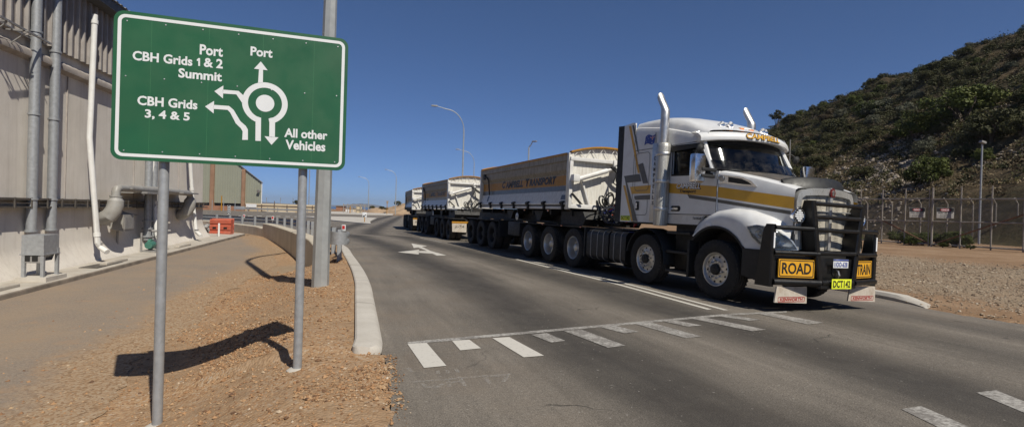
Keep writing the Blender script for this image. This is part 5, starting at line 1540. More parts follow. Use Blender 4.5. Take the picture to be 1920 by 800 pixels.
# fuel tanks with straps
def tank(x0, x1, s):
    mb = MB(); y0, y1 = .58, 1.2
    prof = rrect(y0, y1, .32, 1.05, .13, 5)
    mb.prism(prof, lambda a, b, d: V(d, s * a, b), x0, x1)
    o = mb.build('fuel_tank', [M['tank']], truck)
    for x in (x0 + .22, (x0 + x1) / 2 + .02, x1 - .22) if x1 - x0 > .9 else (x0 + .18, x1 - .18):
        mb = MB(); p2 = rrect(y0 - .01, y1 + .008, .31, 1.06, .135, 5)
        mb.prism(p2, lambda a, b, d: V(d, s * a, b), x - .013, x + .013); mb.build('strap', [M['galvdk']], o)
    mb = MB(); mb.lathe([(.06, 0), (.06, .03), (0, .035)], (x1 - .15, s * .95, 1.03), (0, 0, 1), 14); mb.build('filler_cap', [M['bluehose'] if x1 > -3.2 else M['steel']], o)
for s in (-1, 1):
    tank(-4.42, -3.42, s); tank(-3.36, -2.72, s)
    # step/tool box face on the tank and mudguard over the second steer wheel
    mb = MB(); prof = []
    ro, ri = .66, .635
    for i in range(17):
        a = R(-5 + 175 * i / 16); prof.append((a, 0))
    rows = []
    for a, _ in prof:
        c, si = math.cos(a), math.sin(a)
        rows.append([V(-1.98 + ri * c, s * .82, .525 + ri * si), V(-1.98 + ro * c, s * .82, .525 + ro * si), V(-1.98 + ro * c, s * 1.23, .525 + ro * si), V(-1.98 + (ro - .01) * c, s * 1.25, .525 + (ro - .01) * si), V(-1.98 + ri * c, s * 1.23, .525 + ri * si)])
    mb.grid(rows, wrap=True); mb.build('mudguard', [M['blackm']], truck)
    # steps between the steer wheels
    mb = MB(); mb.box(-1.32, -.62, s * .7, s * .98, .35, 1.28, bev=.02); mb.build('step_box', [M['chassis']], truck)
    for z in (.36, .74, 1.12):
        mb = MB(); mb.box(-1.34, -.66, s * .9, s * 1.2, z - .025, z + .025, bev=.008)
        for q in np.arange(-1.3, -.68, .08): mb.box(q, q + .02, s * .95, s * 1.19, z + .026, z + .034)
        mb.build('step', [M['blackm']], truck)
    # guard behind the front wheel
    mb = MB(); mb.box(-.72, -.66, s * .75, s * 1.2, .3, 1.0, bev=.01); mb.build('splash_guard', [M['blackm']], truck)
    # mudflap and guard before the drive wheels
    mb = MB(); mb.box(-4.52, -4.47, s * .6, s * 1.22, .35, 1.1); mb.build('mudflap', [M['blackm']], truck)
    mb = MB(); mb.box(-8.75, -4.5, s * .62, s * 1.22, 1.075, 1.1, bev=.008)
    mb.build('wheel_guard', [M['chassis']], truck)
    for x in (-4.75, -5.8, -7.0):
        mb = MB(); mb.box(x, x + .07, s * 1.222, s * 1.235, 1.075, 1.1); mb.build('side_marker', [M['amber']], truck)

# ---- cab
cab = empty('cab'); cab.parent = truck
CY = 1.1
Z0 = 1.3
def side(s): return lambda a, b, d: V(a, s * (CY + d), b)
def roof_top(x): return float(np.interp(x, [-2.75, -2.5, -2.0, -1.6, -1.2, -1.0, -.8, -.6, -.5], [3.56, 3.58, 3.57, 3.53, 3.43, 3.35, 3.26, 3.17, 3.13]))
def roof_cr(x): return float(np.interp(x, [-2.75, -2.5, -1.83, -1.4, -1.0, -.7, -.5], [3.43, 3.41, 3.32, 3.22, 3.12, 3.03, 3.0]))
# roof shell
mb = MB(); rows = []
for x in np.linspace(-2.72, -.5, 28):
    zt, zc = roof_top(x), roof_cr(x); z_lo = 2.9
    half = [(1.1, z_lo), (1.095, zc - .12), (1.085, zc - .06), (1.07, zc - .01), (1.035, zc + .01), (1.02, zc + (zt - zc) * .4), (.985, zc + (zt - zc) * .75), (.9, zt - .012), (.6, zt + .025), (.3, zt + .045), (0, zt + .05)]
    rows.append([V(x, -a, b) for a, b in half] + [V(x, a, b) for a, b in reversed(half[:-1])])
mb.grid(rows); mb.add(rows[0], [tuple(range(len(rows[0])))])
mb.build('roof', [M['white']], cab, ang=40)
# sleeper sides, door, pillars
for s in (-1, 1):
    mb = MB()
    mb.prism([(-2.7, Z0), (-1.47, Z0), (-1.47, 2.905), (-2.7, 2.905)], side(s), -.05, 0)
    mb.build('sleeper_side', [M['white']], cab)
    mb = MB(); mb.prism([(-3.13, Z0 - .01), (-2.705, Z0 - .01), (-2.705, 3.54), (-2.8, 3.56), (-3.13, 3.53)], side(s), -.03, .004); mb.build('side_fairing', [M['white']], cab)
    mb = MB(); mb.prism([(-3.37, Z0 - .02), (-3.135, Z0 - .02), (-3.135, 3.535), (-3.37, 3.55)], side(s), -.025, .002); mb.build('fairing_flap', [M['blackm']], cab)
    # door
    door = MB()
    door.prism([(-1.46, 1.5), (-.13, 1.5), (-.13, 2.22), (-.3, 2.255), (-1.37, 2.285), (-1.46, 2.29)], side(s), -.05, .004)
    door.prism([(-1.46, 2.29), (-1.38, 2.286), (-1.38, 2.83), (-1.46, 2.83)], side(s), -.05, .004)
    door.prism([(-1.46, 2.83), (-.64, 2.81), (-.6, 2.84), (-.62, 2.9), (-1.46, 2.9)], side(s), -.05, .004)
    door.prism([(-.3, 2.255), (-.24, 2.25), (-.58, 2.83), (-.64, 2.81)], side(s), -.05, .003)
    dr = door.build('door', [M['white']], cab)
    mb = MB(); mb.prism([(-1.375, 2.285), (-.29, 2.255), (-.63, 2.82), (-1.375, 2.83)], side(s), -.03, -.025); mb.build('window_glass', [M['glass']], dr)
    mb = MB()   # window seal and rain visor
    fr_ = [(-1.4, 2.265), (-.24, 2.232), (-.61, 2.84), (-1.4, 2.85)]; inn = [(-1.365, 2.3), (-.31, 2.27), (-.65, 2.79), (-1.365, 2.8)]
    mb.add([side(s)(a, b, .0065) for a, b in fr_ + inn], [(i, (i + 1) % 4, 4 + (i + 1) % 4, 4 + i) for i in range(4)])
    mb.prism([(-1.4, 2.76), (-.62, 2.78), (-.6, 2.86), (-1.4, 2.88)], side(s), .007, .04)
    mb.build('window_seal', [M['blackm']], dr)
    mb = MB(); mb.prism(rrect(-1.36, -1.08, 1.55, 1.66, .05), side(s), .004, .012, 0); mb.prism(rrect(-1.33, -1.12, 1.58, 1.62, .018), side(s), .013, .04, 1); mb.build('handle', [M['ink'], M['chrome']], dr)
    mb = MB(); mb.prism([(-1.46, 1.3), (-.6, 1.3), (-.45, 1.48), (-1.46, 1.48)], side(s), -.06, -.006); mb.prism([(-1.46, 1.475), (-.2, 1.475), (-.2, 1.495), (-1.46, 1.495)], side(s), -.06, .0); mb.build('sill', [M['fair']], cab)
    # cowl panel ahead of the door
    mb = MB(); mb.prism([(-.12, 1.4), (-.1, 1.4), (-.14, 2.3), (-.24, 2.31), (-.12, 2.2)], lambda a, b, d: V(a, s * (CY + d - .03), b), -.06, .0); mb.build('cowl', [M['white']], cab)
    # windscreen pillar
    mb = MB(); mb.tube([V(-.27, s * 1.075, 2.28), V(-.46, s * 1.05, 2.62), V(-.62, s * 1.02, 2.93)], [.045, .045, .05], 8); mb.build('windscreen_pillar', [M['white']], cab)
    # painted stripes: sleeper and door
    yb = 1.93; yt = 2.12
    d0 = .0065
    def band(mb, pts, m): mb.add([side(s)(a, b, d0 + (.002 if m else 0)) for a, b in pts], [tuple(range(len(pts)))], m)
    mb = MB()
    band(mb, [(-2.72, yb), (-1.47, yb - .005), (-1.47, yt), (-2.8, yt - .03)], 0)
    band(mb, [(-1.455, yb - .005), (-.135, 1.825), (-.135, 2.02), (-1.455, yt)], 0)
    band(mb, [(-2.96, 3.5), (-2.87, 3.5), (-2.46, 2.39), (-2.53, 2.39)], 0)
    band(mb, [(-3.07, 2.13), (-2.98, 2.13), (-2.6, 1.31), (-2.68, 1.31)], 0)
    mb.build('yellow_stripe', [M['yel']], cab, ang=None)
    for pts in ([(-3.06, 2.35), (-2.46, 2.37), (-2.38, 2.2), (-2.92, 2.19)], [(-3.04, 2.35), (-2.92, 2.2), (-2.45, 1.31), (-2.62, 1.31)], [(-2.53, 2.58), (-2.36, 2.61), (-2.14, 2.15), (-2.32, 2.15)], [(-2.83, 3.5), (-2.76, 3.5), (-2.53, 2.84), (-2.57, 2.86)],
                [(-2.62, 1.88), (-1.9, 1.9), (-1.9, 1.8), (-2.57, 1.79)], [(-.9, 1.885), (-.135, 1.79), (-.135, 1.73), (-.84, 1.81)]):
        mb = MB(); mb.add([side(s)(a, b, .009) for a, b in pts], [tuple(range(len(pts)))]); mb.build('grey_stripe', [M['grey']], cab, ang=None)
    # hatches
    for (x0, x1, z0, z1) in ((-2.62, -2.12, 1.99, 2.84), (-2.62, -2.13, 1.45, 1.88)):
        mb = MB(); o1 = rrect(x0, x1, z0, z1, .09); i1 = rrect(x0 + .012, x1 - .012, z0 + .012, z1 - .012, .08); n = len(o1)
        mb.add([side(s)(a, b, .011) for a, b in o1 + i1], [(i, (i + 1) % n, n + (i + 1) % n, n + i) for i in range(n)]); mb.build('hatch_seal', [M['grey']], cab, ang=None)
    mb = MB(); mb.prism(rrect(-2.55, -2.43, 1.56, 1.76, .03), side(s), .006, .014, 0); mb.prism(rrect(-2.52, -2.48, 1.6, 1.72, .015), side(s), .0145, .03, 1); mb.build('hatch_handle', [M['ink'], M['chrome']], cab)
    # panel gaps
    mb = MB()
    for pts in ([(-1.468, 1.49), (-1.456, 1.49), (-1.456, 2.9), (-1.468, 2.9)], [(-.138, 1.5), (-.126, 1.5), (-.126, 2.23), (-.138, 2.23)], [(-1.46, 1.488), (-.13, 1.488), (-.13, 1.499), (-1.46, 1.499)]): mb.add([side(s)(a, b, .0105) for a, b in pts], [(0, 1, 2, 3)])
    mb.build('door_gap', [M['ink']], dr, ang=None)
    mb = MB(); mb.prism([(-2.705, 1.3), (-2.695, 1.3), (-2.695, 3.5), (-2.705, 3.5)], side(s), -.01, .0045); mb.prism([(-2.69, 2.892), (-.7, 2.892), (-.7, 2.904), (-2.69, 2.908)], side(s), -.01, .0045); mb.build('panel_gap', [M['grey']], cab, ang=None)
# rear wall, floor, dash, seats
mb = MB(); mb.box(-2.72, -2.69, -1.05, 1.05, 1.3, 3.42); mb.box(-1.52, -1.5, -1.04, 1.04, 1.3, 3.0, 1); mb.box(-2.7, .0, -1.04, 1.04, 1.26, 1.3, 1)
mb.build('cab_structure', [M['white'], M['blackm']], cab)
mb = MB(); mb.box(-.62, -.2, -1.02, 1.02, 1.7, 2.26, bev=.08); mb.build('dashboard', [M['blackm']], cab)
for s in (-1, 1):
    mb = MB(); mb.box(-1.4, -.88, s * .55 - .25, s * .55 + .25, 1.5, 1.78, bev=.06); mb.box(-1.45, -1.3, s * .55 - .25, s * .55 + .25, 1.78, 2.4, bev=.06); mb.box(-1.44, -1.33, s * .55 - .14, s * .55 + .14, 2.42, 2.62, bev=.04); mb.build('seat', [M['grey']], cab)
mb = MB(); c = V(-.62, -.5, 2.12); ax = V(.5, 0, .85).normalized(); b1 = V(0, 1, 0); b2 = ax.cross(b1)
mb.tube([c + (b1 * math.cos(a) + b2 * math.sin(a)) * .23 for a in np.linspace(0, 2 * math.pi, 28)[:-1]], .016, 6, closed=True); mb.tube([c, c + V(.25, 0, -.3)], .03, 6); mb.tube([c - b1 * .22, c + b1 * .22], .014, 6); mb.build('steering_wheel', [M['blackm']], cab)
# windscreen
def ws(t, h):   # t -1..1 across, h 0..1 up
    xb = -.06 - .3 * t * t; xt = -.36 - .27 * t * t
    yb_, yt_ = 1.06 * t, 1.0 * t
    return V(xb + (xt - xb) * h, yb_ + (yt_ - yb_) * h, 2.29 + (2.94 - 2.29) * h)
mb = MB(); mb.grid([[ws(t, h) for t in np.linspace(-1, 1, 21)] for h in np.linspace(0, 1, 5)]); scr = mb.build('windscreen', [M['glass']], cab, ang=None)
mb = MB()
o1 = [(t, -.03) for t in np.linspace(-1.02, 1.02, 21)] + [(t, 1.03) for t in np.linspace(1.02, -1.02, 21)]; i1 = [(t, .06) for t in np.linspace(-.95, .95, 21)] + [(t, .88) for t in np.linspace(.95, -.95, 21)]
n = len(o1); mb.add([ws(t, h) + V(.004, 0, .003) for t, h in o1 + i1], [(i, (i + 1) % n, n + (i + 1) % n, n + i) for i in range(n)]); mb.build('windscreen_surround', [M['blackm']], scr, ang=None)
for y0 in (-.75, .1):
    mb = MB(); mb.tube([ws(y0, .0) + V(.03, 0, .0), ws(y0 + .35, .1) + V(.02, 0, .01), ws(y0 + .7, .16) + V(.012, 0, .01)], .009, 5); mb.build('wiper', [M['ink']], scr)
# roof visor
mb = MB(); rows = []
for t in np.linspace(-1, 1, 31):
    y = 1.16 * t; xf = -.16 - .38 * abs(t) ** 2.3; e = 1 if abs(t) < .97 else .8
    zt = 3.13 - .05 * abs(t) ** 3
    rows.append([V(-.75, y * .96, zt + .03), V(xf - .3, y, zt + .0), V(xf - .1, y, zt - .03), V(xf - .02, y, zt - .085), V(xf, y, zt - .14), V(xf - .012, y, zt - .185), V(xf - .05, y * .99, zt - .2), V(xf - .25, y * .97, zt - .16), V(-.68, y * .95, zt - .13)])
mb.grid(rows); mb.add(rows[0], [tuple(range(9))]); mb.add(rows[-1], [tuple(range(9))])
visor = mb.build('roof_visor', [M['white']], cab, ang=50)
def visor_pt(a, b):   # a metres across, b metres up the front
    t = a / 1.16; xf = -.16 - .38 * abs(t) ** 2.3; zt = 3.13 - .05 * abs(t) ** 3
    bb = .0 + b
    z = zt - .175 + bb; x = xf + .004 - (0 if bb < .04 else (bb - .04) * .35)
    return V(x, a, z)
mb = MB(); mb.text('CAMPBELL', .9, .115, lambda a, b, d: visor_pt(-.4 + a, .014 + b) + V(.004, 0, 0), 1, .05, .12)
mb.text('CAMPBELL', .88, .1, lambda a, b, d: visor_pt(-.39 + a, .024 + b) + V(.009, 0, 0), 0, .02, .12)
mb.build('lettering', [M['yel'], M['ink']], visor, ang=None)
for y, x in ((-.72, -.9), (-.26, -.76), (.02, -.74), (.3, -.76), (.76, -.9)):
    mb = MB(); z = 3.17 + (.06 if abs(y) < .5 else .03)
    mb.prism([(-.14, -.04), (.055, -.04), (.05, .055), (.0, .06)], lambda a, b, d: V(x + a, y + d, z + b), -.05, .05, 0); o = mb.build('marker_lamp', [M['amber']], cab)
for y, x in ((-.62, -1.75), (.62, -1.75)):
    z = roof_top(x) - .01
    mb = MB(); mb.lathe([(.06, -.05), (.06, .05), (.045, .08), (0, .085)], (x, y, z - .06), (0, 0, 1), 12); mb.build('marker_lamp', [M['amber']], cab)
def horn(x, y, L_, z):
    mb = MB(); mb.lathe([(.02, -L_), (.022, -.15), (.035, -.06), (.062, -.01), (.066, 0), (.058, -.005), (.02, -.05), (0, -.06)], (x, y, z), (1, 0, .04), 18); mb.tube([V(x - .12, y, z - .01), V(x - .12, y, z - .14)], .012, 6); mb.build('air_horn', [M['chrome']], cab)
horn(-.75, -.45, .45, 3.31); horn(-.68, -.3, .38, 3.31); horn(-.72, .62, .45, 3.29); horn(-.78, .76, .38, 3.29)
mb = MB(); mb.tube([V(-.52, -1.0, 3.05), V(-.54, -1.02, 2.5)], .005, 5); mb.build('aerial', [M['ink']], cab)
# lettering on door and sleeper
for s in (-1, 1):
    fx = (lambda x0, z0, sl: (lambda a, b, d: V(x0 + a, -(CY + .0105 + d), z0 + b - a * sl))) if s < 0 else (lambda x0, z0, sl: (lambda a, b, d: V(x0 + .7 - a, CY + .0105 + d, z0 + b - .0)))
    mb = MB(); mb.text('CAMPBELL', .69, .115, fx(-1.22, 2.0, .04), 1, .05, .25, depth=0); mb.text('CAMPBELL', .66, .1, fx(-1.215, 2.01, .04), 0, .02, .25, depth=.002)
    mb.build('lettering', [M['silver'], M['ink']], cab, ang=None); mb = MB(); mb.text('Transport', .46, .085, fx(-1.12, 1.905, .04), 1, .03, .25); mb.build('lettering', [M['silver'], M['ink']], cab, ang=None)
    mb = MB(); fb_ = (lambda a, b, d: V(-.72 + a, -(CY + .008), 1.4 + b)) if s < 0 else (lambda a, b, d: V(-.5 - a, CY + .008, 1.4 + b))
    mb.text('T610SAR', .23, .045, fb_, 0, .02, .2); mb.build('badge', [M['ink']], cab, ang=None)
    # plate on the fairing
    mb = MB(); mb.prism([(-3.1, 1.32), (-2.74, 1.32), (-2.74, 1.43), (-3.1, 1.43)], side(s), .005, .011, 0)
    ft_ = (lambda a, b, d: V(-3.08 + a, -(CY + .013), 1.34 + b)) if s < 0 else (lambda a, b, d: V(-2.76 - a, CY + .013, 1.34 + b))
    mb.text('DCT142', .32, .075, ft_, 1, .015); mb.build('plate', [M['signlime'], M['ink']], cab, ang=None)
    # flag decal on a staff
    if s < 0:
        mb = MB(); rows = []; d = CY + .0075
        fx0, fz0 = -2.34, 3.02
        W_ = lambda a, b: V(fx0 + .34 * a + .03 * b, -(d if a < 2 else d), fz0 + .19 * b + .028 * math.sin(a * 6.0) - .03 * (1 - a))
        def patch(a0, a1, b0, b1, m, off):
            rs = [[W_(a, b) + V(0, -off, 0) for a in np.linspace(a0, a1, 8)] for b in (b0, b1)]; mb.grid(rs, m)
        patch(0, 1, 0, 1, 0, 0); patch(.5, 1, .5, 1, 0, .0006)
        patch(.5, 1, .7, .8, 2, .0012); patch(.71, .79, .5, 1, 2, .0012); patch(.5, 1, .725, .775, 1, .0018); patch(.73, .77, .5, 1, 1, .0018)
        for a_, b_, q in ((.75, .22, .05), (.2, .8, .03), (.2, .2, .03), (.32, .55, .03), (.1, .5, .03)): patch(a_ - q * .6, a_ + q * .6, b_ - q, b_ + q, 2, .0012)
        mb.tube([W_(1.02, 1.15), V(-1.93, -d, 2.8)], .006, 5, 3); mb.build('flag_decal', [M['inkb'], M['redl'], M['inkw'], M['ink']], cab, ang=None)

# mirrors
for s in (-1, 1):
    mb = MB(); x0 = -.29; y0 = 1.43
    mb.box(x0 - .09, x0 + .07, s * y0 - .13, s * y0 + .13, 2.07, 2.6, bev=.05); mr = mb.build('mirror', [M['chrome']], cab)
    mb = MB(); mb.box(x0 - .1, x0 - .091, s * y0 - .1, s * y0 + .1, 2.1, 2.57); mb.build('mirror_glass', [M['glass']], mr)
    mb = MB()
    for z in (2.2, 2.32): mb.box(-.28, -.2, min(s * 1.05, s * 1.4), max(s * 1.05, s * 1.4), z - .03, z + .03, bev=.015)
    mb.build('mirror_arm', [M['blackm']], mr)
    mb = MB(); mb.tube([V(-.55, s * 1.06, 2.82), V(-.5, s * 1.2, 2.84), V(-.46, s * 1.26, 2.78)], .012, 6); mb.lathe([(0, -.02), (.08, -.015), (.085, .02), (.03, .06), (0, .06)], (-.45, s * 1.26, 2.73), (1, 0, -.35), 14); mb.build('spot_mirror', [M['blackm']], cab)

# ---- bonnet
def hy(x): return float(np.interp(x, [-.16, .3, .8, 1.2], [1.06, .97, .85, .74]))
def hz(x): return float(np.interp(x, [-.16, .05, .54, 1.0, 1.22], [2.31, 2.28, 2.17, 2.045, 1.97]))
def yt_(x): return 2.03 - (x + .26) * .142
def yb2(x): return 1.835 - (x + .24) * .142
mb = MB(); rows = []; xs_ = np.linspace(-.125, 1.2, 22)
for x in xs_:
    y, z = hy(x), hz(x); mid = z + .07 * (1 - (x + .15) / 1.6)
    L_ = [(y + .03, 1.34), (y + .03, yb2(x) - .095), (y + .03, yb2(x) - .035), (y + .03, yb2(x)), (y + .028, yt_(x)), (y + .02, z - .08), (y, z - .025), (y - .05, z), (y - .14, z + .012), (y - .2, z + .01)]
    c_ = [(y - .25, z - .0), (y - .5, mid - .02), (0, mid)]
    hlf = L_ + c_
    rows.append([V(x, -a, b) for a, b in hlf] + [V(x, a, b) for a, b in reversed(hlf[:-1])])
nn_ = len(rows[0])
def hm(i, j):
    k_ = j if j < 12 else nn_ - 2 - j
    return {1: 2, 3: 1}.get(k_, 3 if k_ >= 9 else 0)
mb.grid(rows, mats=hm); bon = mb.build('bonnet', [M['white'], M['yel'], M['grey'], M['bonnet']], truck, ang=30)
for s in (-1, 1):
    out = [(-.12, 2.24), (.34, 2.17), (.5, 2.1), (.6, 2.0), (.3, 2.03), (.0, 2.075), (-.12, 2.07)]
    inn = [(.08, 2.185), (.33, 2.14), (.45, 2.085), (.52, 2.03), (.3, 2.055), (.08, 2.09)]
    f = lambda o: (lambda a, b, d: V(a, s * (hy(a) + .03 + o + d), b))
    mb = MB(); mb.prism(out, f(.0), -.01, .016, 0); mb.prism(inn, f(.0), .017, .02, 1)
    mb.lathe([(.055, .0), (.055, .012), (.0, .014)], V(-.05, s * (hy(-.05) + .046), 2.16), (0, s, 0), 16, 2); mb.build('side_vent', [M['chrome'], M['ink'], M['steel']], bon)
# front guards (fenders)
def arch_z(x): return .525 + math.sqrt(max(.765 ** 2 - x * x, 0.0))
def fend(s):
    mb = MB(); rows = []
    XS = np.concatenate([np.linspace(-.58, -.4, 4), np.linspace(-.3, 1.12, 26)])
    for x in XS:
        ztop = float(np.interp(x, [-.58, -.5, -.34, -.15, .11, .37, .67, .86, 1.0, 1.12], [1.1, 1.19, 1.34, 1.46, 1.525, 1.51, 1.41, 1.31, 1.24, 1.2]))
        zin = float(np.interp(x, [-.82, -.62, -.36, -.09, .25, .57, .9, 1.04, 1.2], [1.16, 1.31, 1.49, 1.58, 1.62, 1.59, 1.48, 1.41, 1.33]))
        yo = float(np.interp(x, [-.6, .6, .8, .95, 1.05, 1.12], [1.215, 1.215, 1.19, 1.13, 1.04, .93]))
        za = arch_z(x) if x < .62 else .93
        za = max(za, .95) if x > -.5 else min(1.085, ztop - .02)
        za = min(za, ztop - .02)
        yi = hy(x) + .02
        rows.append([V(x, s * (yo - .06), za), V(x, s * (yo - .004), za), V(x, s * yo, za + (ztop - za) * .35), V(x, s * yo, za + (ztop - za) * .75), V(x, s * (yo - .02), ztop - .0), V(x, s * (yo - .06), ztop + (zin - ztop) * .45), V(x, s * (yo - .12), ztop + (zin - ztop) * .85), V(x, s * (min(yo - .2, yi + .12)), zin + .01), V(x, s * min(yi, yo - .25), zin + .01)])
    last = rows[-1]; rows.append([V(1.17, s * min(abs(p.y) - .12, .78), p.z - .015) for p in last])
    mb.grid(rows); o = mb.build('front_guard', [M['white']], truck, ang=55)
    # black wheel arch lip
    mb = MB(); rows = []
    for i in range(25):
        a = R(34 + 106 * i / 24); c, si = math.cos(a), math.sin(a); rows.append([V(r_ * c, s * y, .525 + r_ * si) for r_, y in ((.775, 1.225), (.735, 1.222), (.72, 1.15), (.74, .7), (.77, .7))])
    mb.grid(rows); mb.build('arch_lip', [M['blackm']], o)
    mb = MB(); mb.box(-.24, -.12, s * 1.216 - .012, s * 1.216 + .012, 1.29, 1.345, bev=.008); mb.build('side_indicator', [M['silver']], o)
    # headlamp wrapped round the corner
    mb = MB(); pts = [(.7, 1.31, .0), (.86, 1.345, .0), (1.02, 1.32, .0), (1.12, 1.25, 0), (1.22, 1.12, 0), (1.27, .985, 0), (1.12, .98, 0), (.98, 1.0, 0), (.9, 1.04, 0), (.79, 1.15, 0)]
    def surf(x, z, d):
        yo = float(np.interp(x, [.6, .8, .95, 1.05, 1.15, 1.27], [1.215, 1.19, 1.13, 1.05, .93, .74])); nx_ = float(np.interp(x, [.6, .9, 1.1, 1.27], [0, .35, .7, .9]))
        return V(x + d * nx_, s * (yo + d * math.sqrt(1 - nx_ * nx_)), z)
    cen = (.99, 1.16)
    def ringp(k_, d): return [surf(cen[0] + (a - cen[0]) * k_, cen[1] + (b - cen[1]) * k_, d) for a, b, _ in pts]
    mb.grid([ringp(1.06, -.02), ringp(1.05, .022), ringp(.97, .026)], 0, wrap=True); mb.grid([ringp(.97, .026), ringp(.9, -.04 + .05), ringp(.5, -.02), ringp(.02, -.03)], 1, wrap=True)
    hl = mb.build('headlight', [M['satin'], M['bowl']], truck, ang=40)
    for a, b, r_ in ((.9, 1.2, .075), (1.07, 1.14, .09)):
        mb = MB(); c = surf(a, b, .0); nrm = (surf(a, b, .1) - c).normalized()
        mb.lathe([(r_, .022), (r_ * .9, .01), (r_ * .5, -.0), (r_ * .48, .012), (r_ * .3, .024), (0, .028)], c, nrm, 20); mb.build('reflector', [M['bowl']], hl)
    mb = MB(); mb.grid([ringp(1.0, .024), ringp(.95, .04), ringp(.6, .052), ringp(.02, .055)], 0, wrap=True); mb.build('lens_cover', [M['lens']], hl, ang=None)
fend(-1); fend(1)

# ---- grille
gw = .7; gx = 1.2
mb = MB()
def gfr(a, b, d): return V(gx + .06 - .1 * (a / gw) ** 2 + d, a, b)
outl = [(-gw, .98), (-gw, 1.78), (-gw + .03, 1.9), (-gw + .1, 1.965), (-.3, 2.0), (0, 2.01), (.3, 2.0), (gw - .1, 1.965), (gw - .03, 1.9), (gw, 1.78), (gw, .98)]
inl = [(-gw + .1, .98), (-gw + .1, 1.74), (-gw + .11, 1.82), (-gw + .17, 1.865), (-.3, 1.885), (0, 1.89), (.3, 1.885), (gw - .17, 1.865), (gw - .11, 1.82), (gw - .1, 1.74), (gw - .1, .98)]
mb.grid([[gfr(a, b, -.16) for a, b in outl], [gfr(a, b, -.02) for a, b in outl], [gfr(a * .985, b - .012, .02) for a, b in outl], [gfr(a, b, .015) for a, b in inl], [gfr(a, b, -.04) for a, b in inl]])
gr = mb.build('grille_surround', [M['satin']], truck, ang=35)
mb = MB(); mb.grid([[gfr(a, b, -.04) for a in np.linspace(-gw + .09, gw - .09, 13)] for b in np.linspace(.98, 1.885, 6)]); mb.build('grille_mesh', [M['mesh']], gr, ang=None)
mb = MB(); mb.box(gx - .03, gx + .085, -.035, .035, .98, 2.02, bev=.02)
mb.box(gx, gx + .05, -gw + .1, gw - .1, 1.62, 1.635, bev=.004)
mb.box(gx, gx + .045, -gw + .1, gw - .1, 1.3, 1.325, bev=.006)
mb.build('grille_bar', [M['satin']], gr)
mb = MB(); mb.prism([(-.045, 1.87), (.045, 1.87), (.06, 1.94), (.035, 2.0), (0, 2.015), (-.035, 2.0), (-.06, 1.94)], lambda a, b, d: V(gx + .075 + d, a, b), 0, .025); mb.prism([(-.02, 1.89), (.02, 1.89), (.03, 1.95), (0, 1.99), (-.03, 1.95)], lambda a, b, d: V(gx + .101 + d, a, b), 0, .008, 1); mb.build('bonnet_badge', [simple('dark_red_enamel', (.14, .015, .015), .3), M['steel']], gr)
mb = MB(); rows = []
for t in np.linspace(-1, 1, 25):
    x = gx + .02 - .22 * t * t; y = .74 * t; h = .17 - .06 * abs(t) ** 4
    rows.append([V(x - .06, y, 2.0), V(x, y, 1.995), V(x - .06, y, 2.0 + h), V(x - .1, y, 2.02 + h), V(x - .085, y, 2.005)])
mb.grid(rows, wrap=True); mb.add(rows[0], [tuple(range(5))]); mb.add(rows[-1], [tuple(range(5))]); mb.build('bug_deflector', [M['ink']], truck, ang=50)
# tinted stone shield in front of the windscreen base
mb = MB(); rows = []
for t in np.linspace(-1, 1, 25):
    x = .12 - .34 * t * t; y = 1.08 * t; rows.append([V(x, y, 2.33 + .0 * t), V(x - .05, y, 2.42), V(x - .13, y, 2.52)])
mb.grid(rows); mb.build('stone_shield', [M['tint']], cab, ang=None)

# ---- bumper and bull bar
mb = MB()
rows = []
for z0, z1, w in ((.44, .95, 1.0),):
    prof = [(.62, 1.22), (.95, 1.22), (1.12, 1.16), (1.22, 1.0), (1.28, .6), (1.3, 0)]
    pl = [(x, -y) for x, y in prof] + [(x, y) for x, y in reversed(prof[:-1])]
    rows = [[V(x, y, z0 + (.06 if abs(y) > 1.2 and x < .7 else 0)) for x, y in pl], [V(x, y, z1) for x, y in pl], [V(x - .12, y * .93, z1) for x, y in pl]]
    mb.grid(rows)
mb.build('bumper', [M['blackm']], truck, ang=40)
bb = empty('bull_bar'); bb.parent = truck
def plate_post(pts, s, m=0, th=.028):
    """flat steel upright: pts are (x,y,z) centre-line of the front edge, depth goes back"""
def upright(y_b, y_t, x_b, x_t, z_b, z_t, dep_b, dep_t, th, name='upright'):
    mb = MB(); n = 10; rows = []
    for i in range(n + 1):
        t = i / n; y = y_b + (y_t - y_b) * t; x = x_b + (x_t - x_b) * t; d = dep_b + (dep_t - dep_b) * t; z = z_b + (z_t - z_b) * t
        if i == n: d *= .75
        rows.append([V(x - d, y - th, z), V(x - .02, y - th, z), V(x, y - th * .7, z), V(x, y + th * .7, z), V(x - .02, y + th, z), V(x - d, y + th, z)])
    mb.grid(rows, wrap=True); mb.add(rows[0], [tuple(range(6))]); mb.add(rows[-1], [tuple(range(6))]); mb.build(name, [M['black']], bb)
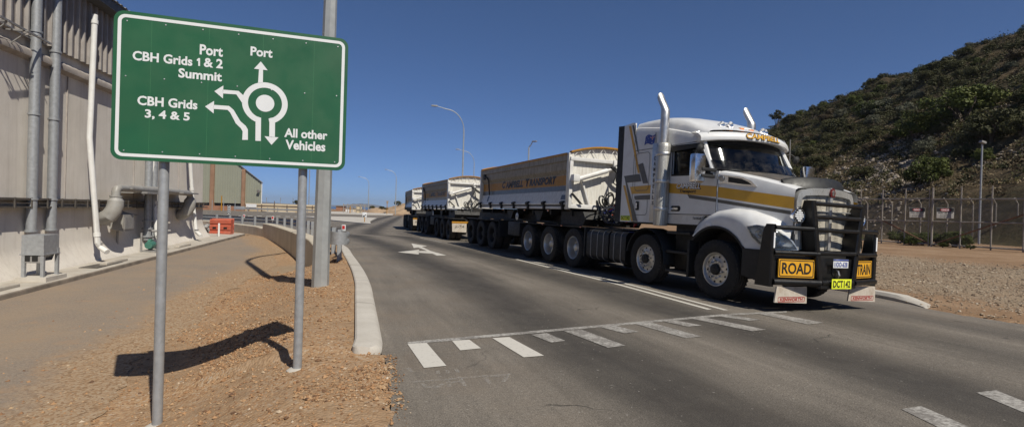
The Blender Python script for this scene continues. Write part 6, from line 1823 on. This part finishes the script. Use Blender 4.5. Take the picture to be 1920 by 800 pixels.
for s in (-1, 1):
    upright(s * .385, s * .6, 1.46, 1.43, .39, 1.78, .3, .2, .05)
    upright(s * 1.235, s * 1.235, 1.25, 1.25, .39, 1.375, .3, .16, .042)
    def wing(y0, y1, z, r_):
        x = lambda y: 1.44 - .19 * (y - .4) / .835
        mb = MB(); mb.tube([V(x(y0), s * y0, z), V(x(y1), s * y1, z)], r_, 12); mb.build('wing_bar', [M['black']], bb)
    wing(.53, 1.22, 1.325, .036); wing(.44, 1.22, .93, .036); wing(.4, 1.22, .47, .05)
    mb = MB(); f = lambda a, b, d: V(1.4 - .19 * (a - .4) / .835 + d, s * a, b)
    mb.prism([(.4, .5), (1.2, .5), (1.2, .88), (.44, .88)], f, -.05, -.02); mb.build('wing_plate', [M['black']], bb)
    # marker strip light on the outer upright
    mb = MB(); mb.box(1.251, 1.262, s * 1.235 - .014, s * 1.235 + .014, 1.0, 1.24); mb.build('marker_strip', [M['silver']], bb)
    # spotlight
    c = V(1.27, s * .74, 1.53)
    mb = MB(); mb.lathe([(0, -.12), (.08, -.11), (.12, -.04), (.13, .0), (.125, .015), (.112, .01)], c, (1, 0, 0), 26, 0); mb.tube([c - V(.05, 0, .12), c - V(.05, 0, .3)], .02, 6)
    sp_ = mb.build('spotlight', [M['chrome']], bb)
    mb = MB(); mb.lathe([(.113, .006), (.05, .012), (0, .013)], c, (1, 0, 0), 26, 0)
    for i in range(6):
        for j in range(6):
            yy, zz = (i - 2.5) * .033, (j - 2.5) * .033
            if math.hypot(yy, zz) < .095: mb.lathe([(.015, .0), (.013, .008), (0, .009)], c + V(.012, yy, zz), (1, 0, 0), 8, 1)
    mb.build('spotlight_lens', [M['lens'], M['silver']], sp_)
for z, w in ((1.735, .575), (1.525, .545), (1.315, .51), (.945, .455), (.47, .37)):
    mb = MB(); x = 1.4 + (1.78 - z) * .02; mb.tube([V(x, -w, z), V(x, w, z)], .036 if z > .5 else .05, 12); mb.build('cross_bar', [M['black']], bb)
mb = MB(); mb.box(1.37, 1.395, -.4, .4, .42, .86, bev=.01); mb.box(1.2, 1.47, -.42, .42, .38, .43, bev=.01); mb.build('centre_plate', [M['black']], bb)
mb = MB(); mb.lathe([(.09, 0), (.09, .01), (0, .011)], V(1.395, 0, .66), (1, 0, 0), 16, 0); mb.tube([V(1.4, 0, .68), V(1.45, 0, .66), V(1.47, 0, .6), V(1.44, 0, .55)], .018, 8, 1); mb.build('tow_hook', [M['ink'], M['steel']], bb)
# plates and signs on the front
for s, txt in ((-1, 'ROAD'), (1, 'TRAIN')):
    y0, y1 = (-1.12, -.5) if s < 0 else (.5, 1.12)
    fx = lambda a, b, d: V(1.42 - .19 * (abs(y0 + a) - .4) / .835 + d, y0 + a, b)
    mb = MB(); mb.prism([(0, .545), (.62, .545), (.62, .83), (0, .83)], fx, -.012, .008)
    o = mb.build('road_train_sign', [M['signyel']], bb)
    mb = MB(); o1 = rrect(.012, .608, .557, .818, .02, 3); i1 = rrect(.026, .594, .571, .804, .014, 3); n = len(o1)
    mb.add([fx(a, b, .0095) for a, b in o1 + i1], [(i, (i + 1) % n, n + (i + 1) % n, n + i) for i in range(n)])
    mb.text(txt, .51, .18, lambda a, b, d: fx(.055 + a, .598 + b, .0095), 0, .026); mb.build('lettering', [M['ink']], o, ang=None)
mb = MB(); mb.box(1.478, 1.484, -.17, .19, .72, .86, bev=.002); npl = mb.build('number_plate', [M['signwhite']], bb)
mb = MB(); mb.box(1.4845, 1.4855, -.17, .19, .832, .859); mb.text('1IOO-628', .31, .085, lambda a, b, d: V(1.4855, -.145 + a, .735 + b), 0, .03, 0, 1.08); mb.build('lettering', [M['inkb']], npl, ang=None)
mb = MB(); mb.box(1.505, 1.51, -.22, .25, .385, .545, bev=.002); npl = mb.build('number_plate', [M['signlime']], bb)
mb = MB(); mb.text('DCT142', .41, .115, lambda a, b, d: V(1.5115, -.19 + a, .407 + b), 0, .035, 0, 1.05); mb.build('lettering', [M['ink']], npl, ang=None)
k = N('dirty_white_rubber'); f = k.noise(k.coord('Object'), 6, 8, .7)
k.col(k.ramp(f, [(.3, (.6, .55, .48)), (.7, (.36, .29, .22))])); k.set(Roughness=.8); M['flap'] = k.m
for s in (-1, 1):
    y0, y1 = (-1.2, -.5) if s < 0 else (.52, 1.2)
    mb = MB(); mb.prism([(y0 - .01, .15), (y1 + .01, .125), (y1, .39), (y0 + .03, .4)], lambda a, b, d: V(1.28 + d, a, b), -.012, .012); fl = mb.build('mudflap', [M['flap']], truck)
    mb = MB(); o1 = rrect(y0 + .06, y1 - .04, .15, .235, .02, 3); i1 = rrect(y0 + .072, y1 - .052, .16, .225, .015, 3); n = len(o1)
    mb.add([V(1.2935, a, b) for a, b in o1 + i1], [(i, (i + 1) % n, n + (i + 1) % n, n + i) for i in range(n)])
    mb.text('KENWORTH', (y1 - y0) - .19, .056, lambda a, b, d: V(1.2935, y0 + .105 + a, .165 + b), 0, .045, .1); mb.build('lettering', [M['inkr']], fl, ang=None)

# ---- exhaust stacks
for s in (-1, 1):
    xs0 = -1.57
    y = s * 1.2
    st = empty('exhaust_stack'); st.parent = truck
    mb = MB(); mb.lathe([(.0, 1.24), (.145, 1.25), (.15, 1.3), (.15, 2.86), (.135, 2.92), (.11, 2.95), (0, 2.951)], (xs0 + .02, y, 0), (0, 0, 1), 24); mb.build('heat_shield', [M['perf']], st)
    for z in (1.55, 2.12, 2.68):
        mb = MB(); mb.lathe([(.152, z), (.158, z + .01), (.158, z + .06), (.152, z + .07)], (xs0 + .02, y, 0), (0, 0, 1), 24); mb.build('shield_clamp', [M['steel']], st)
    mb = MB(); rows = []
    for zz, rr in ((2.9, .09), (3.3, .09), (3.6, .09)): rows.append([V(xs0 + rr * math.cos(a), y + rr * math.sin(a), zz) for a in np.linspace(0, 2 * math.pi, 29)[:-1]])
    rows.append([V(xs0 + .09 * math.cos(a) - .012, y + .09 * math.sin(a), 3.67 - .03 * math.cos(a)) for a in np.linspace(0, 2 * math.pi, 29)[:-1]])
    for inner in (0, 1):
        rr = .09 - .006 * inner; row = []
        for a in np.linspace(0, 2 * math.pi, 29)[:-1]:
            x = xs0 + rr * math.cos(a) - .012; L_ = (x - (xs0 - .165)) / .5; row.append(V(x - L_ * .5, y + rr * math.sin(a), 3.67 - .03 * math.cos(a) + L_ * .8))
        rows.append(row)
    mb.grid(rows, wrap=True); mb.grid([rows[-1], [p + V(.12, 0, -.2) for p in rows[-1]]], 1, wrap=True)
    mb.build('pipe', [M['steel'], M['ink']], st)
    mb = MB(); mb.box(-1.93, -1.72, min(s * 1.12, s * 1.2), max(s * 1.12, s * 1.2), 1.33, 2.98, bev=.01); mb.build('shield_panel', [M['steel']], st)
    mb = MB()
    for i, ch in enumerate('CAMPBELLS'):
        f = (lambda a, b, d: V(-1.86 + a, -1.2035, 2.62 - i * .118 + b)) if s < 0 else (lambda a, b, d: V(-1.8 - a, 1.2035, 2.62 - i * .118 + b))
        mb.text(ch, .06, .078, f, 0, .02)
    mb.build('lettering', [M['ink']], st, ang=None)

# ---- driver
def person_cab():
    t = tag(empty('person'), 'driver in the truck cab wearing a yellow and navy work shirt, hands on the wheel', 'person')
    t.matrix_world = truck.matrix_world @ Matrix.Translation((-1.12, -.55, 1.78))
    J = {'pel': (0, 0, .1, .13), 'wa': (-.03, 0, .28, .125), 'ch': (-.05, 0, .46, .15), 'nk': (-.02, 0, .62, .06), 'hd0': (.01, 0, .7, .075)}
    vs = []; ed = []; rad = []
    def v(p, r_): vs.append(p); rad.append(r_); return len(vs) - 1
    a = v((0, 0, .1), .14); b = v((-.03, 0, .28), .13); c = v((-.05, 0, .45), .15); d = v((-.03, 0, .57), .08); e = v((-.01, 0, .63), .055)
    ed += [(a, b), (b, c), (c, d), (d, e)]
    for s in (-1, 1):
        sh = v((-.05, s * .19, .5), .07); el = v((.12, s * .27, .27), .048); wr = v((.36, s * .2, .36), .034); ed += [(c, sh), (sh, el), (el, wr)]
        hp = v((.06, s * .1, .08), .095); kn = v((.45, s * .13, .14), .07); an = v((.6, s * .13, -.28), .05); ed += [(a, hp), (hp, kn), (kn, an)]
    me = bpy.data.meshes.new('body'); me.from_pydata(vs, ed, []); o = bpy.data.objects.new('body', me); COL.objects.link(o)
    md = o.modifiers.new('skin', 'SKIN'); sv = me.skin_vertices[0].data
    for i, r_ in enumerate(rad): sv[i].radius = (r_, r_)
    sv[0].use_root = True
    o.modifiers.new('sub', 'SUBSURF').levels = 2
    dg = bpy.context.evaluated_depsgraph_get(); dg.update()
    m2 = bpy.data.meshes.new_from_object(o.evaluated_get(dg)); bpy.data.objects.remove(o)
    m2.materials.clear()
    hv = simple('hi_vis_yellow_cloth', (.55, .55, .04), .8); nv = simple('navy_cloth', (.015, .02, .05), .8); sk = simple('skin', (.42, .24, .17), .55)
    for q in (hv, nv, sk): m2.materials.append(q)
    for p in m2.polygons: z = p.center.z; p.material_index = 2 if (p.center.x > .3 and z > .3) or z > .6 else 0 if z > .36 else 1
    m2.shade_smooth()
    body = bpy.data.objects.new('body', m2); COL.objects.link(body); body.parent = t
    # head with face, hands
    mb = MB(); rows = []
    for i in range(13):
        ph = math.pi * i / 12
        row = []
        for j in range(20):
            th = 2 * math.pi * j / 20; r_ = math.sin(ph)
            x = .098 * r_ * math.cos(th); y = .076 * r_ * math.sin(th); z = .125 * math.cos(ph)
            if z < -.03: x *= .92; y *= .82
            if abs(y) < .02 and x > .06 and -.04 < z < .02: x += .022
            if abs(abs(y) - .03) < .014 and x > .06 and 0 < z < .03: x -= .01
            row.append(V(x + .01, y, z + .76))
        rows.append(row)
    mb.grid(rows, 0, wrap=True)
    for s in (-1, 1):
        mb.lathe([(0, -.01), (.02, -.008), (.028, .004), (.012, .01), (0, .01)], (.0, s * .077, .755), (0, s, 0), 10, 0)
        mb.lathe([(.011, 0), (.008, .005), (0, .006)], (.092, s * .03, .775), (1, 0, 0), 8, 1)
    mb.box(.092, .1, -.022, .022, .695, .702, 2)
    hd = mb.build('head', [sk, M['ink'], simple('lips', (.3, .12, .1), .5)], t, ang=70)
    mb = MB(); rows = [[p + (p - V(.01, 0, .76)) * .07 + V(-.01, 0, .006) for p in row] for row in rows[:6]]
    rows = [[q for q in r_] for r_ in rows]; mb.grid([[V(min(q.x, .085), q.y, q.z) for q in r_] for r_ in rows], 0, wrap=True); mb.build('hair', [simple('dark_hair', (.02, .015, .012), .6)], hd, ang=70)
    for s in (-1, 1):
        mb = MB(); w = V(.36, s * .2, .36)
        mb.tube([w, w + V(.04, -s * .005, .0), w + V(.085, -s * .01, .0)], [.03, .042, .036], 10)
        for i, L_ in enumerate((.062, .072, .068, .052)):
            q = w + V(.08, -s * .01 + (i - 1.5) * .02, .005); mb.tube([q, q + V(L_ * .5, 0, .012), q + V(L_ * .75, 0, -.02), q + V(L_ * .6, 0, -.045)], [.011, .01, .009, .007], 6)
        q = w + V(.03, -s * .035, .0); mb.tube([q, q + V(.03, -s * .025, -.005), q + V(.06, -s * .025, -.02)], [.012, .011, .008], 6)
        mb.build('hand', [sk], t)
person_cab()
# ================================================================== side tipping trailers
TL = 7.9
def make_trailer(o, th, tilt, z, label):
    t = frame('tipping_trailer', label, 'trailer', o, th, tilt, -1.25, z, 'side tipping trailers of the road train')
    L_ = TL
    # body side: rail, flat upper panel, shadowed fold, striped band, outward leaning skirt
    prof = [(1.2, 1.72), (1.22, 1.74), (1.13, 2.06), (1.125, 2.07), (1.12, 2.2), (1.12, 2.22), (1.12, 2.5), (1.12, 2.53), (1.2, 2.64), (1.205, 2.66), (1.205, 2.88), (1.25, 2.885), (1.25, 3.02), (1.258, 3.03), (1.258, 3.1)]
    mm = {0: 4, 1: 4, 3: 2, 5: 1, 13: 3}  # skirt rows use the paler white: sky light on the lean painted in
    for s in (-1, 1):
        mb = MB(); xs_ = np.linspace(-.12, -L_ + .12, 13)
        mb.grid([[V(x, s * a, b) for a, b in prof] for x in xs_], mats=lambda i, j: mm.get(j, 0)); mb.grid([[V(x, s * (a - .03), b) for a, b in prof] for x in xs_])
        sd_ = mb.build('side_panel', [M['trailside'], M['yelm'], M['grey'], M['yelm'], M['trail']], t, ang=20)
        if s < 0:
            mb = MB(); f = lambda a, b, d: V(-5.55 + a, -1.1215, 2.275 + b)
            mb.text('C', .34, .27, f, 0, .06, .22); x = .36
            mb.text('AMPBELL', 1.66, .235, lambda a, b, d: f(x + a, b, 0), 0, .06, .22); mb.text('T', .34, .26, lambda a, b, d: f(2.24 + a, b, 0), 0, .06, .22); mb.text('RANSPORT', 2.0, .235, lambda a, b, d: f(2.57 + a, b, 0), 0, .06, .22)
        else:
            mb = MB(); mb.text('CAMPBELL TRANSPORT', 4.6, .22, lambda a, b, d: V(-1.0 - a, 1.1215, 2.275 + b), 0, .06, .22)
        mb.build('lettering', [M['ink']], sd_, ang=None)
        for x0, x1 in ((-.12, 0), (-L_, -L_ + .12)):
            mb = MB(); mb.box(x0, x1, min(s * 1.1, s * 1.245), max(s * 1.1, s * 1.245), 1.6, 3.09, bev=.01); mb.build('corner_post', [M['trail']], t)
        mb = MB(); mb.box(-L_, 0, min(s * 1.14, s * 1.22), max(s * 1.14, s * 1.22), 1.55, 1.63, bev=.015); mb.box(-L_, 0, min(s * 1.17, s * 1.25), max(s * 1.17, s * 1.25), 1.67, 1.735, bev=.015); mb.build('hinge_rail', [M['fair']], t)
        for x in np.linspace(-.25, -L_ + .25, 7):
            mb = MB(); mb.box(x - .045, x + .045, min(s * 1.2, s * 1.285), max(s * 1.2, s * 1.285), 1.53, 1.78, bev=.015); mb.lathe([(.05, -.09), (.05, .09)], (x, s * 1.27, 1.72), (1, 0, 0), 10); mb.build('side_latch', [M['chassis']], t)
    # release rod, small plates on the near side
    mb = MB(); mb.tube([V(-L_ + .5, -1.24, 2.8), V(-L_ + .95, -1.25, 2.72), V(-L_ + 1.1, -1.24, 2.6), V(-L_ + 1.12, -1.19, 2.05)], .028, 6); mb.box(-L_ + .42, -L_ + .62, -1.26, -1.205, 2.68, 2.9, bev=.01); mb.build('release_rod', [M['chassis']], t)
    mb = MB(); mb.prism([(-L_ + .85, 1.8), (-L_ + 1.02, 1.8), (-L_ + 1.02, 2.02), (-L_ + .85, 2.02)], lambda a, b, d: V(a, -1.215 + (b - 1.74) * .28 + d, b), -.012, 0); mb.build('data_plate', [M['grey']], t); mb = MB(); mb.prism([(-.5, 1.82), (-.22, 1.82), (-.22, 1.95), (-.5, 1.95)], lambda a, b, d: V(a, -1.215 + (b - 1.74) * .28 + d, b), -.012, 0); mb.build('data_plate', [M['grey']], t)
    # end walls with arched head
    for e, sx in ((0.0, 1), (-L_, -1)):
        mb = MB(); n = 16
        arcp = [(y, 3.1 + .2 * (1 - (y / 1.2) ** 2)) for y in np.linspace(1.2, -1.2, n + 1)]
        mb.prism([(-1.12, 1.58), (1.12, 1.58), (1.2, 2.0), (1.2, 2.9)] + arcp + [(-1.2, 2.9), (-1.2, 2.0)], lambda a, b, d: V(e - sx * .1 + sx * d, a, b), 0, .04)
        w = mb.build('end_wall', [M['trail']], t)
        mb = MB(); mb.grid([[V(e + sx * d, y, z + .0) for d in (-.06, .05)] + [V(e + sx * d, y, z + .04) for d in (.05, -.06)] for y, z in arcp], wrap=True); mb.build('top_edge', [M['yelm']], w)
        mb = MB(); mb.box(e - .03, e + .07 * sx, -1.22, 1.22, 2.88, 2.98, bev=.012); mb.box(e - .03, e + .05 * sx, -1.22, 1.22, 1.58, 1.7, bev=.012)
        if sx > 0:
            yy = np.linspace(-1.12, 1.12, 13)
            for i in range(12):
                top = lambda y: 3.1 + .2 * (1 - (y / 1.2) ** 2)
                a_, b_ = (2.99, top(yy[i + 1])) if i % 2 == 0 else (top(yy[i]), 2.99)
                mb.tube([V(.0, yy[i], a_), V(.0, yy[i + 1], b_)], .01, 5)
            mb.box(-.06, .055, -1.23, -1.13, 1.6, 2.88, bev=.01); mb.box(-.06, .055, 1.13, 1.23, 1.6, 2.88, bev=.01)
            for s in (-1, 1): mb.prism([(s * .85, 2.35), (s * .8, 2.35), (s * .55, 1.7), (s * .6, 1.7)], lambda a, b, d: V(d, a, b), -.06, .04)
        mb.build('end_frame', [M['fair']], w)
        if sx > 0:
            mb = MB(); A_, B_ = V(.16, -1.02, 2.38), V(.16, .2, 2.78)
            dv = (B_ - A_)
            mb.tube([A_, A_ + dv * .72], .07, 14); mb.tube([A_ + dv * .72, B_], .045, 12); mb.lathe([(.1, -.08), (.1, .08)], B_, (1, 0, 0), 14); mb.box(.05, .24, -1.2, -1.0, 2.3, 2.5, bev=.03); mb.box(.04, .12, .1, .32, 2.75, 2.98, bev=.02)
            mb.build('tipping_ram', [M['fair']], w)
            mb = MB()
            for q in range(3): mb.tube([V(.2, .05 - q * .05, 2.78), V(.24, .25, 2.62 - q * .05), V(.22, .62 - q * .06, 2.4), V(.26, .66 - q * .05, 2.1), V(.3, .35 - q * .06, 1.85), V(.25, .1, 1.62)], .022, 6)
            for q, (cy, cz, ra, rb, tl) in enumerate(((-.3, 1.8, .1, .17, .5), (-.12, 1.86, .13, .2, -.35), (-.1, 1.84, .1, .16, -.3), (-.28, 1.78, .07, .12, .55))):
                mb.tube([V(.28 + .03 * q, cy + ra * math.cos(a) * math.cos(tl) - rb * math.sin(a) * math.sin(tl), cz + ra * math.cos(a) * math.sin(tl) + rb * math.sin(a) * math.cos(tl)) for a in np.linspace(0, 2 * math.pi, 18)[:-1]], .024, 6, closed=True)
                mb.tube([V(.3, -.15 + q * .07, 1.6), V(.34, .05 + q * .05, 1.68 + .03 * q), V(.3, .3 + .05 * q, 1.82 + .05 * q), V(.28, .5 + .04 * q, 2.05 + .08 * q)], .02, 6)
            for q in range(3): mb.tube([V(.22, .1 + q * .03, 2.7), V(.3, .16 - q * .08, 2.45 - q * .06), V(.33, .2 + q * .05, 2.15), V(.3, .02 + q * .1, 1.8), V(.4, -.05 + q * .12, 1.5)], .02, 6)
            mb.build('hydraulic_hose', [M['hose']], w)
            mb = MB(); mb.prism([(-1.2, 1.98), (-1.14, 2.0), (-.82, 1.7), (-.9, 1.7)], lambda a, b, d: V(.08 + d, a, b), 0, .04); mb.build('grab_bar', [M['ink']], w)
    mb = MB(); mb.grid([[V(x, y, 3.1 + .18 * (1 - (y / 1.2) ** 2)) for y in np.linspace(-1.2, 1.2, 9)] for x in (-.06, -L_ + .06)]); mb.build('tarpaulin', [M['fair']], t, ang=None)
    mb = MB(); mb.box(-L_, 0, -1.1, 1.1, 1.58, 1.66); mb.build('floor', [M['chassis']], t)
    # chassis
    mb = MB()
    for s in (-1, 1): mb.box(-L_ - 2.0, .35, s * .5 - .06, s * .5 + .06, 1.12, 1.5)
    for x in np.linspace(-.3, -L_ - 1.8, 8): mb.box(x - .05, x + .05, -.95, .95, 1.38, 1.54)
    mb.prism([(-1.0, 1.5), (.3, 1.5), (.45, 1.3), (.3, 1.12), (-1.0, 1.12)], lambda a, b, d: V(a, d, b), -.9, .9)
    for x in (-2.4, -4.9): mb.prism([(x - .35, 1.5), (x + .35, 1.5), (x + .12, 1.2), (x - .12, 1.2)], lambda a, b, d: V(a, d, b), -1.0, 1.0)
    for x in WX: mb.tube([V(x, -.95, .525), V(x, .95, .525)], .075, 10); mb.box(x - .5, x + .1, -.55, -.42, .6, 1.12); mb.box(x - .5, x + .1, .42, .55, .6, 1.12)
    mb.build('chassis', [M['chassis']], t)
    for s in (-1, 1):
        mb = MB(); mb.box(WX[2] - .7, WX[0] + .7, s * .55, s * 1.25, 1.08, 1.11, bev=.008); mb.prism([(WX[0] + .68, 1.1), (WX[0] + .72, 1.1), (WX[0] + .8, .5), (WX[0] + .77, .5)], lambda a, b, d: V(a, d, b), min(s * .6, s * 1.24), max(s * .6, s * 1.24)); mb.build('mudguard', [M['chassis']], t)
        mb = MB(); mb.box(-4.6, -3.5, min(s * .75, s * 1.18), max(s * .75, s * 1.18), .62, 1.1, bev=.03); mb.build('tool_box', [M['chassis']], t)
        for x in (-1.2, -3.0, -5.0): mb = MB(); mb.box(x, x + .07, s * 1.255 - .012, s * 1.255 + .012, 1.48, 1.52); mb.build('side_marker', [M['amber']], t)
    mb = MB(); mb.lathe([(.125, 0), (.125, -.006), (0, -.007)], (-3.75, -1.19, 1.28), (0, 1, 0), 24, 0); mb.text('JoTA', .15, .1, lambda a, b, d: V(-3.83 + a, -1.199, 1.23 + b), 1, .01, .2); mb.build('round_badge', [M['signwhite'], M['ink']], t, ang=None)
    for x in WX:
        for y in (-1.26, 1.26): mk_wheel(t, x, y, 'trailer')
    return t
WX = (-6.1, -7.5, -8.9)
def place(u0, D0, th): return (u0 / CAM_F * D0, D0)
def origin(cx, cy, th): return (cx + 1.25 * math.cos(th), cy + 1.25 * math.sin(th))
t1 = make_trailer(origin(1.45, 14.2, .37), .37, .02, 0, 'first and largest seen side tipping trailer, its yellow band lettered, coupled to the truck')
WX = (-5.5, -6.9, -8.3)
TL = 7.4
t2 = make_trailer(origin(-3.39, 27.0, .35), .35, .01, -.1, 'second side tipping trailer, between the first trailer and the last one')
t3 = make_trailer(origin(-7.6, 39.5, .27), .27, 0, -.24, 'last side tipping trailer, farthest from the truck')
# converter dollies
def make_dolly(ref_o, th, z, label, off):
    o = (ref_o[0] + off * math.sin(th), ref_o[1] - off * math.cos(th))
    t = frame('converter_dolly', label, 'dolly', o, th, 0, -1.25, z, 'dollies between the trailers')
    for x in (0, -1.45, -2.9):
        for y in (-1.26, 1.26): mk_wheel(t, x, y, 'trailer')
    mb = MB()
    for s in (-1, 1): mb.box(-3.2, .5, s * .45 - .05, s * .45 + .05, .8, 1.05); mb.prism([(.4, s * .5), (.4, s * .4), (3.0, s * .02), (3.0, s * .12)], lambda a, b, d: V(a, b, d), .8, .95)
    mb.lathe([(0, 0), (.55, 0), (.55, .08), (0, .08)], (-1.45, 0, 1.05), (0, 0, 1), 24)
    for x in (0, -1.45, -2.9): mb.tube([V(x, -.95, .525), V(x, .95, .525)], .075, 10)
    mb.build('chassis', [M['chassis']], t)
    for s in (-1, 1):
        mb = MB(); mb.box(-3.6, .72, min(s * .55, s * 1.25), max(s * .55, s * 1.25), 1.07, 1.1, bev=.008); mb.build('mudguard', [M['chassis']], t)
        mb = MB(); mb.box(.66, .74, min(s * .4, s * 1.25), max(s * .4, s * 1.25), .86, .96, bev=.012); mb.build('front_edge', [M['yelm']], t)
        mb = MB(); mb.prism([(s * .5, .42), (s * 1.22, .45), (s * 1.24, .86), (s * .5, .86)], lambda a, b, d: V(.72 + d, a, b), -.015, .015); fl = mb.build('mudflap', [M['flap']], t)
        mb = MB(); f = (lambda a, b, d: V(.7365, s * .86 - .26 + a, .6 + b)); mb.text('JoTA', .5, .16, f, 0, .01, .25); mb.build('lettering', [M['ink']], fl, ang=None)
    mb = MB()
    for q in range(3): mb.tube([V(2.6, -.1 + q * .1, .95), V(2.2, -.3 + q * .3, 1.2), V(1.2, -.2 + q * .1, .98), V(.6, 0, 1.0)], .02, 6)
    mb.build('air_hose', [M['hose']], t)
    return t
make_dolly(origin(-3.39, 27.0, .35), .35, -.1, 'black dolly with yellow edge under the front of the second trailer', .55)
make_dolly(origin(-7.6, 39.5, .27), .27, -.23, 'black dolly with yellow edge under the front of the last trailer', .8)
# hoses behind the cab
cl = empty('hose_bundle'); cl.parent = truck
def hoses(n, mat, spread, seed):
    r_ = random.Random(seed)
    for i in range(n):
        mb = MB(); y = r_.uniform(-1.0, -.2)
        pts = [V(-3.2, y, r_.uniform(1.5, 1.9)), V(-3.5, y + r_.uniform(-.2, .2), r_.uniform(1.15, 1.45)), V(-3.9, y + r_.uniform(-.2, .2), r_.uniform(1.15, 1.75)), V(-4.4, y + r_.uniform(-.2, .2), r_.uniform(1.2, 1.8)), V(-4.95, y * .6, r_.uniform(1.25, 1.6))]
        P_ = []
        for a in range(len(pts) - 1):
            p0, p1, p2, p3 = [pts[max(0, min(len(pts) - 1, a + q))] for q in (-1, 0, 1, 2)]
            for j in range(6):
                t = j / 6; P_.append(.5 * ((2 * p1) + (p2 - p0) * t + (2 * p0 - 5 * p1 + 4 * p2 - p3) * t * t + (3 * p1 - p0 - 3 * p2 + p3) * t ** 3))
        mb.tube(P_, .021, 6); mb.build('air_hose', [mat], cl)
hoses(10, M['hose'], 1, 1); hoses(2, M['redhose'], 1, 2); hoses(2, M['bluehose'], 1, 5)
mb = MB(); c = V(-3.95, -.8, 1.33); mb.tube([c + V(.32 * math.cos(a), .1 * math.sin(a * 2), .3 * math.sin(a)) for a in np.linspace(-.3, math.pi + .3, 18)], .03, 8); mb.build('grey_conduit', [M['ductgrey']], cl)
